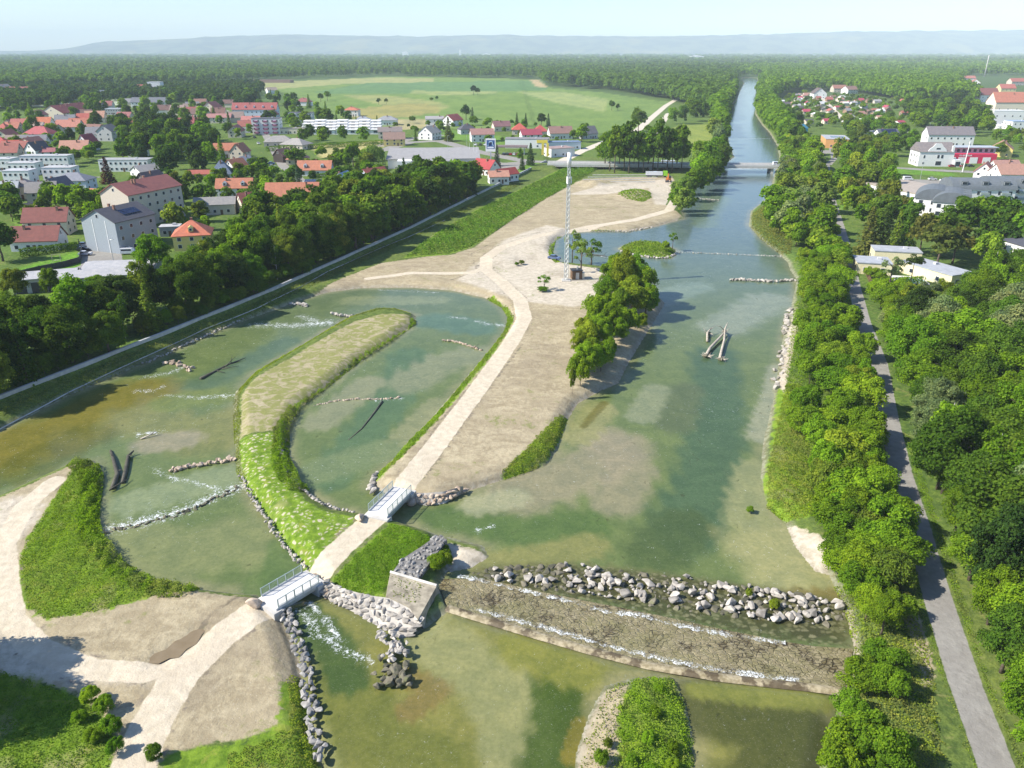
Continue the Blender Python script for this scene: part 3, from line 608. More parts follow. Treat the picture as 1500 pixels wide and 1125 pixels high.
add_kind('conifer', [conifer_mesh('crown', 150 + i, 10, 2.3, 0.42, 14) for i in range(2)], [conifer_mesh('crown', 155 + i, 10, 2.3, 0.62, 6) for i in range(2)], TRC)
add_kind('willow', [willow_mesh('crown', 160, 10, 5.0)], [willow_mesh('crown', 160, 10, 5.0)], TR)
add_kind('sparse', [crown_mesh('crown', 170 + i, 3.2, 3.4, 6.2, 15, 110, 0.85, 0.34) for i in range(2)], [crown_mesh('crown', 170 + i, 3.2, 3.4, 6.2, 15, 110, .85, .34) for i in range(2)], TR)
add_kind('pine', [crown_mesh('crown', 180, 3.0, 2.6, 7.2, 22, 120, 1.0, 0.34, bottom=-.3, flat=.6)], [crown_mesh('crown', 181, 3.0, 2.6, 7.2, 22, 70, 1.0, 0.5, bottom=-.3, flat=.6)], TRC)
TONE = {'bright': (0.200, 0.330, 0.022), 'mid': (0.150, 0.265, 0.020), 'dark': (0.100, 0.180, 0.022), 'deep': (0.058, 0.108, 0.024), 'olive': (0.175, 0.240, 0.032), 'lime': (0.240, 0.330, 0.030),
        'silver': (0.22, 0.28, 0.125), 'copper': (0.085, 0.03, 0.028), 'blue': (0.095, 0.15, 0.095), 'brown': (0.155, 0.180, 0.042), 'pale': (0.21, 0.30, 0.06)}
NAMES = {'broad': ('broadleaf_tree', 'tree', 'crown', 'trunk'), 'full': ('broadleaf_tree', 'tree', 'crown', 'trunk'), 'tall': ('poplar_tree', 'tree', 'crown', 'trunk'), 'birch': ('birch_tree', 'tree', 'crown', 'trunk'), 'bush': ('bush', 'bush', 'foliage', 'stem'),
         'conifer': ('spruce_tree', 'tree', 'crown', 'trunk'), 'willow': ('willow_tree', 'tree', 'crown', 'trunk'), 'sparse': ('young_tree', 'tree', 'crown', 'trunk'), 'pine': ('pine_tree', 'tree', 'crown', 'trunk')}
COVDENS = 2.6
TREES = []          # (x, y, radius) of everything standing, for spacing
TQ = []
def tree(kind, x, y, h, tone, label, group=None, wide=1.0, z=None):
    """queue; all are placed in one go so that ground height is read once"""
    TQ.append((kind, x, y, h, tone, label, group, wide)); TREES.append((x, y, h * 0.3))
def treep(kind, px, py, h, tone, label, group=None, wide=1.0, z=1.6):
    x, y = G(px, py, z); tree(kind, x, y, h, tone, label, group, wide)
def plant_all():
    xs = np.array([q[1] for q in TQ]); ys = np.array([q[2] for q in TQ]); zs = height(xs, ys)
    rr = random.Random(3)
    size = {}                                   # the 300 broadleaf trees that show largest stand alone; smaller ones are one mass
    bl = sorted([i for i, q in enumerate(TQ) if NAMES[q[0]][0] == 'broadleaf_tree'], key=lambda i: -TQ[i][3] / math.hypot(TQ[i][1], TQ[i][2]))
    bu = sorted([i for i, q in enumerate(TQ) if q[0] == 'bush'], key=lambda i: -TQ[i][3] / math.hypot(TQ[i][1], TQ[i][2]))
    rest = set(i for i in bl[295:] + bu[290:] if TQ[i][6]); AV, AR, AT = [], [], []
    for i, ((kind, x, y, h, tone, label, group, wide), z) in enumerate(zip(TQ, zs)):
        near, farm, trunks = KIND[kind]; nm, cat, cr, tk = NAMES[kind]; d = math.hypot(x, y)
        cm = rr.choice(near if d < 270 else farm); s = h / (4.0 if kind == 'bush' else 10.0); z = max(float(z), 0.0)
        c = TONE[tone] if isinstance(tone, str) else tone; v = rr.uniform(0.8, 1.2); w = rr.uniform(-0.12, 0.12); c = (c[0] * v * (1 + w), c[1] * v, c[2] * v)
        rz = rr.uniform(0, 6.28); sx, sy = s * wide * rr.uniform(.8, 1.2), s * wide * rr.uniform(.8, 1.2); s = s * rr.uniform(.9, 1.12)
        if i in rest:
            co = np.empty(len(cm.vertices) * 3, np.float32); cm.vertices.foreach_get('co', co); co = co.reshape(-1, 3); ca, sa = math.cos(rz), math.sin(rz)
            AV.append(np.c_[x + co[:, 0] * ca * sx - co[:, 1] * sa * sy, y + co[:, 0] * sa * sx + co[:, 1] * ca * sy, z + co[:, 2] * s]); rn = np.empty(len(cm.polygons), np.float32); cm.attributes['rnd'].data.foreach_get('value', rn); AR.append(rn); AT.append(np.tile(np.array([*c, 1.0], np.float32), (len(rn), 1)))
            continue
        t = thing(nm, label, cat, (x, y, z), rz, group); t.scale = (sx, sy, s)
        inst(cr, cm, t, color=c); inst(tk, rr.choice(trunks), t)
    if AV:
        V = np.concatenate(AV); me = quadmesh('garden_tree_mass', V, len(V) // 4); face_attr(me, 'rnd', np.concatenate(AR)); a = me.attributes.new('tint', 'FLOAT_COLOR', 'FACE'); a.data.foreach_set('color', np.concatenate(AT).ravel())
        tag(link('garden_tree_mass', me, None, M['leafown']), 'smaller and farther broadleaf trees filling gardens and banks', 'trees', None, 'stuff'); print('mass', len(AV), len(V) // 4)
def inside(P, x, y):
    ins = False; n = len(P)
    for i in range(n):
        a, b = P[i], P[(i + 1) % n]
        if (a[1] > y) != (b[1] > y) and x < (b[0] - a[0]) * (y - a[1]) / (b[1] - a[1] + 1e-12) + a[0]: ins = not ins
    return ins
BLOCK = []          # (x, y, r) building footprints
PATHPTS = [(GL(p, zL), w) for p, w in PATHS + ASPH + TRACK]
def path_clear(x, y, m):
    for P, w in PATHPTS:
        for i in range(len(P) - 1):
            if seg_d2(x, y, P[i], P[i + 1]) < (w + m) ** 2: return False
    return True
def scatter(poly, n, dist, seed, z=zL, m=1.0, world=False, blk=True):
    """random well spaced ground points inside a surveyed outline"""
    P = poly if world else GL(poly, z); r = random.Random(seed); out = []; tries = 0
    x0, y0 = P.min(0); x1, y1 = P.max(0)
    while len(out) < n and tries < n * 60:
        tries += 1; x, y = r.uniform(x0, x1), r.uniform(y0, y1)
        if not inside(P, x, y): continue
        if any((x - a) ** 2 + (y - b) ** 2 < dist * dist for a, b in out): continue
        if blk and any((x - a) ** 2 + (y - b) ** 2 < (c + 1.5) ** 2 for a, b, c in BLOCK): continue
        if not path_clear(x, y, m): continue
        out.append((x, y))
    return out
# ------------------------------------------------------------------ low growth: one mass per patch
def cover(name, label, poly, dens, hgt, leaf, tone, seed, z=zL, width=None, zfix=None, dry=None):
    """herbs, reeds and grass as leaf tufts over a patch (or a band of given half width along a line)"""
    r = np.random.default_rng(seed); P = GL(poly, z)
    w = width or 0; x0, y0 = P.min(0) - w; x1, y1 = P.max(0) + w
    near = y0 < 170; dens, leaf = (dens * COVDENS, leaf * .62) if near else (dens, leaf); n = int((x1 - x0) * (y1 - y0) * dens); x = r.uniform(x0, x1, n); y = r.uniform(y0, y1, n)
    d = (width - sd_line(x, y, P)) if width else sd_poly(x, y, P)
    d = d + 0.5 * wob(x, y, 2.5)
    k = d > 0; x, y, d = x[k], y[k], d[k]
    if len(x) == 0: return
    wdt = water_sd(x, y); k = wdt < 0.3
    for Q, w_ in PATHPTS: k &= sd_line(x, y, Q, w_ + 2.0) > w_ + .15 + .25 * np.abs(wob(x, y, 2.0))
    if name == 'head_growth': k = wdt < 99
    x, y, d = x[k], y[k], d[k]; zz = height(x, y) if zfix is None else np.full(x.shape, zfix)
    g = np.clip(0.55 + 0.6 * wob(x, y, 3.0) + 0.3 * wob(y, x, 1.3), 0.08, 1.3) * np.clip(0.3 + d / 1.5, 0, 1)
    q = r.uniform(0, 1, len(x)) ** 0.6; C = np.c_[x, y, zz + hgt * g * q]
    N = np.c_[r.normal(size=len(x)) * .5, r.normal(size=len(x)) * .5, np.ones(len(x))]
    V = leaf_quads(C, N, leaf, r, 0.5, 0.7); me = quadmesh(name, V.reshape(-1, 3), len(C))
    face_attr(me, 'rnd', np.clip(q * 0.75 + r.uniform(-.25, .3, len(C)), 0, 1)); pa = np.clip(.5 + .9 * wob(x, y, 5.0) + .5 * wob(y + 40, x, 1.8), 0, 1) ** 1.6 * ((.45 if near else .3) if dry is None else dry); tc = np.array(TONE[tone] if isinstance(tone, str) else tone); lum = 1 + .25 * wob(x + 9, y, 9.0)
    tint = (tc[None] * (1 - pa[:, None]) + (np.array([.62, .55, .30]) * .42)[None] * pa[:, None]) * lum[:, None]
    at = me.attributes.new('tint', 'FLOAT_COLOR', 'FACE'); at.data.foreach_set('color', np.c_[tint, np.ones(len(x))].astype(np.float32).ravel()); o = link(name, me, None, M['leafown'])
    tag(o, label, 'ground cover', None, 'stuff'); return o
# ------------------------------------------------------------------ buildings
def winmesh(w, h):
    return MB().box(-w / 2 - .07, -0.06, 0, w / 2 + .07, 0.05, h).mesh('window_frame'), MB().box(-w / 2 + .04, -0.085, .07, w / 2 - .04, -0.062, h - .07).mesh('pane')
WIN = {}
def window(parent, x, y, z, rz, w=1.2, h=1.3, name='window'):
    if (w, h) not in WIN:
        a, b = winmesh(w, h); a.materials.append(M['frame']); b.materials.append(M['glass']); WIN[(w, h)] = (a, b)
    a, b = WIN[(w, h)]; f = inst(name, a, parent, (x, y, z), rz); inst('pane', b, f); return f
def along(parent, L, W, he, rows, nx, ny, w=1.2, h=1.3, sides='fblr', z0=0.9):
    """windows on the four faces; f is the face at -y"""
    st = (he - 0.2) / max(rows, 1)
    for r in range(rows):
        z = z0 + r * st
        for i in range(nx):
            x = -L / 2 + L * (i + .5) / nx
            if 'f' in sides: window(parent, x, -W / 2, z, 0, w, h)
            if 'b' in sides: window(parent, x, W / 2, z, math.pi, w, h)
        for i in range(ny):
            y = -W / 2 + W * (i + .5) / ny
            if 'r' in sides: window(parent, L / 2, y, z, math.pi / 2, w, h)
            if 'l' in sides: window(parent, -L / 2, y, z, -math.pi / 2, w, h)
def colobj(b, name, mat, parent, c, smooth=False):
    o = b.build(name, M[mat], parent, smooth); o.color = (*c, 1); return o
WH = (0.80, 0.79, 0.76); CR = (0.72, 0.64, 0.50); YE = (0.78, 0.62, 0.22); BE = (0.60, 0.53, 0.43); GY = (0.45, 0.46, 0.47); SAL = (0.66, 0.42, 0.30); LB = (0.62, 0.68, 0.74)
RR = (0.40, 0.12, 0.085); OR = (0.48, 0.195, 0.115); DR = (0.24, 0.085, 0.07); SR = (0.52, 0.27, 0.19); PK = (0.48, 0.155, 0.13); GR = (0.235, 0.23, 0.23); DG = (0.10, 0.10, 0.115); BR = (0.20, 0.125, 0.105); BL = (0.15, 0.19, 0.26); LG = (0.46, 0.46, 0.46)
HID = [0]
def house(name, label, px, py, L, W, he, hr, rz, wall, roof, typ='gable', rows=2, nx=3, ny=2, cat='house', chim=1, detail=True, z=2.3, dormers=0, group=None, xy=None):
    """px,py: survey point of the middle of the footprint; rz in degrees, ridge along the local x axis"""
    x, y = xy or G(px, py, z); gz_ = hz(x, y); t = thing(name, label, cat, (x, y, gz_), R(rz), group); BLOCK.append((x, y, max(L, W) * 0.55))
    HID[0] += 1
    b = MB()
    if typ in ('flat', 'hip'): b.box(-L/2, -W/2, -0.5, L/2, W/2, he)
    else: b.prof([(-W/2, -0.5), (W/2, -0.5), (W/2, he), (0, he + hr - 0.05), (-W/2, he)], -L/2, L/2); b.v = [(yy, xx, zz) for xx, yy, zz in b.v]
    colobj(b, 'wall', 'render', t, wall)
    o = 0.45; b = MB(); th = 0.22
    if typ == 'flat':
        b.box(-L/2 - .15, -W/2 - .15, he + .003, L/2 + .15, W/2 + .15, he + .28)
        rf = colobj(b, 'roof', 'flat', t, roof)
        b = MB().box(-.6, -.5, he + .28, .6, .5, he + .9); cc = colobj(b, 'roof_vent', 'render', rf, (.6, .6, .6)); cc.location = (L * .2, W * .1, 0)
    elif typ == 'hip':
        a = min(W / 2, L / 2) ; zr = he + hr; e = he - .12
        pts = [(-L/2-o, -W/2-o, e), (L/2+o, -W/2-o, e), (L/2+o, W/2+o, e), (-L/2-o, W/2+o, e), (-L/2+a, 0, zr), (L/2-a + .01, 0, zr)]
        pts += [(p[0], p[1], p[2] + .2) for p in pts[:4]] 
        b.add(pts, [(3,2,1,0), (6,7,5,4), (8,9,4,5), (7,8,5), (9,6,4), (0,1,7,6), (1,2,8,7), (2,3,9,8), (3,0,6,9)])
        rf = colobj(b, 'roof', 'roof', t, roof)
    else:
        s = hr / (W / 2)
        b.prof([(-W/2 - o, he - o * s), (-W/2 - o, he - o * s + th), (0, he + hr + th), (W/2 + o, he - o * s + th), (W/2 + o, he - o * s), (0, he + hr + .002)], -L/2 - o, L/2 + o)
        b.v = [(yy, xx, zz) for xx, yy, zz in b.v]
        rf = colobj(b, 'roof', 'roof', t, roof)
    if chim and typ != 'flat':
        rr = random.Random(HID[0])
        for k in range(chim):
            cx = (rr.uniform(-.3, .3)) * L if typ == 'gable' else 0; cy = rr.choice([-.12, .12]) * W
            c = MB().box(-.35, -.3, 0, .35, .3, 1.7).box(-.42, -.37, 1.7, .42, .37, 1.82).build('chimney', M['brick'], rf); c.location = (cx, cy, he + hr * .76 - .15)
    for k in range(dormers):
        dx = -L / 2 + L * (k + .5) / dormers; d = MB().prof([(-.8, 0), (.8, 0), (.8, 1.3), (0, 1.9), (-.8, 1.3)], -1.5, .6)
        dd = colobj(d, 'dormer', 'render', rf, wall); dd.location = (dx, -W * .30, he + hr * .30); window(dd, 0, -1.5, .25, 0, 0.9, 0.95)
    if detail:
        along(t, L, W, he, rows, nx, ny)
        d = MB().box(-.5, -.07, 0, .5, .06, 2.1).build('door', M['wood'], t); d.location = (-L / 2 + L * .5 + .01 if nx % 2 == 0 else L / (2 * nx) * 2 * .5, -W / 2, 0.0)
        if typ == 'gable' and hr > 2.2:
            window(t, L / 2, 0, he + hr * .28, math.pi / 2, 1.0, 1.2); window(t, -L / 2, 0, he + hr * .28, -math.pi / 2, 1.0, 1.2)
    return t
def solar(t, w, h, x, y, z, tilt=0, rz=0):
    b = MB()
    for i in range(int(w)): b.box(-w / 2 + i * 1.05, -h / 2, 0, -w / 2 + i * 1.05 + .98, h / 2, .06)
    o = b.build('solar_panel', M['solar'], t); o.location = (x, y, z); o.rotation_euler = (tilt, 0, rz); return o
H = house
# --- left village, near rows
H('house', 'low white house with brown red tiled roof behind a clipped hedge, nearer of two', 60, 364, 15, 9, 3.6, 4.0, 8, WH, DR, rows=1, nx=4)
H('house', 'taller cream house with brown red tiled roof just behind its twin', 76, 342, 15, 9, 5.2, 4.2, 8, CR, DR, chim=2)
t = H('apartment_block', 'grey apartment block with blank panelled gable and dark roof terrace', 182, 362, 17, 15, 10.5, 3.6, 68, (0.33, 0.37, 0.40), DG, rows=3, nx=4, ny=0, cat='apartments', chim=2)
for xx in (-3.2, 2.6):
    s_ = MB().box(-.12, -.05, 0, .12, .05, 11.0).build('panel_joint', M['whitem'], t); s_.location = (-8.53, xx, -.2); s_.rotation_euler = (0, 0, R(90))
solar(t, 7, 3, 1, -4.1, 12.55, R(24))
H('apartment_block', 'long beige apartment block with dull red roof behind the grey block', 216, 324, 27, 14, 12.5, 3.8, 68, BE, (0.33, 0.13, 0.11), rows=4, nx=7, ny=0, cat='apartments', chim=3)
H('villa', 'yellow house with bright orange hip roof among trees', 286, 362, 12, 11, 5.0, 4.2, 15, YE, (0.58, 0.19, 0.11), typ='hip', cat='house', dormers=1)
H('shed', 'small pale flat roofed shed beside the orange roofed villa', 252, 345, 7, 5, 3.4, 0, 12, GY, LG, typ='flat', rows=1, nx=2, ny=1, cat='shed')
for i, (a, b, L, W, rz, lb) in enumerate([(155, 420, 22, 9, 18, 'long low workshop with grey sheet roof and open front'), (185, 408, 20, 11, 8, 'wide low hall with pale grey sheet roof beside the yard'), (72, 423, 16, 8, 20, 'low grey roofed outbuilding half hidden by trees at the left')]):
    t = H('workshop', lb, a, b, L, W, 4.0, 1.1, rz, (0.42, 0.42, 0.42), LG, rows=1, nx=0, ny=0, chim=0, cat='workshop')
    for k in range(4): dd = MB().box(-1.4, -.06, 0, 1.4, .05, 3.0).build('gate', M['dark'], t); dd.location = (-L / 2 + L * (k + .5) / 4, -W / 2, 0)
H('house', 'white house with steep blue grey mansard roof and wide eaves', 327, 262, 11, 10, 2.8, 6.8, 10, LB, BL, typ='hip', rows=1, cat='house', dormers=1)
H('annexe', 'low annexe with long red roof beside the blue grey roof', 296, 262, 13, 5, 2.8, 1.6, 5, SAL, RR, rows=1, nx=2, ny=1, cat='annexe', chim=0)
H('house', 'white double house with orange roof and two dormer gables', 347, 287, 16, 10, 4.4, 3.6, 8, WH, OR, rows=2, nx=4, dormers=2, chim=2)
H('barn', 'grey roofed barn with pale wall in front of the orange double house', 318, 312, 16, 10, 4.2, 2.2, 12, BE, (0.30, 0.29, 0.27), rows=1, nx=3, cat='barn', chim=0)
H('house', 'house with dark red roof sloping between barn and orange hall', 372, 311, 11, 10, 4.0, 4.2, 35, CR, DR, rows=1, nx=2)
H('farm_hall', 'long hall with large plain orange roof and white end wall', 432, 303, 22, 12, 5.2, 5.0, 5, WH, OR, rows=1, nx=5, ny=1, cat='hall')
H('lean_to', 'low lean-to shed with faded salmon roof before the orange hall', 407, 316, 11, 7, 3.2, 1.8, 5, SAL, SR, rows=1, nx=1, ny=1, cat='shed', chim=0)
H('woodshed', 'small dark red roofed shed at the corner of the orange hall', 469, 312, 4.5, 4, 2.4, 1.4, 20, BE, DR, rows=0, nx=0, ny=0, cat='shed', chim=0)
t = H('villa', 'white villa with pale blue metal roof and tall front gable', 505, 284, 11, 9, 5.6, 4.4, 80, WH, (0.42, 0.55, 0.66), rows=2, nx=3)
H('house', 'side wing with pale blue roof beside the white villa', 519, 281, 9, 9, 4.0, 4.0, 5, WH, (0.45, 0.57, 0.67), rows=1, nx=2, chim=0)
t = H('garage', 'long low white garage topped with a row of solar panels', 464, 276, 12, 6, 3.0, 0, 6, WH, LG, typ='flat', rows=1, nx=3, ny=1, cat='garage'); solar(t, 11, 4.4, 0, 0, 3.75, R(8))
H('house', 'white house with red orange roof between the villa and the pines', 549, 274, 13, 11, 4.6, 4.6, 50, LB, RR, rows=2)
H('house', 'house with pale pink roof half hidden behind the pines', 612, 262, 11, 9, 4.0, 3.2, 10, BE, SR, rows=1)
H('house', 'red roofed house hidden in trees just left of the car park', 668, 263, 11, 9, 4.2, 3.6, 40, BE, RR, rows=1)
H('house', 'white walled house with steep bright crimson roof by the flood wall', 712, 255, 13, 9, 3.6, 4.2, -40, WH, (0.40, 0.06, 0.06), rows=1)
H('house', 'low house with faded coral roof and white rear wall touching the flood wall', 730, 268, 10, 7, 3.6, 2.4, 10, WH, SR, rows=1, nx=3)
H('house', 'narrow white house with deep red roof at the end of the flood wall', 741, 264, 12, 6.5, 3.4, 2.6, 40, WH, (0.36, 0.07, 0.06), rows=1, nx=4, chim=0)
H('barn', 'black timber barn with brown roof beside the village street', 416, 237, 9, 8, 4.0, 3.6, 60, (0.06, 0.045, 0.04), BR, rows=0, nx=0, ny=0, cat='barn', chim=0)
H('house', 'small house with pink hip roof and a row of dormer windows', 437, 240, 12, 11, 3.0, 5.0, 5, BE, (0.50, 0.24, 0.17), typ='hip', rows=1, dormers=2)
H('house', 'broad bungalow with bright orange roof beside a dark copper tree', 463, 256, 18, 11, 3.2, 4.2, 2, WH, OR, rows=1, nx=4, dormers=2)
H('house', 'orange roofed house with cross gable above the A shaped blue roof', 347, 253, 10, 8, 3.8, 3.6, 60, WH, OR, rows=1, nx=2)
H('house', 'white house with red orange roof and pointed turret gable', 335, 230, 16, 10, 4.6, 3.8, 10, WH, OR, rows=2, nx=4)
H('house', 'beige house with steep orange gable in front of the turret house', 353, 233, 10, 9, 4.8, 4.6, 80, BE, OR, rows=2, nx=2)
H('house', 'pale blue gabled cottage beside the village street', 360, 245, 8, 7, 3.4, 2.8, 70, LB, LG, rows=1, nx=2)
H('house', 'long grey roofed house in several wings beside the street', 410, 214, 20, 12, 3.4, 3.8, 10, BE, (0.36, 0.34, 0.31), typ='hip', rows=1, nx=4)
H('house', 'lower grey wing with broad hip roof behind a rounded bush', 435, 218, 18, 13, 3.2, 3.8, -20, BE, (0.36, 0.34, 0.31), typ='hip', rows=1, nx=3)
def balconies(t, L, W, n, rows, c):
    for r in range(rows):
        for i in range(n):
            o = colobj(MB().box(-1.7, -1.1, 0, 1.7, 0.02, 1.15), 'balcony', 'render', t, c); o.location = (-L / 2 + L * (i + .5) / n, -W / 2 - .03, 0.7 + r * 2.9)
t = H('apartment_block', 'white four storey block with purple balconies at the head of the street', 393, 196, 22, 12, 12.0, 0, 4, WH, DG, typ='flat', rows=4, nx=6, ny=2, cat='apartments'); balconies(t, 22, 12, 3, 4, (0.34, 0.12, 0.20))
t = H('apartment_block', 'white four storey block with dark flat roof behind a round tree', 443, 184, 21, 12, 11.0, 0, 4, WH, DG, typ='flat', rows=4, nx=6, ny=2, cat='apartments'); balconies(t, 21, 12, 2, 4, (0.62, 0.62, 0.6))
H('row_garage', 'long low cream block with flat brown roof before the balcony blocks', 424, 196, 27, 8, 4.2, 0, 3, CR, (0.30, 0.26, 0.22), typ='flat', rows=1, nx=8, ny=1, cat='garages')
# stepped terraced estate
x, y = G(508, 195, 2.3); t = thing('terrace_estate', 'stepped white terraced housing estate with flat roofs and dark loggias', 'apartments', (x, y, hz(x, y)), R(2)); BLOCK += [(x, y, 30), (x - 18, y, 14), (x + 18, y, 14)]
for r in range(4):
    for c_ in range(7):
        xx = -30 + c_ * 9.2 + r * -1.0; yy = r * 8.5 - 8; hh = 3.4 + r * 1.6 + (c_ % 2) * .5
        w = colobj(MB().box(xx - 4.4, yy - 4, -.5, xx + 4.4, yy + 4, hh), 'wall', 'render', t, WH); w.name = 'dwelling'
        window(w, xx, yy - 4, hh - 2.2, 0, 3.2, 1.7); pr = colobj(MB().box(xx - 4.5, yy - 4.6, hh + .003, xx + 4.5, yy + 4.1, hh + .45), 'parapet', 'render', w, WH)
H('house', 'yellow gabled house with brown roof behind the supermarket', 578, 213, 15, 10, 4.6, 4.2, 8, YE, (0.30, 0.20, 0.16), rows=2, nx=3)
H('house', 'cream house with long grey brown roof behind the yellow gable', 572, 203, 18, 10, 5.5, 3.0, 8, CR, (0.26, 0.22, 0.20), rows=2, nx=4)
# supermarket
x, y = G(636, 242, 2.3); t = thing('supermarket', 'supermarket with large grey low pitched roof and white walls', 'supermarket', (x, y, hz(x, y)), R(4)); BLOCK += [(x - 14, y, 20), (x + 14, y, 20)]
colobj(MB().box(-26, -14, -.5, 26, 16, 5.0), 'wall', 'render', t, WH)
b = MB().prof([(-15, 4.9), (16.6, 7.6), (16.6, 8.0), (-15, 5.3)], -27, 27); b.v = [(yy, xx, zz) for xx, yy, zz in b.v]; colobj(b, 'roof', 'flat', t, (0.33, 0.32, 0.31))
w = colobj(MB().box(-20, -24, -.5, -12, -14.02, 5.2), 'entrance_porch', 'render', t, WH); colobj(MB().box(-11.9, -24, 4.6, 12, -14.05, 5.2), 'canopy', 'flat', t, (0.33, 0.32, 0.31))
for k in range(4): MB().box(-10 + k * 7, -23.7, -.3, -9.6 + k * 7, -23.3, 4.6).build('post', M['whitem'], t)
for k in range(6): window(t, -9 + k * 5, -14.0, .3, 0, 3.6, 3.4, 'shop_window')
# fuel station and sign
t = H('fuel_station', 'white roadside shop with long flat dark roof at the fuel station', 772, 216, 30, 12, 6.0, 0, -4, WH, (0.24, 0.23, 0.23), typ='flat', rows=1, nx=6, ny=1, cat='fuel station')
colobj(MB().box(7, -6.25, 3.6, 14.5, -6.02, 5.6), 'fascia_sign', 'render', t, (0.80, 0.62, 0.08))
x, y = G(748, 226, 2.3); t = thing('fuel_canopy', 'dark fuel canopy with parked cars underneath beside the white shop', 'canopy', (x, y, hz(x, y)), R(-4)); BLOCK.append((x, y, 10))
colobj(MB().box(-11, -5, 4.6, 11, 5, 5.3), 'canopy_roof', 'flat', t, (0.20, 0.15, 0.14)); 
for xx in (-9, 9):
    for yy in (-3.6, 3.6): MB().box(xx - .15, yy - .15, -.3, xx + .15, yy + .15, 4.6).build('post', M['whitem'], t)
for a, b_ in ((795, 229), (802, 229)):
    x, y = G(a, b_, 2.3); t = thing('price_pylon', 'yellow topped pylon sign standing before the fuel station, one of two', 'sign', (x, y, hz(x, y)), 0, 'yellow pylon signs')
    MB().box(-.15, -.12, -.3, .15, .12, 5.0).build('post', M['steel'], t); colobj(MB().box(-.75, -.25, .8, .75, .25, 9.0), 'sign_panel', 'render', t, (0.80, 0.64, 0.10))
H('workshop', 'white flat roofed workshop with blue side beside the river road', 818, 226, 17, 13, 5.2, 0, 25, WH, (0.34, 0.24, 0.22), typ='flat', rows=1, nx=3, ny=2, cat='workshop')
H('workshop', 'long low blue roofed shed behind the white workshop', 822, 216, 26, 10, 4.8, 0, 8, LB, (0.16, 0.22, 0.32), typ='flat', rows=1, nx=5, ny=2, cat='workshop')
x, y = G(719, 240, 2.3); t = thing('pylon_sign', 'tall square shop pylon sign with white frame on a single post', 'sign', (x, y, hz(x, y)), R(-5))
MB().box(-.3, -.25, -.3, .3, .25, 6.6).build('post', M['steel'], t); pn = colobj(MB().box(-3.0, -.35, 6.6, 3.0, .35, 14.0), 'sign_panel', 'render', t, WH)
pf = colobj(MB().box(-2.4, -.40, 8.2, 2.4, -.36, 13.2), 'blue_field', 'render', pn, (0.05, 0.12, 0.30)); 
em = MB()
for k in range(4): em.tube([(-1.7 + k * .5, -.42, 9.8 + k * .12), (-.9 + k * .5, -.42, 11.8 - k * .1), (.5 + k * .3, -.42, 12.2 - k * .35)], .13, 5)
em.build('emblem', M['solar'], pf).color = (1, 1, 1, 1); em2 = colobj(MB().tube([(-1.6, -.43, 9.9), (-.7, -.43, 12.1), (.9, -.43, 12.3), (1.7, -.43, 9.9)], .28, 6), 'emblem_outline', 'render', pf, (0.45, 0.62, 0.75))
colobj(MB().box(-1.9, -.44, 8.5, 1.9, -.405, 9.4), 'name_strip', 'render', pf, (0.75, 0.77, 0.80))
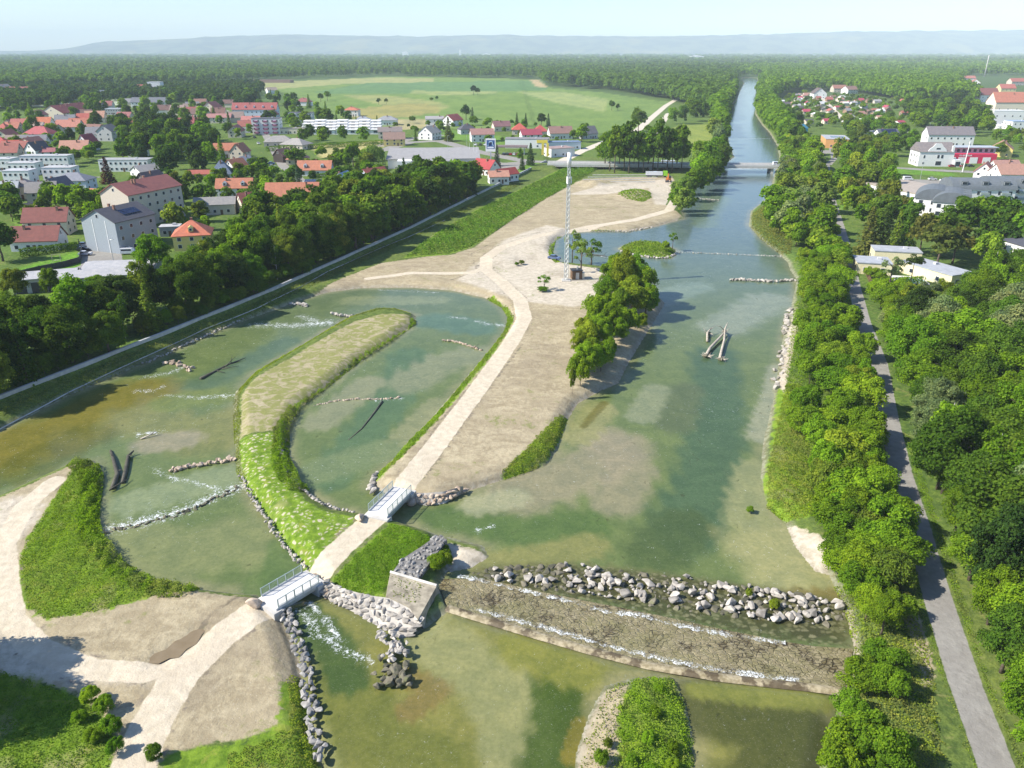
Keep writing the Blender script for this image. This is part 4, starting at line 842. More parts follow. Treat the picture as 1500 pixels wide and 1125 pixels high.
# --- row by the meadow and houses behind
for a in [
 ('cream house with brown purple roof at the meadow edge, first of the row', 734, 192, 14, 10, 4.2, 3.8, 15, CR, (0.25, 0.13, 0.13)),
 ('house with bright red pyramid roof beside two dark spruces', 761, 197, 12, 11, 4.0, 4.6, 0, BE, (0.50, 0.11, 0.08)),
 ('white gabled house with magenta red roof behind the fuel station', 777, 206, 15, 10, 4.6, 3.6, 12, WH, (0.36, 0.07, 0.10)),
 ('house with scarlet hip roof before a pair of round trees', 791, 198, 11, 10, 4.2, 4.4, 5, CR, (0.46, 0.09, 0.08)),
 ('house with wide dull brown roof and white gable in the row', 820, 201, 18, 11, 4.4, 4.6, 10, WH, (0.30, 0.18, 0.15)),
 ('dark slate roofed house last of the row near the river track', 860, 201, 13, 10, 4.2, 5.0, 30, GY, (0.16, 0.16, 0.17)),
 ('big white house with half red half grey roof facing the road', 706, 207, 17, 12, 5.4, 3.6, 10, WH, (0.36, 0.20, 0.17)),
 ('house with nearly black hip roof in front of the meadow', 684, 196, 13, 10, 3.6, 4.2, 20, GY, DG),
 ('white house with pale grey flat looking roof at the field edge', 637, 184, 16, 10, 6.0, 2.0, 5, WH, (0.38, 0.37, 0.36)),
 ('house with red front roof and grey rear roof at the field edge', 663, 184, 16, 12, 5.0, 4.6, 60, WH, (0.38, 0.10, 0.09)),
 ('pale house with white gable and weathered grey roof by a spruce', 630, 204, 14, 12, 5.0, 4.6, 65, WH, (0.38, 0.37, 0.33)),
 ('white bungalow with grey hip roof standing in the straw coloured field', 568, 183, 18, 12, 4.4, 3.4, 5, WH, (0.32, 0.33, 0.34)),
 ('grey hip roofed house next to the stepped estate', 532, 183, 17, 12, 3.6, 3.6, 0, BE, (0.34, 0.37, 0.40)),
 ('white villa with flat orange pyramid roof in the gardens', 516, 170, 15, 14, 6.2, 3.2, 0, WH, (0.55, 0.20, 0.12)),
 ('house with dull maroon hip roof among garden trees', 446, 155, 18, 13, 4.6, 4.6, 0, WH, (0.32, 0.12, 0.11)),
 ('distant white farmhouse at the field margin', 398, 137, 16, 10, 5.0, 4.0, 40, WH, (0.45, 0.36, 0.28)),
 ('long terrace with red roof and a row of dormers behind the blocks', 376, 172, 44, 14, 8.0, 6.0, 3, LB, (0.36, 0.11, 0.10)),
 ('white hall with coral red roof before the dormer terrace', 372, 182, 20, 10, 4.0, 3.0, 5, WH, (0.50, 0.20, 0.17)),
 ('brick red roofed house with two chimneys at the terrace end', 399, 178, 12, 10, 6.5, 4.0, 85, LB, (0.38, 0.13, 0.12)),
 ('cream manor with maroon roof and small ridge turret', 313, 172, 18, 15, 9.0, 6.0, 85, CR, (0.33, 0.12, 0.10)),
 ('low cream wing with pinkish roof in front of the manor', 323, 180, 22, 10, 5.0, 3.0, 5, CR, (0.40, 0.20, 0.18)),
 ('L shaped house with raspberry red roof below the manor', 272, 189, 26, 11, 5.0, 4.0, 10, BE, (0.38, 0.11, 0.11)),
 ('long maroon roofed house left of the manor', 289, 172, 22, 11, 6.0, 4.0, 5, BE, (0.30, 0.10, 0.09)),
 ('grey gabled house with two balconies beside tall dark trees', 161, 206, 12, 12, 7.0, 4.4, 85, (0.55, 0.54, 0.53), (0.2, 0.19, 0.19)),
 ('house with red half hipped roof beside the tall dark trees', 186, 189, 17, 12, 5.4, 5.4, 10, CR, (0.44, 0.14, 0.10)),
 ('house with plain salmon roof among dark trees', 113, 226, 17, 11, 3.6, 5.0, 10, CR, SR),
 ('house with steep crimson roof behind the salmon roofed house', 131, 220, 10, 9, 5.0, 5.4, 75, WH, (0.40, 0.08, 0.09)),
 ('white gabled house with black roof in the left village', 58, 233, 11, 9, 6.0, 4.4, 70, WH, DG),
 ('small annexe with rosy roof beside the white gabled house', 72, 233, 9, 7, 4.6, 2.0, 20, WH, (0.40, 0.15, 0.15)),
 ('ochre gabled house with cream front behind the black roof', 51, 224, 12, 10, 6.0, 4.0, 75, (0.68, 0.6, 0.42), (0.34, 0.16, 0.13)),
 ('yellow house with vivid red roof at the left edge of the village', 27, 225, 15, 11, 4.6, 3.8, 15, YE, (0.46, 0.09, 0.06)),
 ('house with large vivid red hip roof cut by the left edge', 3, 222, 15, 12, 4.6, 4.8, 5, WH, (0.50, 0.10, 0.09)),
 ('house with rosy hip roof and skylight above a gridded facade', 63, 208, 20, 13, 6.0, 5.0, -5, GY, (0.44, 0.11, 0.11)),
 ('dark red twin roofed house on the slope of gardens', 79, 197, 17, 11, 3.6, 4.4, -30, BE, (0.30, 0.07, 0.08)),
 ('house with broad coral roof and white dormer in the middle row', 104, 193, 19, 13, 4.4, 5.0, 5, WH, (0.50, 0.21, 0.15)),
 ('house with brick orange roof in line behind the coral one', 119, 189, 16, 11, 4.4, 4.4, 10, CR, (0.46, 0.16, 0.10)),
 ('house with clear red steep roof at the end of the line', 131, 184, 17, 11, 5.0, 5.4, 10, CR, (0.47, 0.12, 0.09)),
 ('house with sandy salmon roof at the top of the line', 142, 180, 17, 11, 5.0, 5.4, 10, CR, (0.50, 0.28, 0.19)),
 ('white house with bright orange roof above the gardens', 61, 190, 19, 12, 5.6, 4.6, 10, WH, (0.55, 0.18, 0.09)),
 ('house with rose red roof and dark side wall left of the orange one', 38, 193, 18, 12, 5.2, 5.0, 10, GY, (0.45, 0.15, 0.12)),
 ('small white house with red pyramid roof far left', 9, 199, 11, 11, 5.0, 4.6, 0, WH, (0.44, 0.12, 0.09)),
 ('small house with russet roof second from the left edge', 22, 196, 12, 10, 4.6, 4.4, 0, BE, (0.42, 0.15, 0.10)),
 ('row house with dark cherry roof and big blank gable, first of three', 86, 173, 17, 26, 5.0, 7.0, 80, CR, (0.22, 0.06, 0.06)),
 ('row house with dark cherry roof in the middle of three', 100, 170, 17, 20, 5.0, 6.4, 80, CR, (0.22, 0.06, 0.06)),
 ('row house with dark cherry roof, last of three', 114, 167, 17, 20, 5.0, 6.0, 80, CR, (0.22, 0.06, 0.06)),
 ('far white house with rusty roof near the greenhouse strip', 28, 141, 30, 18, 8.0, 5.0, 20, WH, (0.32, 0.12, 0.10)),
 ('far small white house at the left edge of the woods', 8, 140, 16, 16, 10.0, 6.0, 70, WH, (0.3, 0.28, 0.26)),
 ('grey long house with white gables between dark trees', 221, 157, 40, 14, 6.0, 5.0, 3, WH, (0.16, 0.17, 0.19)),
 ('cream house with maroon roof before a white tower block', 216, 137, 30, 16, 9.0, 4.0, 0, CR, (0.32, 0.10, 0.09)),
 ('house with pale orange roof at the edge of the cornfield', 362, 139, 32, 16, 5.0, 4.0, 0, BE, (0.42, 0.22, 0.17)),
 ('grey gabled garage house in the left rows', 12, 293, 12, 10, 4.0, 4.2, 10, GY, (0.40, 0.42, 0.44)),
 ('cream row house with taupe hip roof below the white flats', 40, 290, 9, 9, 5.6, 3.4, 10, CR, (0.27, 0.24, 0.23)),
 ('cream row house with brownish grey roof and slate dormer', 66, 296, 12, 9, 5.0, 3.8, 20, CR, (0.30, 0.28, 0.26)),
 ('row house with dark slate roof at the end of the cream row', 90, 292, 10, 9, 5.6, 4.2, 75, CR, (0.13, 0.13, 0.16)),
 ('white house with slate blue hip roof beside the dark purple tree', 112, 278, 16, 11, 5.0, 3.2, 0, LB, (0.25, 0.26, 0.29)),
 ('dark brown gabled house behind the long beige block', 224, 283, 12, 10, 5.4, 4.6, 70, (0.16, 0.12, 0.11), (0.14, 0.11, 0.12)),
 ('white cottage with grey gable roof beside the parking strip', 216, 258, 13, 10, 3.2, 2.6, 55, WH, (0.36, 0.35, 0.34)),
]:
    nm = 'house'; lb, px, py, L, W, he, hr, rz, wl, rf = a; far_ = G(px, py, 2.3)[1] > 900
    H(nm, lb, px, py, L, W, he, hr, rz, wl, rf, typ='hip' if ('hip' in lb or 'pyramid' in lb) else 'gable', rows=2 if he > 4.5 else 1, nx=max(2, int(L / 4.2)), ny=2, dormers=5 if 'row of dormers' in lb else 0, detail=not far_ or L > 25)
for lb, px, py, L, W, he, wl, rf, rz in [
 ('long white flat roofed terrace with paired windows, longest of the white flats', 72, 245, 27, 8, 6.6, WH, LG, 2), ('white flat roofed block cut by the left edge of the picture', 8, 250, 13, 10, 6.6, WH, LG, 2),
 ('white flat roofed block with lower row of windows in the second row', 40, 256, 15, 9, 6.4, WH, LG, 2), ('white flat roofed block in the third row with blank grey end', 33, 268, 13, 9, 6.4, WH, (0.5, 0.5, 0.52), 2),
 ('white flat roofed block standing right in the second row', 92, 263, 15, 9, 6.4, WH, LG, 2), ('long white flat roofed terrace right of the parking strip', 188, 250, 27, 10, 6.2, WH, (0.36, 0.36, 0.36), 2),
 ('white flat roofed bungalow under tall trees, left of two', 204, 229, 11, 8, 4.0, WH, LG, 5), ('white flat roofed bungalow under tall trees, right of two', 256, 222, 14, 8, 4.0, WH, LG, 5),
 ('white tower block above the far trees', 230, 137, 20, 14, 17.0, WH, LG, 0), ('small grey flat roofed house between far trees', 169, 168, 16, 9, 6.0, GY, (0.5, 0.52, 0.55), 0),
 ('large distant hall with dark sloping roof', 148, 143, 75, 50, 9.0, GY, (0.09, 0.11, 0.13), 4), ('distant grey warehouse behind the tall spruces', 192, 136, 45, 30, 9.0, GY, (0.2, 0.22, 0.25), 0), ('long low distant shed roof beyond the corn field', 393, 121, 100, 30, 5.0, (0.3, 0.2, 0.17), (0.26, 0.16, 0.13), 0)]:
    H('flat_roofed_house' if L < 40 else 'warehouse', lb, px, py, L, W, he, 0, rz, wl, rf, typ='flat', rows=2 if he > 5 and L < 40 else 0, nx=int(L / 2.6), ny=1, cat='house' if L < 40 else 'warehouse', detail=L < 40)
H('garden_shed', 'red wooden garden shed with dark roof behind the grey block', 173, 302, 6, 5, 2.6, 1.8, 15, (0.30, 0.035, 0.03), DG, rows=1, nx=1, ny=1, cat='shed', chim=0)
H('garden_shed', 'small white hut with dark roof on the left lawn', 50, 312, 6, 5, 2.8, 1.5, 60, WH, DG, rows=0, nx=0, ny=0, cat='shed', chim=0)
H('garage', 'small garage with orange roof and blue side wall by the purple tree', 145, 292, 8, 6, 2.8, 1.8, -15, LB, OR, rows=0, nx=0, ny=0, cat='garage', chim=0)
rr = random.Random(99)
VC = [('brick red', (0.36, 0.13, 0.10)), ('brown', (0.24, 0.13, 0.10)), ('dark brown', (0.17, 0.10, 0.085)), ('grey', (0.24, 0.24, 0.25)), ('dull red', (0.33, 0.13, 0.12)), ('taupe', (0.32, 0.24, 0.20))]
for i, (x, y) in enumerate(scatter([(-10,172),(120,158),(300,150),(375,158),(372,205),(300,205),(190,190),(150,232),(-10,236)], 30, 17, 55, 2.3, 3)):
    nm, c_ = VC[i % 6]; H('house', f'white or cream family house with {nm} roof between the trees of the upper village', 0, 0, rr.uniform(12, 17), rr.uniform(10, 12), rr.uniform(4, 5.4), rr.uniform(3.8, 5), rr.uniform(-15, 25) + rr.choice([0, 0, 90]), rr.choice([WH, CR, WH, BE]), c_, rows=2, nx=3, ny=2, group=f'upper village houses with {nm} roofs', xy=(x, y), detail=y < 750)
# --- right bank buildings
x, y = G(1362, 240, 2.0); t = thing('town_house', 'white two storey house with curved front gable and grey roof beside the fire station', 'house', (x, y, hz(x, y)), R(-4)); BLOCK += [(x, y, 13)]
b = MB().box(-10, -7, -.5, 10, 7, 8.5); b.prof([(-5.5, 8.5), (5.5, 8.5), (4.6, 10.2), (3.0, 11.4), (1.6, 13.2), (-1.6, 13.2), (-3.0, 11.4), (-4.6, 10.2)], -7.002, -6.5); colobj(b, 'wall', 'render', t, WH)
b = MB().prof([(-7.5, 8.4), (7.5, 8.4), (0, 13.4)], -10.4, 10.4); b.v = [(yy, xx, zz) for xx, yy, zz in b.v]; b.prof([(-4.4, 8.5), (4.4, 8.5), (0, 13.0)], -6.45, 0); colobj(b, 'roof', 'roof', t, (0.25, 0.22, 0.21))
for xx, zz, w, h in ((-7, 4.8, 1, 1.8), (1.0, 4.8, 1.3, 2.0), (3.2, 4.8, 1.3, 2.0), (0.2, 9.8, 2.4, 1.0), (1.6, .8, 3.2, 2.4), (-7, 1.4, 1.0, 1.2)): window(t, xx, -7, zz, 0, w, h)
for yy in (-4, 0, 4): window(t, -10, yy, 4.8, -R(90), 1.1, 1.7); window(t, -10, yy, 1.3, -R(90), 1.1, 1.7)
colobj(MB().box(10.02, -9, -.4, 14, -3, 4.2), 'side_porch', 'render', t, WH); window(t, 12, -9, .5, 0, 2.8, 2.8, 'shop_window'); colobj(MB().box(8.2, -7.3, 8.5, 9.4, -6.2, 12), 'gable_pillar', 'render', t, WH)
x, y = G(1417, 236, 2.0); t = thing('fire_station', 'fire station with crimson front band, white gates and grey upper storey', 'fire station', (x, y, hz(x, y)), R(-4)); BLOCK += [(x, y, 16)]
colobj(MB().box(-14, -6, -.5, 14, 8, 5.6), 'wall', 'render', t, (0.62, 0.03, 0.09)); u = colobj(MB().box(-12, -1, 5.6, 15, 8, 8.8), 'upper_storey', 'render', t, GY); colobj(MB().box(-13, -2.4, 8.803, 16, 8.6, 9.2), 'roof', 'flat', t, (0.42, 0.46, 0.50))
for k in range(8): window(u, -10.5 + k * 3.3, -1, 6.2, 0, 2.0, 1.9)
for k, (xx, w) in enumerate(((-11, 2.0), (-6.5, 4.0), (0.6, 4.6), (8.2, 4.6))):
    g_ = colobj(MB().box(-w / 2, -.14, 0, w / 2, .02, 3.9), 'gate', 'render', t, WH); g_.location = (xx, -6, -.2)
def text(parent, s, loc, size, mat, rz=0, name='lettering', rx=90):
    cu = bpy.data.curves.new(name, 'FONT'); cu.body = s; cu.size = size; cu.extrude = 0.03; cu.align_x = 'CENTER'
    o = bpy.data.objects.new(name, cu); COL.objects.link(o); dg = bpy.context.evaluated_depsgraph_get(); me = bpy.data.meshes.new_from_object(o.evaluated_get(dg)); bpy.data.objects.remove(o)
    o = link(name, me, parent, mat); o.location = loc; o.rotation_euler = (R(rx), 0, R(rz)); return o
text(t, 'FEUERWEHR', (-4.5, -6.06, 4.25), 1.35, M['whitem']); 
H('house', 'long grey roofed house with two white dormers behind the white gable house', 1386, 211, 32, 12, 8.0, 5.0, -4, WH, (0.22, 0.20, 0.205), rows=2, nx=7, dormers=0, chim=3)
H('house', 'house with terracotta roof half hidden behind trees right of the fire station', 1466, 226, 16, 12, 5.0, 4.4, 60, YE, (0.40, 0.22, 0.15), rows=1)
H('house', 'white gabled house with red roof at the main road', 1440, 262, 11, 9, 5.0, 4.4, 55, WH, (0.42, 0.15, 0.12), rows=2, nx=2)
H('house', 'wide white house with pale terracotta roof at the right edge', 1486, 268, 22, 13, 6.0, 4.2, -3, WH, (0.42, 0.24, 0.18), rows=2, nx=5, chim=2)
H('house', 'white side wing with pale pinkish roof before the right edge', 1468, 257, 14, 10, 5.0, 4.0, 5, WH, (0.44, 0.25, 0.20), rows=1, nx=3)
x, y = G(1352, 294, 2.0); t = thing('parking_deck', 'long building with flat beige parking roof and white side wall', 'parking deck', (x, y, hz(x, y)), R(18)); BLOCK += [(x, y, 14), (x + 10, y + 4, 14)]
colobj(MB().box(-11, -14, -.5, 14, 26, 5.0), 'wall', 'render', t, WH); colobj(MB().box(-11.2, -14.2, 5.003, 14.2, 26.2, 5.5), 'roof', 'flat', t, (0.42, 0.36, 0.30))
for k in range(7): window(t, -11, -10 + k * 5, 2.6, -R(90), 1.8, 1.2)
DKR = (0.145, 0.165, 0.18)
for i, (px, py, L, W, rz, lb) in enumerate([(1362, 318, 15, 13, 62, 'white apartment house with dark curved roof at the row end, nearest the trees'), (1388, 324, 15, 13, 62, 'white apartment house with dark curved roof stepping down to the big tree'), (1425, 303, 26, 13, -3, 'long white apartment house with dark grey roof and three dormers behind the big tree'), (1480, 300, 26, 13, -3, 'white apartment house with dark grey roof running out at the right edge')]):
    x, y = G(px, py, 2.0); t = thing('apartment_house', lb, 'apartments', (x, y, hz(x, y)), R(rz)); BLOCK.append((x, y, 13))
    colobj(MB().box(-L / 2, -W / 2, -.5, L / 2, W / 2, 9.0), 'wall', 'render', t, WH); along(t, L, W, 9.0, 3, int(L / 4), 3, 1.5, 1.6)
    pr = [(-W / 2 - .5, 8.9)] + [(-W / 2 * math.cos(a) * 1.04, 9.0 + 4.0 * math.sin(a)) for a in [R(12 * k) for k in range(1, 15)]] + [(W / 2 + .5, 8.9)]
    b = MB().prof(pr, -L / 2 - .4, L / 2 + .4); b.v = [(yy, xx, zz) for xx, yy, zz in b.v]; r_ = colobj(b, 'roof', 'flat', t, DKR)
    for k in range(3):
        d = colobj(MB().box(-1.4, -2.0, 0, 1.4, 1.0, 1.9), 'dormer', 'render', r_, DKR); d.location = (-L / 2 + L * (k + .5) / 3, -W * .32, 10.6); window(d, 0, -2.0, .3, 0, 2.0, 1.3)
    for k in range(3):
        for r in range(3): colobj(MB().box(-1.8, -1.3, 0, 1.8, -.02, 1.0), 'balcony', 'flat', t, (0.30, 0.36, 0.34)).location = (-L / 2 + L * (k + .5) / 3, -W / 2, 1 + r * 2.9)
H('house', 'white house cut by the right edge behind the forest', 1502, 395, 12, 14, 9, 0, 10, WH, DG, typ='flat', rows=3, nx=3)
t = H('community_hall', 'hall with orange side wall and solar roof beside the allotment gardens', 1222, 212, 16, 30, 6.0, 0, -14, (0.70, 0.36, 0.14), (0.40, 0.41, 0.43), typ='flat', rows=1, nx=2, ny=5, cat='hall'); solar(t, 9, 9, 1, 0, 6.35)
t = H('house', 'white house with tilted black solar roof among trees', 1296, 208, 15, 12, 6.0, 4.0, 5, WH, (0.12, 0.13, 0.15), rows=2); solar(t, 11, 5.5, 0, -3.3, 8.45, R(33))
H('house', 'low white house with grey skillion roof left of the solar house', 1275, 200, 12, 10, 4.5, 0, 5, WH, (0.46, 0.46, 0.47), typ='flat', rows=1)
H('house', 'house with beige flat roof behind the solar house', 1313, 196, 14, 10, 6, 0, 0, BE, (0.42, 0.38, 0.31), typ='flat', rows=1)
for a in [('tall white house with broad orange roof near the upper right corner', 1472, 172, 34, 20, 16, 9, -3, CR, (0.47, 0.19, 0.13)), ('white block in front of the tall orange roofed house', 1470, 180, 28, 12, 12, 0, -3, WH, WH),
 ('white house with dark red mansard roof beside the upper street', 1443, 148, 26, 16, 9, 8, 5, WH, (0.28, 0.11, 0.10)), ('yellow house with red roof and roof window far right', 1472, 136, 24, 16, 8, 6, 0, (0.75, 0.62, 0.33), (0.45, 0.15, 0.12)),
 ('white gabled house with rust roof at the far street', 1427, 126, 22, 16, 7, 6, 70, WH, (0.46, 0.2, 0.15)), ('far house with brick red roof left of the street', 1418, 118, 26, 16, 6, 5, 0, WH, (0.45, 0.18, 0.14)),
 ('far red roofed house by the wood edge', 1390, 114, 24, 16, 6, 5, 20, WH, (0.45, 0.2, 0.16)), ('house with russet roof at the top right edge', 1488, 124, 30, 16, 7, 6, 5, BE, (0.42, 0.14, 0.11)),
 ('white modern house with solar roof low at the right edge', 1490, 188, 18, 14, 7, 0, 0, WH, (0.3, 0.38, 0.5)), ('white house with dark gable overlooking the allotments', 1198, 143, 22, 18, 7, 7, 85, WH, (0.15, 0.12, 0.11)),
 ('white house behind trees at the allotment end', 1244, 136, 20, 16, 6, 5, 20, WH, (0.30, 0.18, 0.15)), ('far house with rusty roof in the wood right of the river', 1228, 134, 22, 16, 6, 5, 0, BE, (0.35, 0.17, 0.13)),
 ('house with small terracotta roof at the wood edge', 1402, 132, 18, 13, 4, 4, 10, BE, (0.45, 0.2, 0.13))]:
    lb, px, py, L, W, he, hr, rz, wl, rf = a; H('house', lb, px, py, L, W, he, hr, rz, wl, rf, typ='flat' if hr == 0 else 'gable', rows=2, nx=4, ny=2)
for k in range(5):
    x, y = G(1452 + k * 9, 187 + (k % 2), 2.0); t = thing('white_pavilion', 'small round white pavilion tent in the row before the white block', 'tent', (x, y, hz(x, y)), 0, 'white pavilion tents')
    n = 10; b = MB().tube([(0, 0, 0), (0, 0, 2.6)], 3.2, n); colobj(b, 'side_wall', 'render', t, WH); colobj(MB().tube([(0, 0, 2.6), (0, 0, 3.6), (0, 0, 4.4)], [3.5, 2.4, .1], n), 'tent_roof', 'render', t, WH)
# allotment gardens: many huts
rr = random.Random(11); HUTS = scatter([(1140,150),(1170,140),(1330,150),(1335,186),(1270,186),(1215,183),(1165,185),(1150,172)], 62, 11, 5, m=1.5); ri = 0
ROOFC = [('brick red', (0.40, 0.14, 0.11)), ('grey', (0.33, 0.33, 0.33)), ('white', (0.72, 0.72, 0.70)), ('brown', (0.22, 0.14, 0.10)), ('salmon', (0.48, 0.26, 0.2)), ('dark', (0.12, 0.11, 0.11)), ('crimson', (0.42, 0.07, 0.11))]
for i, (x, y) in enumerate(HUTS):
    nm, c = ROOFC[i % 7]; L = rr.uniform(6, 9.5); W = rr.uniform(5, 7)
    H('garden_hut', f'small allotment hut with {nm} roof among garden trees beside the river', 0, 0, L, W, 2.8, rr.uniform(1.2, 2.4), rr.choice([0, 10, 85, 95, 20]), rr.choice([WH, CR, BE, (0.3, 0.2, 0.13)]), c, rows=1, nx=2, ny=1, cat='hut', chim=0, group=f'allotment huts with {nm} roofs', xy=(x, y), detail=(y < 900))
H('garden_hut', 'allotment hut with bright turquoise side and orange roof edge', 1174, 194, 9, 8, 4.5, 3.0, 60, (0.05, 0.45, 0.58), (0.1, 0.42, 0.52), rows=0, nx=0, ny=0, cat='hut', chim=0)
# bungalow with pool
for lb, px, py, L, W, he, rz in [('pale yellow bungalow wing with flat grey roof beside the lane', 1276, 393, 10, 9, 3.4, -14), ('rear wing of the yellow bungalow with higher flat grey roof', 1310, 380, 14, 8, 4.2, -14), ('long wing of the yellow bungalow with flat grey roof behind the pool', 1369, 403, 9, 19, 3.4, 22)]:
    t = H('bungalow', lb, px, py, L, W, he, 0, rz, (0.78, 0.70, 0.44), (0.40, 0.42, 0.45), typ='flat', rows=1, nx=2, ny=2, cat='bungalow')
x, y = G(1334, 411, 1.6); t = thing('swimming_pool', 'turquoise swimming pool with pale paved edge in the bungalow garden', 'pool', (x, y, hz(x, y)), R(-12))
tm = NT('pool water'); tm.col(tm.mix(tm.noise(tm.pos(), 2.0), (0.10, 0.46, 0.62), (0.20, 0.62, 0.74))); tm.rough(0.06)
MB().box(-4.6, -3.2, -.3, 4.6, 3.2, .12).box(-4.6, 3.2, -.3, 4.6, 5.4, .10).build('pool_surround', M['deck'], t); MB().box(-3.8, -2.4, -.2, 3.8, 2.4, .16).build('pool_water', tm.mat, t)
TREES.append((x, y, 5)); BLOCK.append((x, y, 6))
def fence(name, label, pts, h, mat, post=2.5, z=1.6, th=0.06, cat='fence'):
    P = [Vector((*G(a, b, z), 0)) for a, b in pts]; c0 = P[0]; t = thing(name, label, cat, (c0.x, c0.y, 0)); b = MB()
    zz = [hz(p.x, p.y) for p in P]
    for i in range(len(P) - 1):
        a, q = P[i] - c0, P[i + 1] - c0; d = (q - a).normalized(); nrm = Vector((-d.y, d.x, 0)) * th
        b.add([(*(a + nrm).xy, zz[i] - .3), (*(a - nrm).xy, zz[i] - .3), (*(q - nrm).xy, zz[i + 1] - .3), (*(q + nrm).xy, zz[i + 1] - .3), (*(a + nrm).xy, zz[i] + h), (*(a - nrm).xy, zz[i] + h), (*(q - nrm).xy, zz[i + 1] + h), (*(q + nrm).xy, zz[i + 1] + h)],
              [(3,2,1,0), (4,5,6,7), (0,1,5,4), (1,2,6,5), (2,3,7,6), (3,0,4,7)])
    b.build('panel', mat, t)
    if post:
        pm = MB().box(-.1, -.1, -.3, .1, .1, h + .15).mesh('post'); pm.materials.append(mat)
        for i in range(len(P) - 1):
            a, q = P[i] - c0, P[i + 1] - c0; n = max(1, int((q - a).length / post))
            for k in range(n + (i == len(P) - 2)):
                f = k / n; inst('post', pm, t, (*(a + (q - a) * f).xy, zz[i] * (1 - f) + zz[i + 1] * f))
    return t
fence('garden_fence', 'weathered board fence along the lane beside the bungalow', [(1263, 384), (1268, 400), (1276, 418), (1286, 436)], 1.7, M['wood'])
fence('yard_fence', 'dark grey panel fence between the lawn and the workshops', [(25, 410), (60, 402), (95, 395), (118, 388), (122, 372), (117, 362)], 1.8, M['dark'], 3)
# ------------------------------------------------------------------ flood wall along the village: a long low concrete wall
P = WALLP; t = thing('flood_wall', 'long low concrete flood wall running along the foot of the village trees', 'wall', (P[3][0], P[3][1], 0)); b = MB(); cp = MB(); ox, oy = P[3]
fine = []
for i in range(len(P) - 1):
    n = max(2, int(np.linalg.norm(P[i + 1] - P[i]) / 6))
    for k in range(n): fine.append(P[i] + (P[i + 1] - P[i]) * k / n)
fine.append(P[-1]); fine = np.array(fine); zz = height(fine[:, 0], fine[:, 1])
for i in range(len(fine) - 1):
    a, q = fine[i], fine[i + 1]; d = (q - a) / np.linalg.norm(q - a); nr = np.array([-d[1], d[0]])
    for bb, w, lo, hi in ((b, .22, -.8, .82), (cp, .27, .823, .9)):
        A, B_ = a - (ox, oy), q - (ox, oy); za, zb = 2.25, 2.25
        bb.add([(*(A + nr * w), za + lo), (*(A - nr * w), za + lo), (*(B_ - nr * w), zb + lo), (*(B_ + nr * w), zb + lo), (*(A + nr * w), za + hi), (*(A - nr * w), za + hi), (*(B_ - nr * w), zb + hi), (*(B_ + nr * w), zb + hi)],
           [(3,2,1,0), (4,5,6,7), (1,2,6,5), (3,0,4,7)] + ([(0,1,5,4)] if i == 0 else []))
b.build('wall', M['conc'], t); cp.build('coping', plain('grey coping', (.40, .41, .42), .85, .2, .6), t)
KERB = [(-100,672),(0,626),(100,574),(200,530),(300,485),(380,454),(440,425),(480,402),(560,366),(600,350),(660,322)]
KP = GL(KERB, 0.6); b = MB(); t = thing('foot_kerb', 'narrow pale concrete kerb at the foot of the grass embankment', 'kerb', (KP[4][0], KP[4][1], 0))
KF = []
for i in range(len(KP) - 1):
    n = max(2, int(np.linalg.norm(KP[i + 1] - KP[i]) / 5)); KF += [KP[i] + (KP[i + 1] - KP[i]) * k / n for k in range(n)]
KF = np.array(KF); kz = height(KF[:, 0], KF[:, 1]) + .12; kz = np.clip(kz, .15, 1.5)
b.tube([(KF[i][0] - KP[4][0], KF[i][1] - KP[4][1], kz[i]) for i in range(len(KF))], 0.13, 4); b.build('kerb', M['conc'], t)
# ------------------------------------------------------------------ mast with cabin
x, y = G(829, 411, 1.4); mz = hz(x, y); MH = 37.0; t = thing('radio_mast', 'tall slim lattice radio mast with white antenna drum at its top', 'mast', (x, y, mz)); TREES.append((x, y, 4))
def wid(z): return 0.58 - 0.2 * z / MH
C4 = [(-1, -1), (1, -1), (1, 1), (-1, 1)]
lm = [MB().tube([(sx * wid(0), sy * wid(0), -.2), (sx * wid(MH), sy * wid(MH), MH - 3.5)], 0.075, 6).build('leg', M['steel'], t) for sx, sy in C4]
b = MB(); n = 22
for k in range(n):
    z0, z1 = k * (MH - 3.5) / n, (k + 1) * (MH - 3.5) / n
    for i in range(4):
        a, q = C4[i], C4[(i + 1) % 4]
        b.tube([(a[0] * wid(z0), a[1] * wid(z0), z0), (q[0] * wid(z1), q[1] * wid(z1), z1)], .035, 4, False); b.tube([(q[0] * wid(z0), q[1] * wid(z0), z0), (a[0] * wid(z1), a[1] * wid(z1), z1)], .035, 4, False); b.tube([(a[0] * wid(z0), a[1] * wid(z0), z0), (q[0] * wid(z0), q[1] * wid(z0), z0)], .035, 4, False)
b.build('bracing', M['steel'], t); MB().box(-.12, -.08, 0, .12, .08, MH - 3).build('cable_ladder', M['steel'], t)
MB().tube([(0, 0, MH - 3.6), (0, 0, MH)], .62, 16).build('antenna_drum', M['whitem'], t, True); MB().box(-1.3, -1.3, -.4, 1.3, 1.3, .25).build('foundation', M['conc'], t)
MB().tube([(0, 0, MH), (0, 0, MH + 1.2)], .04, 5).build('lightning_rod', M['steel'], t)
for k in range(3):
    o = MB().box(-.2, -.12, 0, .2, .12, 1.9).build('antenna_panel', M['whitem'], t); o.location = (.75 * math.cos(k * 2.1), .75 * math.sin(k * 2.1), MH - 8.5); o.rotation_euler = (0, 0, k * 2.1 + 1.57)
x, y = G(844, 408, 1.4); t = thing('equipment_cabin', 'small brown equipment cabin at the foot of the mast', 'cabin', (x, y, hz(x, y)), R(10)); TREES.append((x, y, 3))
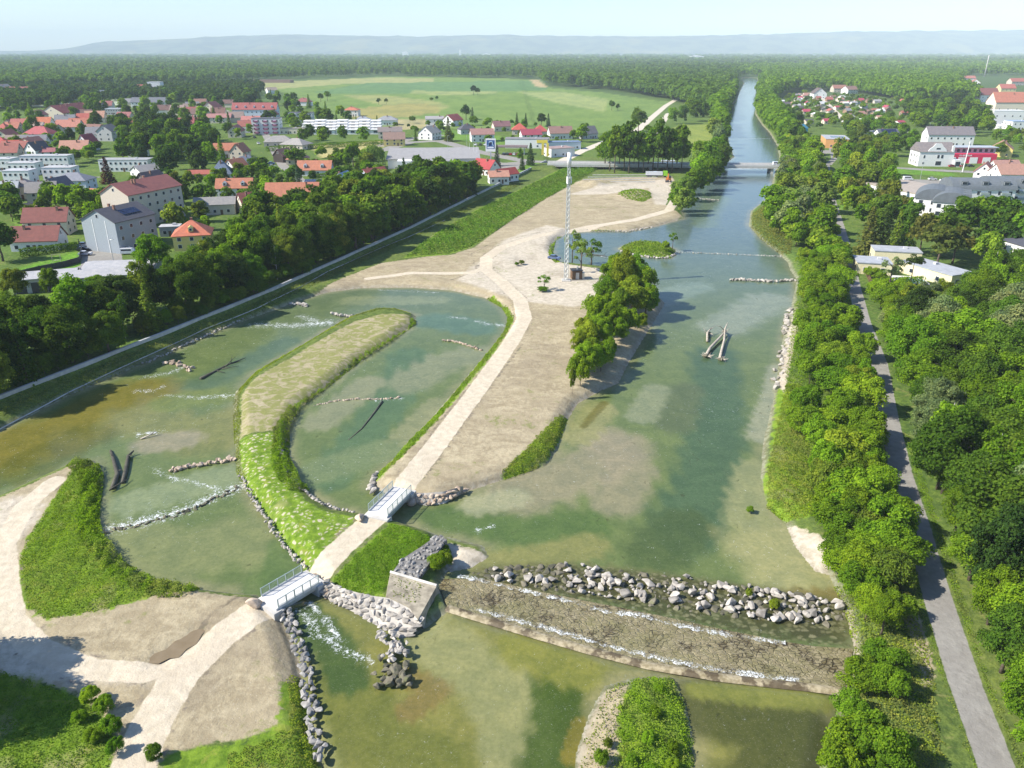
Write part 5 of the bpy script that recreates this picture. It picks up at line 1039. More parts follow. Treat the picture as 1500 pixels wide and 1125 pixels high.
MB().box(-1.5, -1.4, -.2, 1.5, 1.4, 2.6).build('cabin_wall', M['wood'], t); MB().box(-1.7, -1.6, 2.603, 1.7, 1.6, 2.8).build('roof', M['dark'], t); MB().box(-.5, -1.47, .05, .5, -1.4, 2.1).build('door', M['conc'], t); MB().box(1.6, -1.0, .0, 2.3, .4, 1.9).build('cabinet', M['steel'], t)
MB().tube([(.4, .3, 2.8), (.4, .3, 3.5)], .28, 8).build('vent', M['steel'], t)
# ------------------------------------------------------------------ foot bridges
def footbridge(label, pa, pb, width, z):
    A, B_ = Vector(G(*pa, z)), Vector(G(*pb, z)); L = (B_ - A).length; mid = (A + B_) / 2; ang = math.atan2((B_ - A).y, (B_ - A).x)
    t = thing('footbridge', label, 'footbridge', (mid.x, mid.y, z), ang); w = width / 2
    MB().box(-L/2 - .3, -w, -.28, L/2 + .3, w, 0).build('deck', M['deck'], t)
    for s in (-1, 1):
        MB().box(-L/2, s * (w - .12) - .13, -.75, L/2, s * (w - .12) + .13, -.283).build('girder', M['steel'], t)
        MB().box(-L/2, s * w - .06 * s - .07, .003, L/2, s * w - .06 * s + .07, .14).build('edge_curb', M['deck'], t)
        r = MB(); yy = s * (w - .02)
        r.tube([(-L/2, yy, 1.2), (L/2, yy, 1.2)], .055, 6); r.tube([(-L/2, yy, .22), (L/2, yy, .22)], .035, 6)
        n = int(L / .17)
        for k in range(n + 1): r.tube([(-L/2 + L * k / n, yy, .22), (-L/2 + L * k / n, yy, 1.2)], .020, 4, False)
        ro = r.build('railing', M['rail'], t); pm = MB().box(-.05, -.05, -.2, .05, .05, 1.26).mesh('post'); pm.materials.append(M['rail'])
        for k in range(6): inst('post', pm, ro, (-L/2 + .05 + (L - .1) * k / 5, yy, 0))
    for s in (-1, 1): MB().box(s * (L/2 + .2) - .7, -w - .35, -2.6, s * (L/2 + .2) + .7, w + .35, -.285).build('abutment', M['conc'], t)
    return t
footbridge('pale footbridge with vertical bar railings over the lower channel, in front', (395, 882), (455, 846), 3.5, 1.9)
footbridge('pale footbridge with vertical bar railings farther back beside the sand track', (554, 752), (589, 717), 3.3, 1.9)
# ------------------------------------------------------------------ stones
def stone_mesh(name, seed, n=13, sx=1, sy=.8, sz=.6):
    r = random.Random(seed); bm = bmesh.new()
    for i in range(n):
        v = Vector((r.gauss(0, 1), r.gauss(0, 1), r.gauss(0, 1))).normalized() * r.uniform(.42, .56); bm.verts.new((v.x * sx, v.y * sy, v.z * sz))
    res = bmesh.ops.convex_hull(bm, input=bm.verts); bmesh.ops.delete(bm, geom=[g for g in res['geom_interior'] if isinstance(g, bmesh.types.BMVert)], context='VERTS')
    bmesh.ops.bevel(bm, geom=bm.edges[:], offset=.03, segments=1, affect='EDGES'); bmesh.ops.recalc_face_normals(bm, faces=bm.faces)
    me = bpy.data.meshes.new(name); bm.to_mesh(me); bm.free(); face_attr(me, 'rnd', np.full(len(me.polygons), r.random())); return me
SM = {}
for k in ('stone', 'stonetan', 'stonegrey', 'stonewet'):
    SM[k] = [stone_mesh('boulder', 200 + i) for i in range(7)]
    for m in SM[k]: m.materials.append(M[k])
def boulder(x, y, z, s, kind, label, group=None, parent=None, rr=random.Random(5)):
    o = bpy.data.objects.new('boulder' if parent is None else 'stone', rr.choice(SM[kind])); COL.objects.link(o); o.location = (x, y, z); o.rotation_euler = (rr.uniform(-.4, .4), rr.uniform(-.4, .4), rr.uniform(0, 6.28)); o.scale = (s * rr.uniform(.85, 1.2), s * rr.uniform(.85, 1.15), s * rr.uniform(.8, 1.25))
    if parent: o.parent = parent
    else: tag(o, label, 'boulder', group)
    return o
def sill(label, pts, n, size, kind, z=0.08, wid=.5, zz=0.0, name='rock_groyne', seed=1):
    """a row of placed stones"""
    rr = random.Random(seed); P = [Vector((*G(a, b, zz), 0)) for a, b in pts]; seg = [(P[i + 1] - P[i]).length for i in range(len(P) - 1)]; T = sum(seg)
    t = thing(name, label, 'rock groyne', (P[0].x, P[0].y, zz))
    for k in range(n):
        s = T * (k + .5) / n; i = 0
        while i < len(seg) - 1 and s > seg[i]: s -= seg[i]; i += 1
        d = (P[i + 1] - P[i]).normalized(); q = P[i] + d * s + Vector((-d.y, d.x, 0)) * rr.uniform(-wid, wid) - P[0]
        boulder(q.x, q.y, z + rr.uniform(-.15, .12), size * rr.uniform(.75, 1.3), kind, None, parent=t, rr=rr)
    return t
sill('short pale stone groyne in the left loop pointing at the grassy island', [(250,690),(290,683),(345,673)], 34, .95, 'stonetan', .3, .5, seed=1)
sill('curved low weir of dark wet stones crossing the left loop', [(150,780),(205,769),(262,754),(312,732),(352,713)], 60, .8, 'stonewet', .02, .45, seed=2)
sill('small heap of dark and pale rocks below the embankment in the left loop', [(240,532),(255,532),(268,537),(282,543)], 20, 1.2, 'stonetan', .25, .9, seed=3)
sill('little stone groyne at the embankment foot near the rapids', [(424,446),(438,446),(450,450)], 14, 1.3, 'stone', .3, .6, seed=4)
sill('little white stone groyne between rapids and grassy island', [(486,461),(500,463),(519,466)], 16, 1.3, 'stone', .35, .4, seed=5)
sill('thin broken line of flat stones across the right arm of the loop', [(648,499),(668,501),(690,508),(706,514)], 22, .9, 'stonetan', .15, .2, seed=6)
sill('thin line of tan stones reaching from the island bank into the right arm', [(460,594),(490,588),(520,585),(548,585),(585,583)], 36, .75, 'stonetan', .02, .15, seed=7)
sill('pale rock groyne reaching into the river from the right bank', [(1068,411),(1095,411),(1130,413),(1165,411)], 36, 1.3, 'stone', .3, .6, seed=8)
sill('row of white blocks crossing the river beside the small green islet', [(990,370),(1030,371),(1080,373),(1150,376)], 40, .8, 'stone', .05, .15, seed=9)
sill('white stone edge in front of the small green islet', [(908,368),(930,374),(955,378),(975,379),(990,372)], 30, 1.2, 'stone', .3, .5, seed=10)
sill('bank of large white slabs on the right shore', [(1160,455),(1155,480),(1150,510),(1143,540),(1138,572)], 60, 1.7, 'stone', .4, 1.1, seed=11)
sill('rough stone edge beside the farther footbridge', [(604,728),(620,735),(640,736),(662,729),(680,719)], 60, .95, 'stonetan', .6, .8, seed=12)
sill('pale rounded stones at the far corner of the farther footbridge', [(545,725),(546,712),(550,702),(556,697)], 14, 1.3, 'stone', .6, .3, seed=13)
sill('dark blue grey stone revetment along the near bank of the lower channel', [(415,895),(430,925),(441,960),(450,1000),(456,1040),(463,1080),(472,1120)], 96, .95, 'stonegrey', .75, .65, .5, seed=14)
sill('tumbled white stones at the tip of the paved bank below the footbridge', [(560,930),(575,945),(590,958),(582,970),(570,962)], 44, .85, 'stone', .9, 1.1, .7, seed=15)
sill('brown drowned slabs in the shallow water below the tumbled stones', [(560,965),(590,985),(575,1005),(600,995),(545,1000)], 30, 1.2, 'stonewet', .60, 1.4, .7, seed=16)
sill('small groyne of stones under the riverside trees', [(1018,291),(1035,292),(1053,294)], 14, 1.1, 'stone', .25, .3, seed=17)
sill('line of pale edge stones along the island neck above the left pool', [(352,700),(375,740),(402,782),(425,812),(445,838)], 60, .75, 'stone', .55, .35, seed=18)
sill('white edge stones along the inner side of the island neck', [(410,660),(418,690),(440,722),(470,744),(520,758)], 50, .7, 'stone', .9, .25, seed=19)
sill('white stones along the foot of the grass embankment', [(210,535),(260,512),(310,490),(370,462),(395,452)], 70, .75, 'stone', .35, .5, seed=20)
sill('pale stone edge along the inlet behind the mast', [(858,338),(890,339),(920,340),(955,333)], 30, 1.0, 'stone', .3, .4, seed=21)
for lb, px, py, s in [('big brown boulder at the left end of the front footbridge', 372, 882, 1.7), ('large cut tan boulder at the far right corner of the front footbridge', 452, 838, 2.0), ('split brown boulder at the near right corner of the front footbridge', 479, 856, 1.8),
  ('tan boulder at the near left corner of the farther footbridge', 527, 757, 1.7), ('upright pale boulder at the far left corner of the farther footbridge', 561, 718, 1.7), ('dark brown boulder at the far right corner of the farther footbridge', 602, 722, 1.6)]:
    x, y = G(px, py, 2.0); boulder(x, y, hz(x, y) + .5, s * 1.45, 'stonetan', lb)
# stone ramp of loose boulders below the weir
rr = random.Random(21); RP = GL([(690,838),(760,828),(830,826),(890,832),(960,842),(1030,850),(1110,862),(1180,872),(1238,884),(1240,905),(1200,915),(1100,905),(1000,893),(900,878),(800,862),(700,848)], .1)
RIP = scatter(RP, 430, .55, 9, world=True, m=0, blk=False)
HI = [((735,845),1.6), ((790,846),1.8), ((850,852),2.6), ((885,862),3.4), ((910,868),3.5), ((1000,866),3), ((945,862),2.2), ((1060,882),4), ((1110,888),6), ((1150,892),5.5), ((1200,895),5.5), ((1220,890),3.5), ((850,836),2.5), ((1185,905),3)]
HIW = [(*G(*p, .1), r) for p, r in HI]
for x, y in RIP:
    hi = any((x - a) ** 2 + (y - b) ** 2 < r * r for a, b, r in HIW) and rr.random() < .66; s_ = rr.choice([.4, .5, .6, .75, .9, 1.0, 1.2, 1.45, 1.75])
    if hi: boulder(x + rr.uniform(-.3, .3), y + rr.uniform(-.3, .3), .12 + s_ * .2, s_, 'stone', 'pale angular boulder standing dry in the rock ramp below the weir', 'dry pale boulders of the rock ramp', rr=rr)
    else: boulder(x, y, -.16, s_ * 1.15, 'stonewet', 'dark wet stone half drowned in the rock ramp below the weir', 'drowned stones of the rock ramp', rr=rr).name = 'drowned_stone'
# ------------------------------------------------------------------ the weir: paved apron from the crest down to the rock ramp
CREST = [(655,889),(700,903),(780,927),(860,950),(950,973),(1050,990),(1130,999),(1180,1004),(1240,1012)]
TOE = [(640,848),(700,846),(790,866),(880,884),(970,902),(1060,922),(1140,938),(1190,946),(1250,950)]
def resample(P, n):
    P = np.array(P); s = np.r_[0, np.cumsum(np.linalg.norm(np.diff(P, axis=0), axis=1))]; q = np.linspace(0, s[-1], n); return np.c_[np.interp(q, s, P[:, 0]), np.interp(q, s, P[:, 1])]
CA, CB = resample(GL(CREST, .8), 220), resample(GL(TOE, .08), 220); NV = 40
t = thing('weir', 'broad low weir with paved stone apron across the whole river', 'weir', (float(CA[100][0]), float(CA[100][1]), 0)); o_ = CA[100]
V = []; 
for j in range(NV):
    f = j / (NV - 1); q = CA * (1 - f) + CB * f - o_; zq = .80 - .74 * f ** .9 + .05 * wob(q[:, 0], q[:, 1], 1.6) + .03 * wob(q[:, 1], q[:, 0], .8); V.append(np.c_[q, zq])
V = np.concatenate(V); ii = np.arange(NV * 220).reshape(NV, 220); F = np.stack([ii[:-1, :-1], ii[:-1, 1:], ii[1:, 1:], ii[1:, :-1]], -1).reshape(-1, 4)
def apronmat():
    t = NT('wet paving'); p = t.pos(); w = t.n('ShaderNodeTexNoise'); w.inputs['Scale'].default_value = 1.4; t.l(p, w.inputs['Vector'])
    vm = t.n('ShaderNodeVectorMath', operation='MULTIPLY_ADD'); t.l(w.outputs['Color'], vm.inputs[0]); vm.inputs[1].default_value = (.9, .9, 0); t.l(t.scale(p, 1.5, 2.2, 0), vm.inputs[2])
    v = t.n('ShaderNodeTexVoronoi', feature='DISTANCE_TO_EDGE'); t.l(vm.outputs[0], v.inputs['Vector']); v.inputs['Scale'].default_value = 1.0; e = v.outputs[0]
    vc = t.n('ShaderNodeTexVoronoi'); t.l(vm.outputs[0], vc.inputs['Vector']); vc.inputs['Scale'].default_value = 1.0
    n1 = t.noise(p, 1.2, 5, .65); n2 = t.noise(p, .28, 4); n3 = t.noise(p, 5, 4)
    c = t.mix(vc.outputs['Color'], (0.19, 0.158, 0.078), (0.31, 0.262, 0.15)); c = t.mix(t.math('MULTIPLY', t.step(n1, .42, .62), .5), c, (0.205, 0.185, 0.07)); c = t.mix(t.math('MULTIPLY', t.step(n3, .55, .7), .3), c, (.14, .12, .07))
    gap = t.math('MULTIPLY', t.step(e, .13, .03), t.step(t.math('ADD', t.math('MULTIPLY', n2, .7), t.math('MULTIPLY', n1, .45)), .54, .66)); c = t.mix(gap, c, (0.028, 0.022, 0.012))
    c = t.mix(t.math('MULTIPLY', t.math('MULTIPLY', t.step(n2, .48, .60), t.step(n1, .42, .6)), .7), c, (0.085, 0.06, 0.025)); n6 = t.noise(p, .12, 3); c = t.mix(t.math('MULTIPLY', t.step(n6, .5, .62), .35), c, (.20, .19, .07))
    t.col(c); t.rough(.35); t.bump(t.math('ADD', t.step(e, 0, .12), t.math('MULTIPLY', n3, .3)), .7, .12); return t.mat
ap = link('apron', mesh_from('apron', V, F), t, apronmat())
V2 = []; prof = [(-.6, .55), (-.38, .84), (.0, .89), (.35, .84), (.6, .70)]
dirs = np.gradient(CA, axis=0); nrm = np.c_[-dirs[:, 1], dirs[:, 0]]; nrm /= np.linalg.norm(nrm, axis=1, keepdims=True)
for off, zq in prof: V2.append(np.c_[CA - o_ + nrm * off, np.full(220, zq) + .03 * wob(CA[:, 0], CA[:, 1], 2)])
V2 = np.concatenate(V2); ii = np.arange(len(prof) * 220).reshape(len(prof), 220); F2 = np.stack([ii[:-1, :-1], ii[:-1, 1:], ii[1:, 1:], ii[1:, :-1]], -1).reshape(-1, 4)
def crestmat():
    t = NT('crest stone'); p = t.pos(); n1 = t.noise(p, 1.6, 5, .65); n2 = t.noise(p, .5, 4)
    c = t.mix(t.step(n1, .35, .65), (.22, .18, .10), (.40, .34, .22)); c = t.mix(t.math('MULTIPLY', t.step(n2, .50, .58), .8), c, (.06, .04, .02)); t.col(c); t.rough(.6); t.bump(n1, .6, .08); return t.mat
link('crest', mesh_from('crest', V2, F2), t, crestmat())
def foamstrip(label, line, z0, z1, wdt, seed, gate):
    P = resample(GL(line, z0), 160); r = np.random.default_rng(seed); d = np.gradient(P, axis=0); n = np.c_[-d[:, 1], d[:, 0]]; n /= np.linalg.norm(n, axis=1, keepdims=True); V = []; m = 9
    s = np.arange(160); g = gate(s / 159.0)
    for j in range(m):
        f = j / (m - 1) - .5; w = wdt * (1 + .35 * np.sin(s * .9 + j) * r.uniform(.5, 1, 160)); V.append(np.c_[P + n * (f * w)[:, None], z0 + .10 + (.5 - abs(f)) * .25 + r.uniform(-.05, .05, 160)])
    V = np.concatenate(V); ii = np.arange(m * 160).reshape(m, 160); F = np.stack([ii[:-1, :-1], ii[:-1, 1:], ii[1:, 1:], ii[1:, :-1]], -1).reshape(-1, 4)
    me = mesh_from('white_water', V, F); fr = np.repeat(np.arange(m) / (m - 1), 160); pt_attr(me, 'edge', fr); pt_attr(me, 'gate', np.tile(g, m)); o = link('white_water', me, None, FOAMM); tag(o, label, 'foam', None, 'stuff'); return o
def foammat():
    t = NT('white water'); p = t.pos(); n1 = t.noise(t.scale(p, 1.6, .7, 1), 1.5, 8, .8, .9); e_ = t.attr('edge')
    prof = t.math('MULTIPLY', t.step(e_, .0, .16), t.step(e_, 1.0, .12))        # sharp at the drop, fading downstream
    v = t.math('ADD', t.math('ADD', n1, t.math('MULTIPLY', t.math('SUBTRACT', t.noise(p, .3, 3), .5), .5)), t.math('MULTIPLY', t.math('SUBTRACT', t.math('MULTIPLY', prof, t.attr('gate')), .5), .62)); a = t.math('MULTIPLY', t.step(v, .50, .78), t.step(t.noise(p, 5.0, 4, .7), .40, .60)); a = t.math('MULTIPLY', a, t.step(t.noise(p, .42, 5, .7, .6), .40, .56, .05, 1.0))
    t.col((.80, .83, .82)); t.rough(.6); t.l(a, t.b.inputs['Alpha']); t.bump(n1, .8, .1); return t.mat
FOAMM = foammat()
foamstrip('white water breaking just below the weir crest', [(690,888),(780,912),(860,934),(900,945),(940,955),(1000,969),(1090,985),(1170,993)], .62, .62, 2.0, 1, lambda s: .80 + .2 * ss(np.sin(s * 21 + 1) + .6, -.3, .9) * ss(s, 0, .3))
foamstrip('thin white water line at the foot of the weir apron', [(672,842),(720,851),(780,866),(850,882),(880,892),(950,902),(1000,915),(1060,927),(1150,940)], .12, .12, 1.9, 2, lambda s: .80 + .2 * ss(np.sin(s * 26) + .5, -.4, .9))
# ------------------------------------------------------------------ abutment between the two channels: revetment, concrete head, rubble rampart
def revet(name, label, top, bot, zt, zb, n, size, mat, seed):
    """sloping wall face of fitted stones: one thing, stones are its pattern"""
    r = random.Random(seed); A = resample(GL(top, zt), 60); B_ = resample(GL(bot, zb), 60); V = np.r_[np.c_[A, np.full(60, zt)], np.c_[B_, np.full(60, zb)]]; o = A[30].copy(); V[:, :2] -= o
    i = np.arange(59); F = np.stack([i, i + 1, i + 61, i + 60], -1); t = thing(name, label, 'wall', (float(o[0]), float(o[1]), 0)); link('backing', mesh_from('backing', V, F), t, M['oldconc'])
    bm = bmesh.new(); L = np.linalg.norm(np.diff(A, axis=0), axis=1).sum(); H_ = np.linalg.norm(np.r_[A[30] - B_[30], zt - zb]); rows = max(2, int(H_ / size)); cols = int(L / size / 1.1); rn = []
    for a in range(rows):
        for c in range(cols):
            f = (a + .5 + r.uniform(-.2, .2)) / rows; s = (c + (a % 2) * .5 + .25 + r.uniform(-.2, .2)) / cols * 59; k = min(58, int(s)); q0 = A[k] + (A[k + 1] - A[k]) * (s - k); q1 = B_[k] + (B_[k + 1] - B_[k]) * (s - k)
            q = q0 * (1 - f) + q1 * f - o; z = zt * (1 - f) + zb * f; me = SM[mat][r.randrange(7)]; n0 = len(bm.verts); nf = len(bm.faces); bm.from_mesh(me); bm.verts.ensure_lookup_table()
            mt = Matrix.Translation((q[0], q[1], z)) @ Matrix.Rotation(r.uniform(0, 6.28), 4, 'Z') @ Matrix.Rotation(r.uniform(-.4, .4), 4, 'X') @ Matrix.Diagonal((size * r.uniform(1.5, 2.0), size * r.uniform(1.35, 1.8), size * r.uniform(1.0, 1.3), 1))
            bmesh.ops.transform(bm, matrix=mt, verts=bm.verts[n0:]); rn += [r.random()] * (len(bm.faces) - nf)
    me = bpy.data.meshes.new('stone_facing'); bm.to_mesh(me); bm.free(); at = me.attributes.get('rnd') or me.attributes.new('rnd', 'FLOAT', 'FACE'); at.data.foreach_set('value', np.array(rn, dtype=np.float32))
    link('stone_facing', me, t, M[mat]); return t
revet('stone_revetment', 'sloping wall of large pale fitted stones beside the lower channel', [(478,850),(500,862),(540,872),(570,876),(598,890),(622,905)], [(472,872),(492,884),(520,898),(548,918),(575,938),(600,935)], 1.75, .45, 90, .82, 'stone', 31)
revet('stone_quay', 'rough masonry bank right of the farther footbridge', [(602,722),(625,722),(650,720),(678,712)], [(600,735),(625,741),(650,738),(680,722)], 1.5, .05, 40, .8, 'stonetan', 32)
x, y = G(612, 878, 1.6); t = thing('abutment_head', 'weathered wedge shaped concrete abutment head with weeds on its top', 'abutment', (x, y, 0))
def rel(p, z): a = G(*p, z); return (a[0] - x, a[1] - y, z)
top = [rel(p, 1.9) for p in [(572,838),(640,858),(632,872),(612,908),(598,888),(566,872)]]; bot = [rel(p, .2) for p in [(572,838),(648,868),(640,886),(625,920),(595,905),(560,880)]]
bot[0] = (top[0][0], top[0][1], .2); n = 6; MB().add(top + [(a, b_, -.6) for a, b_, c in bot], [tuple(range(n)), tuple(range(2 * n - 1, n - 1, -1))] + [((i + 1) % n, i, n + i, n + (i + 1) % n) for i in range(n)]).build('block', plain('sandy old concrete', (.33, .29, .215), .95, .4, 1.1, .05), t)
MB().tube([(q[0], q[1], 1.95) for q in top[:2]], .22, 4).build('edge_beam', M['conc'], t)
x, y = G(618, 815, 1.6); t = thing('rubble_rampart', 'grey rubble topped old concrete wall beside the weedy pit', 'wall', (x, y, 0))
top = [rel(p, 2.0) for p in [(640,784),(655,790),(612,848),(576,836),(590,818),(618,800)]]; n = 6
MB().add(top + [(a, b_, -.8) for a, b_, c in top], [tuple(range(n)), tuple(range(2 * n - 1, n - 1, -1))] + [((i + 1) % n, i, n + i, n + (i + 1) % n) for i in range(n)]).build('wall_body', M['stonegrey'], t)
rr = random.Random(41); PT = [(q[0], q[1]) for q in top]; bx = [min(p[0] for p in PT), max(p[0] for p in PT), min(p[1] for p in PT), max(p[1] for p in PT)]; cnt = 0
while cnt < 80:
    a, b_ = rr.uniform(bx[0], bx[1]), rr.uniform(bx[2], bx[3])
    if inside(PT, a, b_): boulder(a, b_, 2.02, rr.uniform(.55, .95), 'stonegrey', None, parent=t, rr=rr); cnt += 1
# ------------------------------------------------------------------ road bridge
A, B_ = ROADBR; L = float(np.linalg.norm(B_ - A)); ang = math.atan2(B_[1] - A[1], B_[0] - A[0]); t = thing('road_bridge', 'long low concrete road bridge crossing reed channel and river', 'bridge', (float(A[0]), float(A[1]), 0), ang)
MB().box(-4, -5, 2.9, L + 4, 5, 3.9).build('deck', M['conc'], t); MB().box(-4, -4.2, 3.903, L + 4, 4.2, 3.93).build('carriageway', plain('old asphalt', (.26, .25, .24), .9), t)
for s in (-1, 1): MB().box(-4, s * 4.85 - .2, 3.903, L + 4, s * 4.85 + .2, 4.75).build('parapet', M['deck'], t); r_ = MB().tube([(-4, s * 4.85, 5.05), (L + 4, s * 4.85, 5.05)], .06, 5).build('handrail', M['steel'], t)
for xx in (14, 34, L * .42, L - 36, L - 8): MB().box(xx - .7, -4.4, -2, xx + .7, 4.4, 2.897).build('pier', M['conc'], t)
# ------------------------------------------------------------------ vehicles
def carmeshes():
    body = MB().prof([(-2.1, .35), (2.1, .35), (2.15, .75), (1.95, .95), (.95, 1.02), (-1.9, 1.05), (-2.15, .85)], -.86, .86).mesh('body')
    cab = MB().add([(-1.75, -.78, 1.0), (1.05, -.78, 1.0), (1.05, .78, 1.0), (-1.75, .78, 1.0), (-1.2, -.62, 1.5), (.25, -.62, 1.5), (.25, .62, 1.5), (-1.2, .62, 1.5)], [(0,1,5,4), (1,2,6,5), (2,3,7,6), (3,0,4,7), (4,5,6,7)]).mesh('windows')
    roof = MB().box(-1.2, -.62, 1.503, .25, .62, 1.55).mesh('roof_panel'); wh = MB().tube([(0, -.1, 0), (0, .1, 0)], .33, 12).mesh('wheel'); li = MB().box(-.03, -.2, -.08, .03, .2, .08).mesh('headlight')
    for m, k in ((body, 'paint'), (cab, 'glass'), (roof, 'paint'), (wh, 'tyre'), (li, 'whitem')): m.materials.append(M[k])
    return body, cab, roof, wh, li
CM = carmeshes(); mb = MB().prof([(-2.5, .4), (2.4, .4), (2.45, 1.0), (1.7, 1.15), (1.2, 2.05), (-2.45, 2.1), (-2.5, .5)], -.95, .95).mesh('body'); mb.materials.append(M['paint']); vw = MB().box(-2.2, -.96, 1.3, 1.0, .96, 1.85).mesh('windows'); vw.materials.append(M['glass'])
def car(label, px, py, rz, c, z=None, van=False, group=None, zp=2.0):
    x, y = G(px, py, zp); zz = hz(x, y) + .02 if z is None else z; t = thing('van' if van else 'car', label, 'van' if van else 'car', (x, y, zz), R(rz), group)
    if van: inst('body', mb, t, color=c); inst('windows', vw, t)
    else: inst('body', CM[0], t, color=c); inst('windows', CM[1], t); inst('roof_panel', CM[2], t, color=c)
    for a in (-1.3, 1.3):
        for b_ in (-.8, .8): inst('wheel', CM[3], t, (a, b_, .33))
    for b_ in (-.6, .6): inst('headlight', CM[4], t, (2.13, b_, .72))
    BLOCK.append((x, y, 2.5))
cW, cS, cB, cD, cR = (.75, .75, .75), (.42, .43, .45), (.05, .10, .28), (.03, .03, .035), (.42, .03, .03)
car('blue grey car parked on the pale gravel beside the mast', 812, 379, -30, (.10, .14, .26), zp=1.5); car('dark car parked in the lane beside the yellow bungalow', 1251, 381, -70, (.035, .025, .03), zp=1.6)
car('white car parked at the yard fence, farthest of three', 124, 363, 10, cW); car('black car parked between two pale cars at the yard fence', 123, 369, 10, cD); car('silver car parked at the yard fence, nearest of three', 126, 376, 10, (.6, .6, .62))
car('red car parked close to the grey apartment block', 151, 361, 70, cR); car('white van parked under the blank grey gable, front', 190, 374, 8, cW, van=True); car('white van parked under the blank grey gable, behind', 186, 370, 8, cW, van=True)
car('white car driving down the village street', 379, 212, -60, cW); car('dark car parked at the top of the village street', 373, 203, -60, cD); car('blue car parked across the village street', 398, 242, 5, cB); car('grey car parked across the village street nearer', 399, 246, 5, cS)
car('white van crossing the road bridge', 1138, 242, 2, cW, z=3.95, van=True, zp=4); car('dark car on the square beside the riverside hall', 1197, 220, -60, cD); car('black car at the junction by the river bridge', 1204, 226, 10, cD)
for i in range(3): car('dark blue car in the row of three on the parking roof yard', 1393 + i * 5, 262 + i * 2.5, 15, cB, group='dark blue cars on the yard')
car('dark red car parked before the fire station gates', 1395, 243, 5, (.3, .02, .04)); car('bright red car before the fire station', 1404, 243, -20, cR); car('small black car right of the red car on the forecourt', 1422, 243, 10, cD)
for i in range(3): car('blue car parked beyond the fire station under trees', 1462 + i * 5, 236 + i, 10, (.06, .08, .2), group='blue cars beyond the fire station')
for i in range(7): car('car parked along the allotment lane beside the river', 1137 + i * 2.2, 149 + i * 3.4, -65, random.Random(i).choice([cW, cS, cD, cW]), group='cars along the allotment lane')
for i in range(8): car('car parked in the forecourt row beside the pylon sign', 697 + (i % 4) * 7, 214 + (i // 4) * 5 if i < 4 else 247 - (i % 4), 80, random.Random(i + 9).choice([cD, cB, cS, cW]), group='cars in the forecourt rows')
for i in range(5): car('car parked under the dark fuel canopy', 738 + i * 5, 228, 85, random.Random(i + 3).choice([cW, cD, cR, cS]), group='cars under the fuel canopy')
for i, (a, b_) in enumerate([(1330, 262), (1366, 262), (1383, 264)]): car(['white van at the upper edge of the parking yard, leftmost', 'white car in the middle of the parking yard', 'pale car before the dark blue cars on the yard'][i], a, b_, 0, cW, van=(i == 0))
x, y = G(962, 259, 1.6); t = thing('tipper_truck', 'white tipper truck with bright green cab beside the riverside trees', 'truck', (x, y, hz(x, y)), R(-3)); BLOCK.append((x, y, 6))
colobj(MB().box(3.4, -1.2, .9, 5.6, 1.2, 3.4), 'cab', 'paint', t, (.28, .62, .03)); MB().box(5.603, -1.0, 2.0, 5.66, 1.0, 3.1).build('windscreen', M['glass'], t); colobj(MB().box(-6, -1.25, 1.2, 3.0, 1.25, 3.0), 'tipper_body', 'paint', t, (.7, .72, .74)); MB().box(-6, -.5, .7, 5.4, .5, 1.197).build('chassis', M['dark'], t)
wm_ = MB().tube([(0, -.18, 0), (0, .18, 0)], .5, 12).mesh('wheel'); wm_.materials.append(M['tyre'])
for a in (-4.6, -3.3, 0, 4.4):
    for b_ in (-1.05, 1.05): inst('wheel', wm_, t, (a, b_, .5))
x, y = G(979, 266, 1.6); t = thing('excavator', 'orange excavator working beside the green tipper truck', 'excavator', (x, y, hz(x, y)), R(-100)); OC = (.62, .20, .04); BLOCK.append((x, y, 5))
for s in (-1, 1): MB().prof([(-2, .1), (2, .1), (2.4, .5), (2, .95), (-2, .95), (-2.4, .5)], s * 1.2 - .35, s * 1.2 + .35).build('track', M['dark'], t)
colobj(MB().box(-2.0, -1.3, 1.0, 1.2, 1.3, 2.2), 'body', 'paint', t, OC); MB().box(.1, .2, 2.203, 1.5, 1.25, 3.3).build('cab', M['glass'], t); colobj(MB().tube([(1.0, -.3, 1.8), (3.0, -.3, 4.6), (4.8, -.3, 4.4)], .28, 6), 'boom', 'paint', t, OC); colobj(MB().tube([(4.7, -.3, 4.6), (5.6, -.3, 1.9)], .2, 6), 'arm', 'paint', t, OC); MB().prof([(5.0, .6), (6.2, .7), (6.1, 1.9), (5.3, 1.9)], -.8, .2).build('bucket', M['dark'], t)
for i, (a, b_) in enumerate([(965, 246), (985, 247), (978, 243)]):
    x, y = G(a, b_, 1.6); t = thing('site_trailer', ['long pale site trailer behind the tipper truck, leftmost', 'pale tank trailer behind the excavator', 'white site trailer half hidden between the trunks'][i], 'trailer', (x, y, hz(x, y)), R(-3)); BLOCK.append((x, y, 4))
    colobj(MB().box(-4, -1.2, .9, 4, 1.2, 3.4), 'box_body', 'paint', t, (.6, .61, .62)); MB().box(-3.9, -.5, .5, 3.9, .5, .897).build('chassis', M['dark'], t)
    for q in (-3, 3):
        for s in (-1, 1): inst('wheel', wm_, t, (q, s * 1.0, .5))
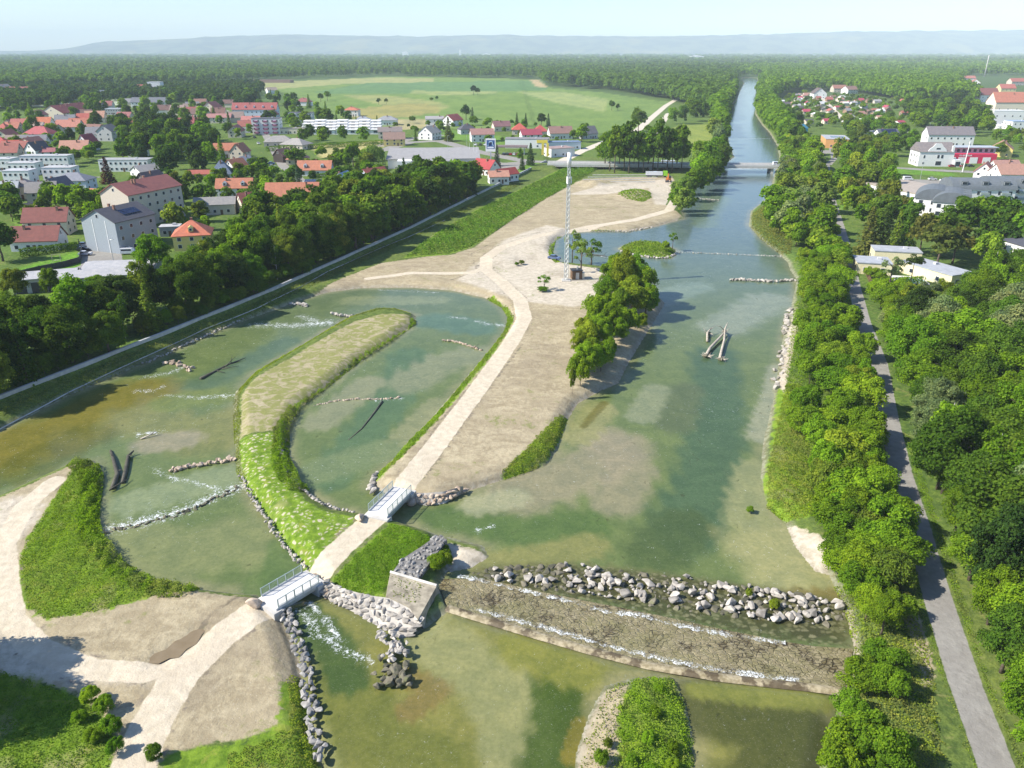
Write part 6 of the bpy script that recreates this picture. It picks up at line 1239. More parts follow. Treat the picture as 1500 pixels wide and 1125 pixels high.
# ------------------------------------------------------------------ dead wood in the water
def logs(label, px, py, parts, mat='drift', z=0.05):
    x, y = G(px, py, 0); t = thing('driftwood', label, 'driftwood', (x, y, 0))
    for kind, pts, r in parts:
        P = []
        for a, b_, h in pts: q = G(a, b_, h); P.append((q[0] - x, q[1] - y, h))
        MB().tube(P, r, 7).build(kind, M[mat], t, True)
def rootplate(t, px, py, s, seed):
    x, y = G(px, py, .2); o = boulder(x - t.location.x, y - t.location.y, .4, s, 'stonewet', None, parent=t, rr=random.Random(seed)); o.name = 'root_plate'; r = random.Random(seed); b = MB()
    for k in range(14): a = r.uniform(0, 6.28); L = s * r.uniform(.5, .95); b.tube([(0, 0, 0), (math.cos(a) * L * .6, math.sin(a) * L * .6, r.uniform(-.1, .5)), (math.cos(a) * L, math.sin(a) * L, r.uniform(-.3, .9))], [.10, .07, .02], 4)
    q = b.build('roots', M['drift'], t); q.location = o.location
x, y = G(1048, 500, 0)
logs('two bleached tree trunks with root plates anchored in mid river', 1048, 500, [('trunk', [(1033,523,.3),(1040,510,.6),(1055,494,.8),(1063,485,1.0)], [.38, .34, .28, .2]), ('trunk', [(1054,526,.3),(1057,514,.5),(1061,498,.7),(1062,482,1.6),(1066,472,3.2)], [.36, .33, .28, .22, .06]), ('trunk', [(1036,500,.3),(1036,488,.8),(1042,480,1.8)], [.3, .26, .1]), ('branch', [(1062,485,1.0),(1055,478,2.0),(1050,477,2.8)], [.14, .09, .03]), ('branch', [(1061,486,1.0),(1070,480,2.2)], [.12, .03]), ('branch', [(1037,486,1.0),(1030,481,2.0)], [.1, .03]), ('branch', [(1040,483,1.4),(1050,476,1.8)], [.1, .03])])
t = [o for o in bpy.data.objects if o.name.startswith('driftwood')][-1]
for i, (a, b_) in enumerate([(1035,523), (1056,527)]): rootplate(t, a, b_, 1.9, i)
rootplate(t, 1038, 490, 1.6, 3); rootplate(t, 1061, 488, 1.2, 4)
logs('dark sunken trunks with branches in the left pool', 175, 690, [('trunk', [(165,716,.2),(172,695,.35),(166,672,.3),(162,660,.1)], [.45, .4, .32, .2]), ('trunk', [(180,708,.1),(184,690,.25),(188,668,.3),(196,660,.8)], [.38, .36, .3, .1]), ('branch', [(170,690,.3),(180,688,.9)], [.12, .04]), ('branch', [(160,718,.4),(176,708,.6),(190,700,.4)], [.16, .12, .05]), ('branch', [(187,668,.3),(198,666,.9)], [.12, .04]), ('branch', [(166,670,.3),(160,662,1.0)], [.1, .03])], 'driftdark')
logs('small bleached branch with spray beside the gravel shoal', 215, 638, [('trunk', [(206,643,.1),(218,638,.35),(229,631,.9)], [.16, .13, .04]), ('branch', [(220,637,.4),(232,633,.4)], [.08, .03])])
logs('dark sunken tree lying in the upper left rapids', 330, 540, [('trunk', [(294,555,.15),(312,546,.0),(335,534,.0),(360,524,.4)], [.42, .34, .24, .06]), ('branch', [(330,537,.2),(345,522,1.4)], [.12, .03]), ('branch', [(325,540,.2),(350,536,.4)], [.12, .04]), ('branch', [(338,532,.2),(340,520,1.6)], [.1, .03]), ('branch', [(318,543,.2),(330,546,.2)], [.1, .04])], 'driftdark')
logs('sunken log streaming below the stone line in the right arm', 540, 610, [('trunk', [(560,588,.10),(548,605,.04),(530,628,.02),(510,645,-.02)], [.22, .2, .15, .08])], 'driftdark')
logs('dead branch lying off the inlet mouth near the islet', 880, 374, [('trunk', [(858,372,.2),(880,374,.2),(892,376,.5)], [.2, .16, .05]), ('branch', [(884,374,.2),(890,368,1.0)], [.08, .03])], 'driftdark')
# pale rows of edging laid on the terraces behind the earth heaps
x, y = G(905, 263, 1.4)
for k in range(4):
    y0 = 256.5 + k * 3.4; a, b_ = G(868 - k * 7, y0, 1.4), G(962 + (1 if k < 2 else -3), y0 + .3, 1.4); m = ((a[0] + b_[0]) / 2, (a[1] + b_[1]) / 2); t = thing('terrace_kerb', 'long pale terrace kerb across the grass slope above the earth heaps, ' + ['uppermost', 'second from the top', 'third from the top', 'lowest'][k] + ' of four', 'kerb', (*m, hz(*m)))
    MB().box(-(b_[0] - a[0]) / 2, -.35, -.3, (b_[0] - a[0]) / 2, .35, .35).build('kerb', M['conc'], t)
# lamp posts and masts
def lamp(label, px, py, h, group=None, zp=2.0):
    x, y = G(px, py, zp); t = thing('street_lamp', label, 'street lamp', (x, y, hz(x, y)), 0, group); MB().tube([(0, 0, -.2), (0, 0, h)], [.10, .06], 6).build('pole', M['steel'], t); MB().tube([(0, 0, h - .06), (1.1, 0, h + .1)], .045, 5).build('arm', M['steel'], t); MB().box(.8, -.14, h + .06, 1.5, .14, h + .2).build('lamp_head', M['steel'], t)
lamp('grey street lamp at the workshop roof by the yard', 169, 395, 9.0)
for i, (a, b_) in enumerate([(688, 238), (694, 240), (699, 241)]):
    x, y = G(a, b_, 2.3); t = thing('flagpole', 'slim white flagpole in front of the supermarket, one of three', 'flagpole', (x, y, hz(x, y)), 0, 'flagpoles before the supermarket'); MB().tube([(0, 0, -.2), (0, 0, 11)], [.11, .06], 6).build('pole', M['whitem'], t); MB().tube([(0, 0, 11), (0, 0, 11.3)], [.14, .06], 6).build('finial', M['whitem'], t)
for i, (a, b_) in enumerate([(1376, 200), (1388, 202), (1360, 196), (656, 223), (684, 219), (1343, 232), (1336, 236), (1407, 252), (1348, 262), (1182, 238)]): lamp('thin grey lamp post rising beside the road', a, b_, 10, 'lamp posts beside the roads')
x, y = G(1410, 250, 2.0); t = thing('tower_pole', 'thick white leaning signal pole before the fire station', 'pole', (x, y, hz(x, y))); MB().tube([(0, 0, -.3), (.8, 0, 16)], [.32, .22], 8).build('pole', M['whitem'], t); MB().box(.5, -.3, 15.4, 1.2, .3, 16.6).build('siren_head', M['whitem'], t)
x, y = G(1442, 112, 2.0); t = thing('chimney_stack', 'tall slim pale chimney rising above the far right woods', 'chimney', (x, y, hz(x, y))); MB().tube([(0, 0, 0), (0, 0, 52)], [1.5, .9], 10).build('shaft', M['conc'], t, True); MB().tube([(0, 0, 52), (0, 0, 53)], [1.1, 1.1], 10).build('rim', M['steel'], t)
x, y = G(84, 385, 2.2); t = thing('garden_swing', 'wooden garden swing frame on the left lawn', 'swing', (x, y, hz(x, y)), R(20))
for s in (-1.2, 1.2): MB().tube([(s, -1, 0), (s, 0, 2.4), (s, 1, 0)], .06, 5).build('frame', M['drift'], t)
MB().tube([(-1.3, 0, 2.42), (1.3, 0, 2.42)], .07, 5).build('beam', M['drift'], t); MB().box(-.8, -.25, .55, .8, .25, .62).build('seat', M['drift'], t)
for s in (-.7, .7): MB().tube([(s, 0, .6), (s, 0, 2.4)], .02, 4).build('rope', M['dark'], t)
def hedge(label, a, b_, h, w, tone='mid', zp=2.3):
    A, B_ = Vector(G(*a, zp)), Vector(G(*b_, zp)); L = (B_ - A).length; r = np.random.default_rng(int(L * 10)); n = int(L * 90); s = r.uniform(0, L, n); side = r.integers(0, 3, n)
    yy = np.where(side == 0, -w / 2, np.where(side == 1, w / 2, r.uniform(-w / 2, w / 2, n))); zz = np.where(side == 2, h, r.uniform(0, h, n)); yy = yy + r.normal(size=n) * .12; zz = np.maximum(zz + r.normal(size=n) * .12, .05)
    N = np.c_[r.normal(size=n) * .2, np.where(side == 0, -1., np.where(side == 1, 1., 0)), np.where(side == 2, 1., .3)]
    V = leaf_quads(np.c_[s, yy, zz], N, .42, r, .5); me = quadmesh('hedge', V.reshape(-1, 3), n); face_attr(me, 'rnd', r.uniform(0, 1, n)); me.materials.append(M['leaf'])
    o = bpy.data.objects.new('hedge', me); COL.objects.link(o); o.location = (A.x, A.y, hz(A.x, A.y)); o.rotation_euler = (0, 0, math.atan2((B_ - A).y, (B_ - A).x)); o.color = (*TONE[tone], 1); tag(o, label, 'hedge')
hedge('long clipped hedge below the twin brown roofed houses', (30, 377), (116, 366), 2.4, 2.2, 'dark'); hedge('tall trimmed hedge beside the straw coloured garden field', (390, 222), (562, 212), 3.0, 3, 'mid'); hedge('clipped bright hedge behind the swimming pool garden', (1276, 418), (1352, 414), 1.9, 1.8, 'bright', 1.6); hedge('small hedge under the orange bungalow', (455, 262), (492, 258), 2.0, 1.6, 'mid'); hedge('dark hedge behind the left lawn', (22, 322), (45, 324), 1.8, 1.6, 'dark')
# muddy puddle in the hollow beside the track
PP = GL([(212,972),(226,958),(243,952),(256,940),(274,931),(288,918),(300,914),(305,920),(296,930),(288,944),(274,951),(262,964),(248,965),(232,973)], 1.15); cx, cy = PP.mean(0); pm = NT('muddy puddle'); pm.col(pm.mix(pm.noise(pm.pos(), .8, 4), (.17, .125, .065), (.27, .21, .13))); pm.rough(.18)
o = MB().add([(a_ - cx, b_ - cy, 0) for a_, b_ in PP], [tuple(range(len(PP)))]).build('puddle', pm.mat); o.location = (float(cx), float(cy), 1.21); tag(o, kind='structure')
# ------------------------------------------------------------------ trees and bushes
rr = random.Random(77)
def belt(poly, n, dist, seed, kinds, tones, hs, label, group, z=zL, m=1.5, wide=1.0):
    for x, y in scatter(poly, n, dist, seed, z, m):
        if float(water_sd(np.array([x]), np.array([y]))[0]) > -0.3: continue
        k = rr.choice(kinds); h = rr.uniform(*hs); tn = rr.choice(tones); nm = NAMES[k][0].replace('_', ' ')
        tree(k, x, y, h, tn, label.format(nm), group.format(nm), wide * rr.uniform(.9, 1.15))
# belt behind the flood wall
belt([(-60,607),(0,580),(100,541),(240,486),(400,421),(500,376),(600,331),(690,285),(700,272),(640,268),(560,292),(480,318),(390,340),(345,385),(300,420),(220,466),(120,494),(0,515),(-60,540)], 190, 4.3, 1, ['full'] * 7 + ['birch', 'tall', 'conifer'], ['dark', 'dark', 'mid', 'deep', 'dark', 'olive'], (11, 16), 'dark {} standing in the dense belt behind the flood wall', '{}s in the belt behind the flood wall', 2.4, 1.0)
belt([(-60,622),(0,582),(100,543),(240,488),(400,423),(500,378),(600,333),(690,287),(688,278),(600,322),(500,367),(400,410),(240,474),(100,529),(0,567),(-60,600)], 90, 2.4, 91, ['bush'], ['dark', 'mid', 'dark', 'olive'], (3.2, 5.0), 'dark {} of the undergrowth right behind the flood wall', 'undergrowth {}s behind the flood wall', 2.4, .6)
for a in [('birch',497,372,17,'olive','tall pale birch standing out of the belt behind the flood wall'), ('birch',470,378,16,'olive','slim olive birch beside the tall pale birch in the belt'), ('broad',548,352,15,'olive','broad yellowish tree at the front of the flood wall belt'), ('birch',395,345,15,'pale','pale feathery birch in front of the orange roofed hall'),
 ('birch',375,352,14,'olive','bronze green birch just left of the pale feathery birch'), ('broad',228,416,13,'mid','large rounded green tree right of the grey apartment gable'), ('broad',256,428,10,'dark','dark round tree at the foot of the large tree near the grey gable'), ('conifer',160,270,15,'copper','dark purple conical tree beside the white flats'), ('tall',255,300,16,'deep','tall dark narrow tree behind the long beige block'), ('tall',262,302,15,'brown','dark brownish cypress next to the tall dark tree'),
 ('broad',100,312,13,'bright','big bright green tree above the brown roofed twins'), ('broad',128,318,14,'mid','tall green tree between lawn and grey block'), ('broad',78,310,10,'mid','round green tree left of the big bright tree'), ('broad',22,302,9,'dark','round dark tree on the small left lawn'),
 ('broad',5,385,13,'dark','dark tree at the left edge before the lawn'), ('broad',28,452,10,'olive','shaggy olive tree at the left edge of the belt'), ('broad',80,446,9,'mid','round tree crown in front of the workshop roofs, left'), ('broad',150,452,9,'mid','round tree crown in front of the workshop roofs, middle'), ('broad',195,458,9,'dark','round tree crown in front of the workshop roofs, right'),
 ('conifer',438,279,12,'blue','broad blue spruce beside the end of the village street'), ('willow',548,247,14,'pale','big weeping willow behind the red roofed house'), ('broad',518,246,14,'bright','bright tall tree left of the weeping willow'), ('broad',505,252,11,'mid','green tree below the bright tall tree'), ('broad',488,252,8,'copper','small dark copper tree beside the orange bungalow'),
 ('pine',645,300,17,'deep','large dark pine with spreading crown in front of the supermarket'), ('pine',660,296,16,'deep','second dark pine beside the large spreading one'), ('pine',630,302,15,'deep','third dark pine left of the large spreading one'), ('conifer',690,288,17,'deep','tall dark spruce before the crimson roof'), ('conifer',593,270,13,'deep','dark bushy conifer near the supermarket entrance'),
 ('conifer',728,247,12,'blue','bluish spruce beside the pylon sign'), ('conifer',765,250,9,'deep','small dark spruce on the lawn by the road, left of two'), ('conifer',777,246,13,'deep','tall dark spruce on the lawn by the road, right of two'), ('tall',762,243,8,'mid','round green tree behind the small spruces by the road'), ('conifer',657,208,16,'brown','tall brown green spruce beside the supermarket road'), ('conifer',609,207,9,'dark','small spruce on the supermarket drive'),
 ('conifer',692,178,13,'blue','silvery spruce at the meadow edge'), ('broad',683,176,15,'deep','dark round tree at the meadow edge'), ('conifer',757,183,11,'deep','dark spruce behind the red pyramid roof, left'), ('conifer',770,184,10,'deep','dark spruce behind the red pyramid roof, right'), ('broad',793,184,11,'deep','dark round tree behind the scarlet roof'), ('conifer',803,185,11,'blue','grey blue conifer next to the dark round tree behind the scarlet roof'),
 ('broad',852,207,12,'bright','bright tree before the slate roofed house'), ('broad',840,206,9,'mid','round green tree beside the bright tree at the row end'), ('broad',935,192,18,'dark','large dark tree beside the pale river track'), ('broad',694,140,14,'deep','lone dark round tree in the green field'), ('broad',700,140,11,'deep','smaller companion of the lone field tree'), ('broad',896,161,11,'dark','small tree clump in the right field, larger'), ('broad',905,161,8,'dark','small bush like tree beside the clump in the right field'),
 ('bush',632,149,5,'dark','dark bush on the field boundary, left'), ('bush',640,147,5,'dark','dark bush on the field boundary, right'), ('broad',555,154,9,'deep','dark tree at the field corner, left of two'), ('broad',566,153,8,'dark','dark tree at the field corner, right of two'), ('broad',480,148,14,'mid','leafy tree at the head of the green field'), ('broad',470,150,12,'deep','blue green tree at the head of the green field')]: treep(*a, z=2.0)
# sparse trees on the peninsula
treep('sparse', 851, 399, 11.5, 'pale', 'open crowned tree with visible limbs behind the equipment cabin', z=1.4); treep('sparse', 838, 382, 11, 'pale', 'thin leaning tree partly hidden by the radio mast', z=1.4, wide=.75); treep('sparse', 866, 383, 9.5, 'mid', 'loose crowned tree on the shore of the inlet', z=1.4, wide=1.1)
treep('sparse', 797, 425, 5.0, 'mid', 'small young tree on a round grass patch near the mast', z=1.4, wide=1.3); treep('bush', 764, 388, 1.6, 'olive', 'low dry shrub on the pale gravel left of the mast', z=1.4); treep('bush', 757, 390, 1.3, 'mid', 'tiny shrub beside the low dry shrub on the gravel', z=1.4)
treep('bush', 795, 427, 1.4, 'mid', 'grassy tuft ringing the small young tree', z=1.4, wide=2.2)
# central clump on the shore
CL = [(850,566,8,'bright'),(858,553,9.5,'bright'),(868,540,9,'bright'),(862,520,10.5,'lime'),(880,545,7,'bright'),(878,515,10,'bright'),(892,530,8,'bright'),(895,500,10,'bright'),(870,492,10,'bright'),(885,478,10.5,'bright'),(905,505,9,'bright'),(908,470,10,'lime'),(920,490,8,'bright'),(925,462,11,'lime'),(912,446,10.5,'lime'),(900,438,10,'bright'),(935,448,10,'bright'),(945,462,7,'bright'),(930,430,9,'mid'),(888,455,9,'mid'),(855,500,8,'lime'),(848,530,7.5,'lime'),(853,545,7,'mid'),(940,480,6,'lime')]
for i, (a, b_, h, tn) in enumerate(CL): treep('full' if i % 4 else 'bush', a, b_, h * (1.22 if b_ < 466 else .86) * (.85 + .3 * ((i * 37) % 10) / 10), tn, 'leafy {} in the dense clump on the gravel shore of the main river'.format('broadleaf tree' if i % 4 else 'rounded bush'), 'clump on the gravel shore, {}'.format('trees' if i % 4 else 'bushes'), z=1.2, wide=.9 if i % 4 else .75)
treep('tall', 838, 578, 6, 'olive', 'dying slender tree with ivy at the near end of the clump', z=1.3, wide=.35)
# poplars before the road bridge and trees down the left bank
for i, a in enumerate(range(886, 1002, 7)): treep('tall', a, 247 + (i % 3) * 3, 21 + (i * 7) % 6, ['mid', 'dark', 'mid', 'dark'][i % 4], 'tall poplar with bare lower trunk in the grove beside the road bridge', 'poplar grove beside the road bridge', z=1.6, wide=.85)
for a, b_, h, tn in [(1000,312,12,'pale'),(992,306,11,'mid'),(1010,306,10,'mid'),(1003,292,12,'pale'),(990,290,8,'pale'),(1012,282,13,'mid'),(1022,282,14,'mid'),(1033,276,15,'mid'),(1028,264,16,'bright'),(1042,266,14,'mid'),(1050,258,15,'dark'),(1038,252,16,'mid'),(1055,248,15,'dark'),(1018,258,15,'pale'),(1060,240,14,'dark'),(1048,238,15,'mid'),(1035,238,14,'mid'),(1020,244,15,'mid'),(1058,226,14,'mid'),(1052,215,15,'silver'),(1044,205,15,'pale'),(1060,210,14,'mid'),(1056,198,14,'dark'),(1050,190,15,'mid'),(1045,183,16,'mid'),(1030,178,18,'dark'),(1015,178,18,'dark'),(1000,182,18,'dark'),(985,182,17,'mid'),(1022,172,18,'mid'),(1008,172,18,'mid')]:
    treep('full', a, b_, h, tn, 'rounded tree overhanging the left bank of the main river', 'trees along the left bank of the main river', z=1.3, wide=.95)
treep('sparse', 985, 366, 6.5, 'mid', 'small tree on the green islet', z=.6); treep('bush', 975, 370, 3.2, 'bright', 'dense bush on the green islet', z=.6)
# right bank strip between river and lane
belt([(1160,190),(1190,215),(1203,260),(1210,300),(1228,355),(1240,395),(1250,440),(1262,500),(1276,560),(1285,620),(1305,700),(1325,780),(1335,840),(1300,860),(1262,890),(1240,850),(1228,790),(1205,750),(1190,690),(1170,640),(1172,580),(1178,500),(1182,440),(1178,400),(1165,370),(1140,340),(1145,300),(1150,260),(1146,215)], 270, 2.7, 5, ['bush'] * 7 + ['full'], ['bright', 'bright', 'mid', 'bright', 'mid', 'lime'], (5.2, 7.6), 'leafy green {} in the thicket between the main river and the lane', '{}s in the riverside thicket', zL, 2.2, 1.0)
belt([(1128,108),(1140,130),(1150,165),(1190,205),(1150,215),(1120,170),(1122,140),(1118,112)], 70, 8, 6, ['full'], ['mid', 'dark', 'mid', 'pale'], (11, 16), 'round {} lining the right bank beside the allotments', '{}s lining the upper right bank', 1.5, 2)
belt([(1150,215),(1195,225),(1205,300),(1225,345),(1160,370),(1120,335),(1122,312),(1140,280)], 44, 5.5, 7, ['full'], ['mid', 'pale', 'bright', 'olive', 'silver'], (9, 14), 'full crowned {} on the right bank near the road bridge', '{}s on the right bank near the road bridge', 1.5, 2)
for a in [('bush',1262,1005,4.2,'bright','dense bush at the end of the weir below the rubble bank'), ('bush',1290,985,4.4,'mid','large bush with dead twigs beside the rubble bank'), ('bush',1245,1050,3.6,'mid','shrub overhanging the dark pool at the lower right'), ('bush',1240,1110,5,'bright','pale feathery bush at the bottom edge beside the dark pool'), ('bush',1275,1120,5,'mid','feathery bush at the bottom edge, right of the pale one'), ('bush',1225,1135,4,'bright','low bush cut by the bottom edge at the dark pool'), ('bush',1300,1020,3.4,'mid','small round bush left of the asphalt lane'), ('broad',1290,930,6,'bright','rounded tree above the rubble bank left of the lane'), ('broad',1268,905,5.5,'bright','rounded tree between boulder ramp and rubble bank'), ('bush',1310,905,3.5,'mid','bush in front of the rubble bank'), ('bush',1305,1140,4,'mid','bush at the bottom edge near the lane'),
  ('bush',960,1050,1.25,'bright','leafy bush on the gravel island at the bottom'), ('bush',950,1090,1.35,'bright','larger leafy bush on the gravel island at the bottom'), ('bush',985,1100,1.35,'bright','bush on the right side of the gravel island'), ('bush',925,1120,1.25,'mid','bush at the bottom edge of the gravel island'), ('bush',890,1095,0.88,'olive','low grey green shrub on the stony side of the gravel island'), ('bush',880,1120,1.6,'mid','small shrub on the stony side at the bottom edge'), ('bush',965,1015,1.14,'bright','upright bush at the tip of the gravel island'), ('bush',985,1130,1.35,'bright','bush at the lower right corner of the gravel island'), ('bush',955,1140,1.46,'bright','dense bush at the lowest part of the gravel island'),
  ('bush',640,832,2.4,'bright','weedy bush in the pit beside the rubble rampart'), ('bush',650,822,2.2,'lime','yellowish shrub in the pit beside the rubble rampart'), ('bush',650,806,1.8,'mid','small shrub at the far end of the rampart pit'), ('bush',118,1058,1.4,'bright','leafy bush behind the two round bushes at the dark grass'), ('bush',172,1105,1.7,'mid','bush at the bottom edge left of the sand track'), ('bush',140,1085,1.5,'mid','bush in the middle of the scrub left of the sand track'), ('bush',155,1045,2.0,'mid','round bush between the sand track and the dark grass, upper'), ('bush',165,1075,1.9,'mid','round bush between the sand track and the dark grass, lower'), ('bush',135,1030,1.8,'bright','small bush at the edge of the track shadow'), ('bush',228,1115,1.6,'dark','small dark bush at the bottom edge right of the track'), ('bush',1100,742,1.2,'mid','tuft of weed standing in the shallows at the right shore'), ('bush',1135,880,1.3,'lime','grass tuft growing between the boulders of the ramp'), ('bush',1098,862,1.0,'lime','small grass tuft in the pool above the boulder ramp')]: treep(*a, z=1.2 if a[2] < 960 else 1.3)
# forest right of the lane
belt([(1283,440),(1395,440),(1410,480),(1385,505),(1304,505)], 34, 3.6, 28, ['bush'], ['pale', 'lime', 'bright', 'silver', 'mid'], (4.2, 6.2), 'pale leafy {} between the bungalow hedge and the woodland', 'pale {}s below the bungalow hedge', zL, 1.5, 1.0)
for a, b_, h in [(1372,716,9),(1398,785,8.5),(1420,850,8.5),(1446,915,8),(1466,985,8.5),(1497,1060,8),(1530,1130,8),(1492,960,9.5),(1520,1040,9),(1480,900,9.5),(1452,845,9.5),(1425,790,9.5),(1560,1170,9),(1545,1110,9)]: treep('full', a, b_, h, rr.choice(['mid', 'bright', 'mid', 'dark']), 'leafy broadleaf tree at the woodland edge next to the asphalt lane', 'trees at the woodland edge beside the lane', z=1.4)
belt([(1215,790),(1235,850),(1262,880),(1300,875),(1325,860),(1310,780),(1270,690),(1200,690)], 40, 2.6, 29, ['bush'], ['bright', 'mid', 'bright', 'olive'], (4, 6), 'bright leafy {} between the white gravel beach and the lane', 'bright {}s above the gravel beach', zL, 2.0, 1.0)
belt([(1302,505),(1318,560),(1345,640),(1372,705),(1398,765),(1440,860),(1484,955),(1545,1100),(1620,1300),(1800,1140),(1700,700),(1560,430),(1450,430),(1420,470),(1380,505)], 230, 4.4, 8, ['full'] * 9 + ['birch'], ['mid', 'dark', 'dark', 'deep', 'mid', 'dark', 'silver', 'bright'], (9, 15), 'tall {} in the closed woodland right of the asphalt lane', '{}s in the woodland right of the lane', zL, 3.0, 1.0)
for i, (a, b_, h, tn) in enumerate([(1375,372,16,'dark'),(1400,362,17,'dark'),(1430,358,17,'mid'),(1455,358,17,'dark'),(1480,362,16,'dark'),(1498,370,15,'mid'),(1445,375,13,'dark'),(1470,385,12,'deep')]): treep('broad', a, b_, h, tn, 'large dark rounded tree in front of the curved roofed apartments', 'large trees before the apartments', z=1.8, wide=1.1)
for a in [('conifer',1268,372,17,'brown','brownish conical conifer behind the bungalow, left'), ('conifer',1288,372,17,'deep','dark conifer behind the bungalow'), ('conifer',1325,370,15,'dark','slender conifer between bungalow and apartments'), ('conifer',1310,366,15,'olive','olive conifer between bungalow and apartments'), ('broad',1372,392,14,'brown','bronze green wide tree behind the bungalow'), ('broad',1395,385,14,'brown','second bronze green tree behind the bungalow'), ('broad',1440,398,12,'lime','yellow green round tree right of the bungalow'), ('broad',1345,376,14,'brown','tall bronze tree beside the conifers'), ('pine',1333,418,9,'deep','dark pine beside the swimming pool'), ('sparse',1302,420,9,'silver','light open tree in the bungalow garden'), ('bush',1275,408,4,'bright','bright bush at the corner of the bungalow'), ('bush',1290,412,3.5,'mid','round bush in the bungalow garden'), ('bush',1232,402,4,'brown','dry brown shrub left of the lane')]: treep(*a, z=1.7)
belt([(1228,235),(1300,238),(1305,290),(1335,345),(1262,352),(1232,318),(1226,290)], 48, 6, 9, ['full', 'full', 'full', 'conifer'], ['mid', 'bright', 'olive', 'dark', 'lime', 'brown'], (10, 15), 'mixed {} in the park between the lane and the parking deck', 'park {}s beside the parking deck', 1.8, 2.5)
belt([(1228,190),(1330,190),(1340,240),(1240,232)], 44, 7, 10, ['full'], ['mid', 'dark', 'bright', 'olive'], (9, 14), 'garden {} between the solar house and the main road', 'garden {}s near the solar house', 2, 2.5)
belt([(1320,150),(1440,160),(1450,200),(1340,195)], 75, 9, 12, ['full'], ['dark', 'mid', 'mid', 'bright', 'deep'], (12, 18), 'large {} in the wooded slope behind the fire station', '{}s behind the fire station', 2, 2.5)
belt([(1440,205),(1520,205),(1520,238),(1450,232)], 14, 8, 13, ['broad'], ['mid', 'olive', 'bright'], (9, 13), 'shady {} beside the terracotta roofed house at the right', 'shady {}s at the right edge', 2, 2)
belt([(1135,150),(1170,135),(1330,148),(1340,190),(1270,188),(1215,186),(1165,195),(1150,172)], 190, 6.5, 14, ['bush', 'bush', 'broad'], ['mid', 'dark', 'bright', 'olive'], (4.5, 7), 'small garden {} between the allotment huts', 'allotment {}s', 2, .5)
# village gardens
belt([(0,150),(380,140),(470,160),(560,190),(560,212),(390,216),(370,200),(280,240),(150,215),(0,210)], 200, 8.5, 15, ['full'] * 6 + ['conifer'], ['dark', 'deep', 'mid', 'dark', 'bright', 'mid'], (9, 15), 'dark garden {} between the red roofs of the upper village', '{}s between the upper village roofs', 2.4, 2)
belt([(175,190),(300,190),(330,240),(290,262),(230,258),(180,240)], 70, 8, 16, ['full', 'full', 'tall', 'conifer'], ['deep', 'dark', 'mid', 'deep'], (12, 18), 'tall dark {} in the wooded park amid the village', 'dark park {}s amid the village', 2.4, 2)
belt([(0,205),(160,215),(140,240),(0,240)], 30, 9, 17, ['broad', 'bush'], ['dark', 'mid', 'bright'], (5, 9), 'garden {} between the left village and the white flats', 'garden {}s above the white flats', 2.4, 1.5)
belt([(0,300),(140,290),(300,270),(470,232),(560,235),(565,290),(420,330),(300,350),(60,340),(0,350)], 110, 6, 18, ['full', 'full', 'bush', 'full'], ['dark', 'mid', 'bright', 'dark', 'olive'], (5.5, 10), 'garden {} among the nearer village houses', 'garden {}s among the nearer houses', 2.4, 1.5)
belt([(560,180),(870,185),(870,212),(640,212)], 50, 7, 19, ['bush', 'broad'], ['mid', 'dark', 'bright'], (4, 7), 'small garden {} in the house row by the meadow', 'garden {}s in the row by the meadow', 2.2, 1.5)
for i, (x, y) in enumerate([(-64, 59), (-66, 65), (-70, 61)]): tree('full', x, y, 15, 'dark', 'tall dark tree at the left edge shading the sand track', 'trees shading the track at the left edge')
plant_all()
# ------------------------------------------------------------------ low growth
cover('reed_bed', 'tall bright green reeds filling the old channel below the embankment', [(655,372),(640,372),(592,377),(642,341),(702,307),(762,279),(832,245),(888,240),(868,252),(800,291),(745,326),(690,361)], 7, 1.5, .5, (0.125, 0.25, 0.035), 1)
cover('bank_growth', 'lush bright herbs on the inner bank of the grassy island', [(612,468),(606,480),(570,503),(528,530),(478,570),(436,602),(415,632),(412,662),(420,690),(436,715)], 40, 1.5, .3, 'bright', 2, .8, 1.9)
cover('bank_growth', 'low green fringe on the outer shore of the grassy island', [(350,700),(344,640),(345,580),(372,550),(422,520),(472,490),(512,466),(560,455),(600,457)], 30, .45, .26, 'lime', 3, .6, .8)
cover('bank_growth', 'lush herbs along the shore of the left meadow', [(120,682),(138,684),(142,720),(138,760),(150,795),(180,828),(215,850),(262,864)], 40, 1.5, .3, 'bright', 4, 1, 2.2)
cover('meadow_growth', 'bright low herbs on the left meadow beside the pool', GREEN[0], 26, .5, .24, (0.20, 0.31, 0.024), 5, 1.2, None, None, .3)
cover('meadow_growth', 'fresh green herbs on the plot between the two footbridges', GREEN[1], 55, .36, .2, (0.165, 0.315, 0.022), 6, 1.6, None, None, .12)
cover('meadow_growth', 'dark and light grass at the lower left corner', GREEN[2], 20, .55, .24, (0.15, 0.26, 0.025), 7, 1.2)
cover('meadow_growth', 'scrubby grass patch at the right edge of the dirt field', GREEN[3], 30, .7, .26, 'lime', 8, 1.2)
cover('meadow_growth', 'rough grass on the bank top below the lower channel', [(425,985),(440,985),(452,1030),(462,1070),(475,1140),(470,1250),(330,1250),(330,1110),(420,1070)], 26, .6, .24, 'lime', 9, 1.2)
cover('island_growth', 'tall bright herbs covering the gravel island at the bottom', GREEN[5], 30, 1.2, .26, 'bright', 10, 1.0)
cover('island_scrub', 'low grey green scrub on the stony left side of the bottom island', [(925,995),(890,1008),(868,1055),(852,1110),(850,1250),(905,1250),(915,1080),(920,1040)], 7, .6, .3, 'olive', 27, .9)
cover('islet_growth', 'bright herbs on the small islet', ISLET, 16, .9, .4, 'bright', 11, .6)
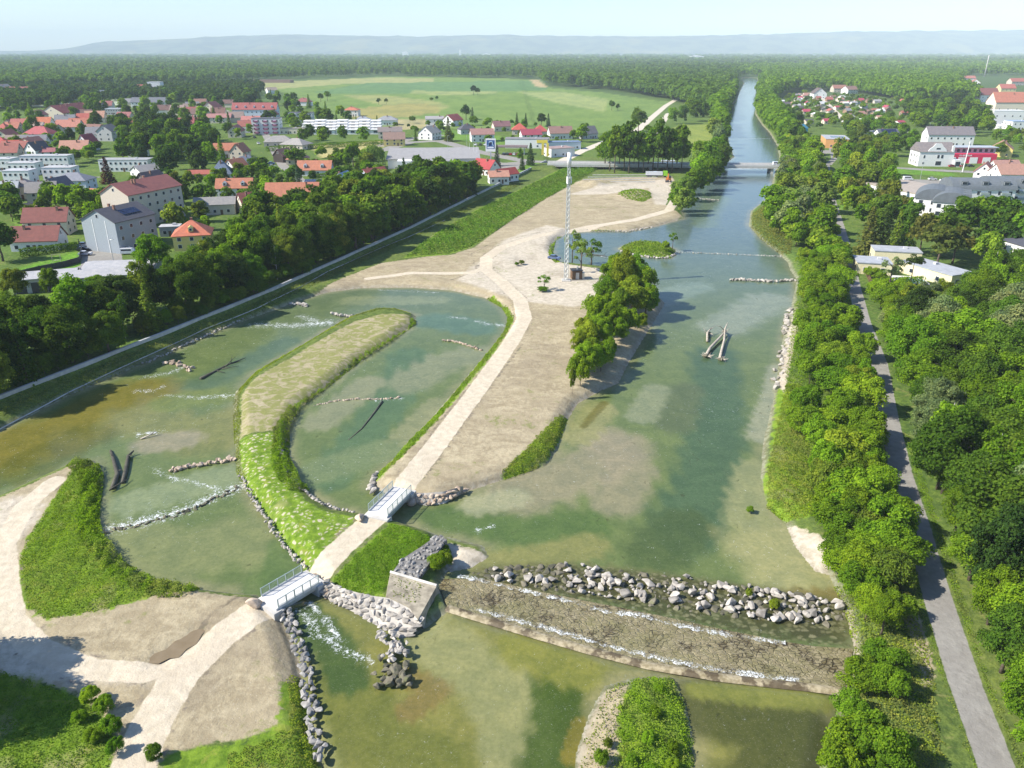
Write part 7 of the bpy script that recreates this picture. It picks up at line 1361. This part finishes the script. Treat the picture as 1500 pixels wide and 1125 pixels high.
cover('bank_growth', 'green fringe along the right shore of the loop', [(716,434),(738,448),(748,466),(736,490),(716,517),(690,549),(660,585),(630,620),(600,650),(570,684),(556,694)], 30, .7, .28, 'bright', 12, 1, .9)
cover('bank_growth', 'pale grass and weeds on the right shore below the thicket', [(1150,560),(1136,640),(1122,690),(1125,740),(1155,758),(1205,755),(1200,690),(1180,640),(1178,570)], 26, .9, .28, 'lime', 13, 1.2)
cover('thicket_growth', 'dense low growth filling the thicket between river bank and lane', [(1165,440),(1245,440),(1262,500),(1278,570),(1290,640),(1310,720),(1330,800),(1335,850),(1262,880),(1225,840),(1215,780),(1190,740),(1160,640),(1150,560)], 9, 1.3, .34, 'bright', 26, 1.3)
cover('bank_growth', 'thick herbs around the end of the weir and the rubble bank', [(1215,845),(1260,860),(1330,870),(1370,1000),(1385,1130),(1450,1300),(1230,1300),(1230,1060),(1262,1000),(1258,940),(1240,890)], 22, .9, .3, 'lime', 14, 1.2)
cover('verge_growth', 'strip of grass verge between the thicket and the asphalt lane', [(1290,640),(1306,700),(1328,780),(1358,880),(1398,1000),(1445,1125),(1480,1230)], 30, .35, .22, 'bright', 15, 1.3, 1.4)
cover('verge_growth', 'grass verge between the asphalt lane and the woodland', [(1322,640),(1338,690),(1366,780),(1396,880),(1434,1000),(1482,1125),(1530,1230)], 30, .35, .22, 'bright', 25, 1.3, 1.3)
cover('bank_growth', 'straw coloured spit of grass on the right river bank', [(1128,296),(1102,312),(1100,330),(1118,350),(1142,370),(1160,372),(1160,330),(1145,300)], 7, .9, .45, (0.22, 0.24, 0.06), 16, 1.2)
cover('bank_growth', 'tufted grass on the embankment below the flood wall', [(-60,625),(0,600),(100,560),(240,503),(400,437),(500,392),(600,346),(700,296),(760,268)], 7, .7,   .34, (0.165, 0.225, 0.045), 17, 1.8, 2.6)
cover('mound_growth', 'green weeds on the top of the large earth heap', [(905,283),(915,276),(935,274),(952,278),(955,286),(942,291),(920,288)], 12, .7, .45, 'bright', 18, 3.0)
cover('bank_growth', 'green rim along the inlet behind the mast', [(815,385),(808,372),(809,358),(822,344),(840,338),(870,335),(900,335)], 14, .9, .4, 'bright', 19, 1.2, 1.0)
cover('head_growth', 'small weeds growing on the concrete abutment head', [(575,842),(622,858),(612,880),(600,884),(575,868)], 4, .3, .3, 'olive', 20, 1.9, None, 1.9)
# ------------------------------------------------------------------ far woods, one mass each
def farwood(name, label, regions, seed, tone):
    """many small crowns merged; spacing grows with distance"""
    r = np.random.default_rng(seed); pts = []
    for poly, dens, hh in regions:
        P = np.array(poly, float); x0, y0 = P.min(0); x1, y1 = P.max(0); n = int((x1 - x0) * (y1 - y0) * dens)
        qx = r.uniform(x0, x1, n); qy = r.uniform(y0, y1, n); d = sd_poly(qx, qy, P, 60); k = d > 0
        for a, b_ in zip(qx[k], qy[k]):
            x, y = G(a, b_, 2.0); pts.append((x, y, hh))
    T = np.array(pts); k = water_sd(T[:, 0], T[:, 1]) < -1.5
    for a, b_, c in BLOCK:
        if b_ > 600: k &= (T[:, 0] - a) ** 2 + (T[:, 1] - b_) ** 2 > (c + 5) ** 2
    T = T[k]; Cs, Ns, Ss, Rn = [], [], [], []
    D = np.hypot(T[:, 0], T[:, 1]); 
    for (x, y, hh), d in zip(T, D):
        big = np.clip(d / 2600, 1, 2.6); h = hh * r.uniform(.75, 1.2); w = h * .34 * big * r.uniform(.85, 1.3); m = int(np.clip(120000 / d, 26, 100))
        q = r.normal(size=(m, 3)); q /= np.linalg.norm(q, axis=1, keepdims=True); q[:, 2] = np.where(q[:, 2] < -.5, -q[:, 2], q[:, 2]); rad = r.uniform(.7, 1.08, (m, 1)) * (1 + .18 * np.sin(q[:, :1] * 5 + x) * np.cos(q[:, 1:2] * 5 + y))
        Cs.append(np.c_[x, y, 2 + h * .58] + q * rad * np.array([w, w, h * .44])); Ns.append(q + np.array([0, 0, .25])); Ss.append(np.full(m, w * (.62 if m > 50 else .85))); Rn.append(np.clip(r.uniform(0, 1) * .8 + r.uniform(-.15, .25, m), 0, 1))
    C = np.concatenate(Cs); V = leaf_quads(C, np.concatenate(Ns), np.concatenate(Ss), r, .4, .8)
    me = quadmesh(name, V.reshape(-1, 3), len(C)); face_attr(me, 'rnd', np.concatenate(Rn)); o = link(name, me, None, M['leaf']); o.color = (*(TONE[tone] if isinstance(tone, str) else tone), 1); tag(o, label, "woodland", None, 'stuff'); print(name, len(T), len(C)); return o
farwood('distant_forest', 'continuous flood plain forest stretching across the plain below the hills', [
  ([(-80,79),(1580,77),(1580,95),(1130,98),(1040,96),(800,100),(400,104),(-80,112)], .22, 20),
  ([(-80,100),(380,97),(560,97),(560,112),(420,117),(300,124),(-80,140)], .24, 18), ([(555,96),(800,95),(900,100),(1010,95),(1090,100),(1083,118),(1062,140),(1040,165),(975,146),(900,134),(800,126),(790,116),(640,115),(560,112)], .26, 19)], 3, (0.105, 0.185, 0.035))
farwood('riverside_forest', 'mixed forest right of the river up to the allotments and upper village', [
  ([(1113,98),(1300,92),(1580,90),(1580,112),(1420,112),(1400,130),(1440,150),(1330,150),(1240,135),(1160,135),(1132,148),(1118,125)], .30, 17), ([(1060,140),(1080,122),(1062,178),(1040,172)], .25, 16), ([(1072,99),(1125,97),(1122,113),(1075,114)], .35, 17), ([(1110,112),(1122,112),(1130,150),(1162,205),(1146,208),(1128,190),(1112,172),(1107,160)], .5, 12), ([(1066,172),(1058,182),(1062,200),(1052,200),(1050,180)], .4, 14)], 4, 'mid')
farwood('village_tree_mass', 'distant trees and hedges merging behind the upper village roofs', [([(-60,136),(300,126),(390,128),(370,160),(200,150),(-60,168)], .13, 13)], 5, 'deep')
# ------------------------------------------------------------------ hills
def hills(name, label, Yc, depth, prof, seed, tone):
    xs = np.linspace(-1.2, 1.2, 240) * Yc; r = np.random.default_rng(seed); ys = np.linspace(0, 1, 24); X, S = np.meshgrid(xs, ys, indexing='ij'); px = 750 + xs / Yc * FPX / .96
    hp = np.interp(px, [p[0] for p in prof], [p[1] for p in prof]); bump = np.sin(S * np.pi); Hh = hp[:, None] * bump * (1 + .06 * wob(X, S * depth, 900)) + 8 * wob(X, S * depth + 50, 380) * bump
    Y = Yc + S * depth + 120 * wob(X, X, 2500); V = np.c_[X.ravel(), Y.ravel(), np.maximum(Hh, -2).ravel()]; ii = np.arange(240 * 24).reshape(240, 24); F = np.stack([ii[:-1, :-1], ii[1:, :-1], ii[1:, 1:], ii[:-1, 1:]], -1).reshape(-1, 4)
    t = NT('hill slopes'); p = t.pos(); n1 = t.noise(p, .004, 6, .6); n2 = t.noise(p, .0016, 3); c = t.mix(t.step(n1, .42, .58), (.06, .085, .085), (.13, .155, .12)); c = t.mix(t.math('MULTIPLY', t.step(n2, .56, .64), .5), c, (.25, .23, .12)); t.col(c); t.rough(1)
    return tag(link(name, mesh_from(name, V, F), None, t.mat), kind='structure')
hills('hills', '', 11800, 3500, [(-300,40),(0,60),(60,95),(110,200),(180,215),(300,265),(400,290),(500,275),(620,268),(700,285),(850,270),(1000,275),(1150,295),(1300,330),(1450,345),(1700,360)], 4, 0)
for lb, px, py, hh, w in [('far white church tower standing before the hills', 674, 78, 95, 30), ('far pale silo pair low before the hills', 594, 79, 55, 80), ('far white plant building right of the church tower', 713, 79, 35, 110), ('distant white factory between forest and hills', 1020, 86, 25, 90)]:
    x, y = G(px, py + 2, 0); sc = min(1.0, 9000 / y); x, y = x * sc, y * sc; hh *= sc; w *= sc
    t = thing('distant_tower' if hh > w else 'distant_building', lb, 'tower' if hh > w else 'building', (x, y, 0)); colobj(MB().box(-w / 2, -w / 2, 0, w / 2, w / 2, hh), 'wall', 'render', t, WH); colobj(MB().tube([(0, 0, hh + .01), (0, 0, hh * 1.25)], [w * .55, w * .1], 8), 'roof', 'render', t, GY)
# ------------------------------------------------------------------ the air
hb = MB().box(-17000, -1500, -3, 17000, 17500, 420).mesh('haze'); hm = bpy.data.materials.new('haze'); hm.use_nodes = True; nt = hm.node_tree; nt.nodes.remove(nt.nodes['Principled BSDF']); pv = nt.nodes.new('ShaderNodeVolumePrincipled')
pv.inputs['Color'].default_value = (.80, .92, 1.0, 1); pv.inputs['Density'].default_value = 0.000085; pv.inputs['Anisotropy'].default_value = -0.2; nt.links.new(pv.outputs[0], nt.nodes['Material Output'].inputs['Volume'])
hz_ = link('haze', hb, None, hm); tag(hz_, kind='stuff')
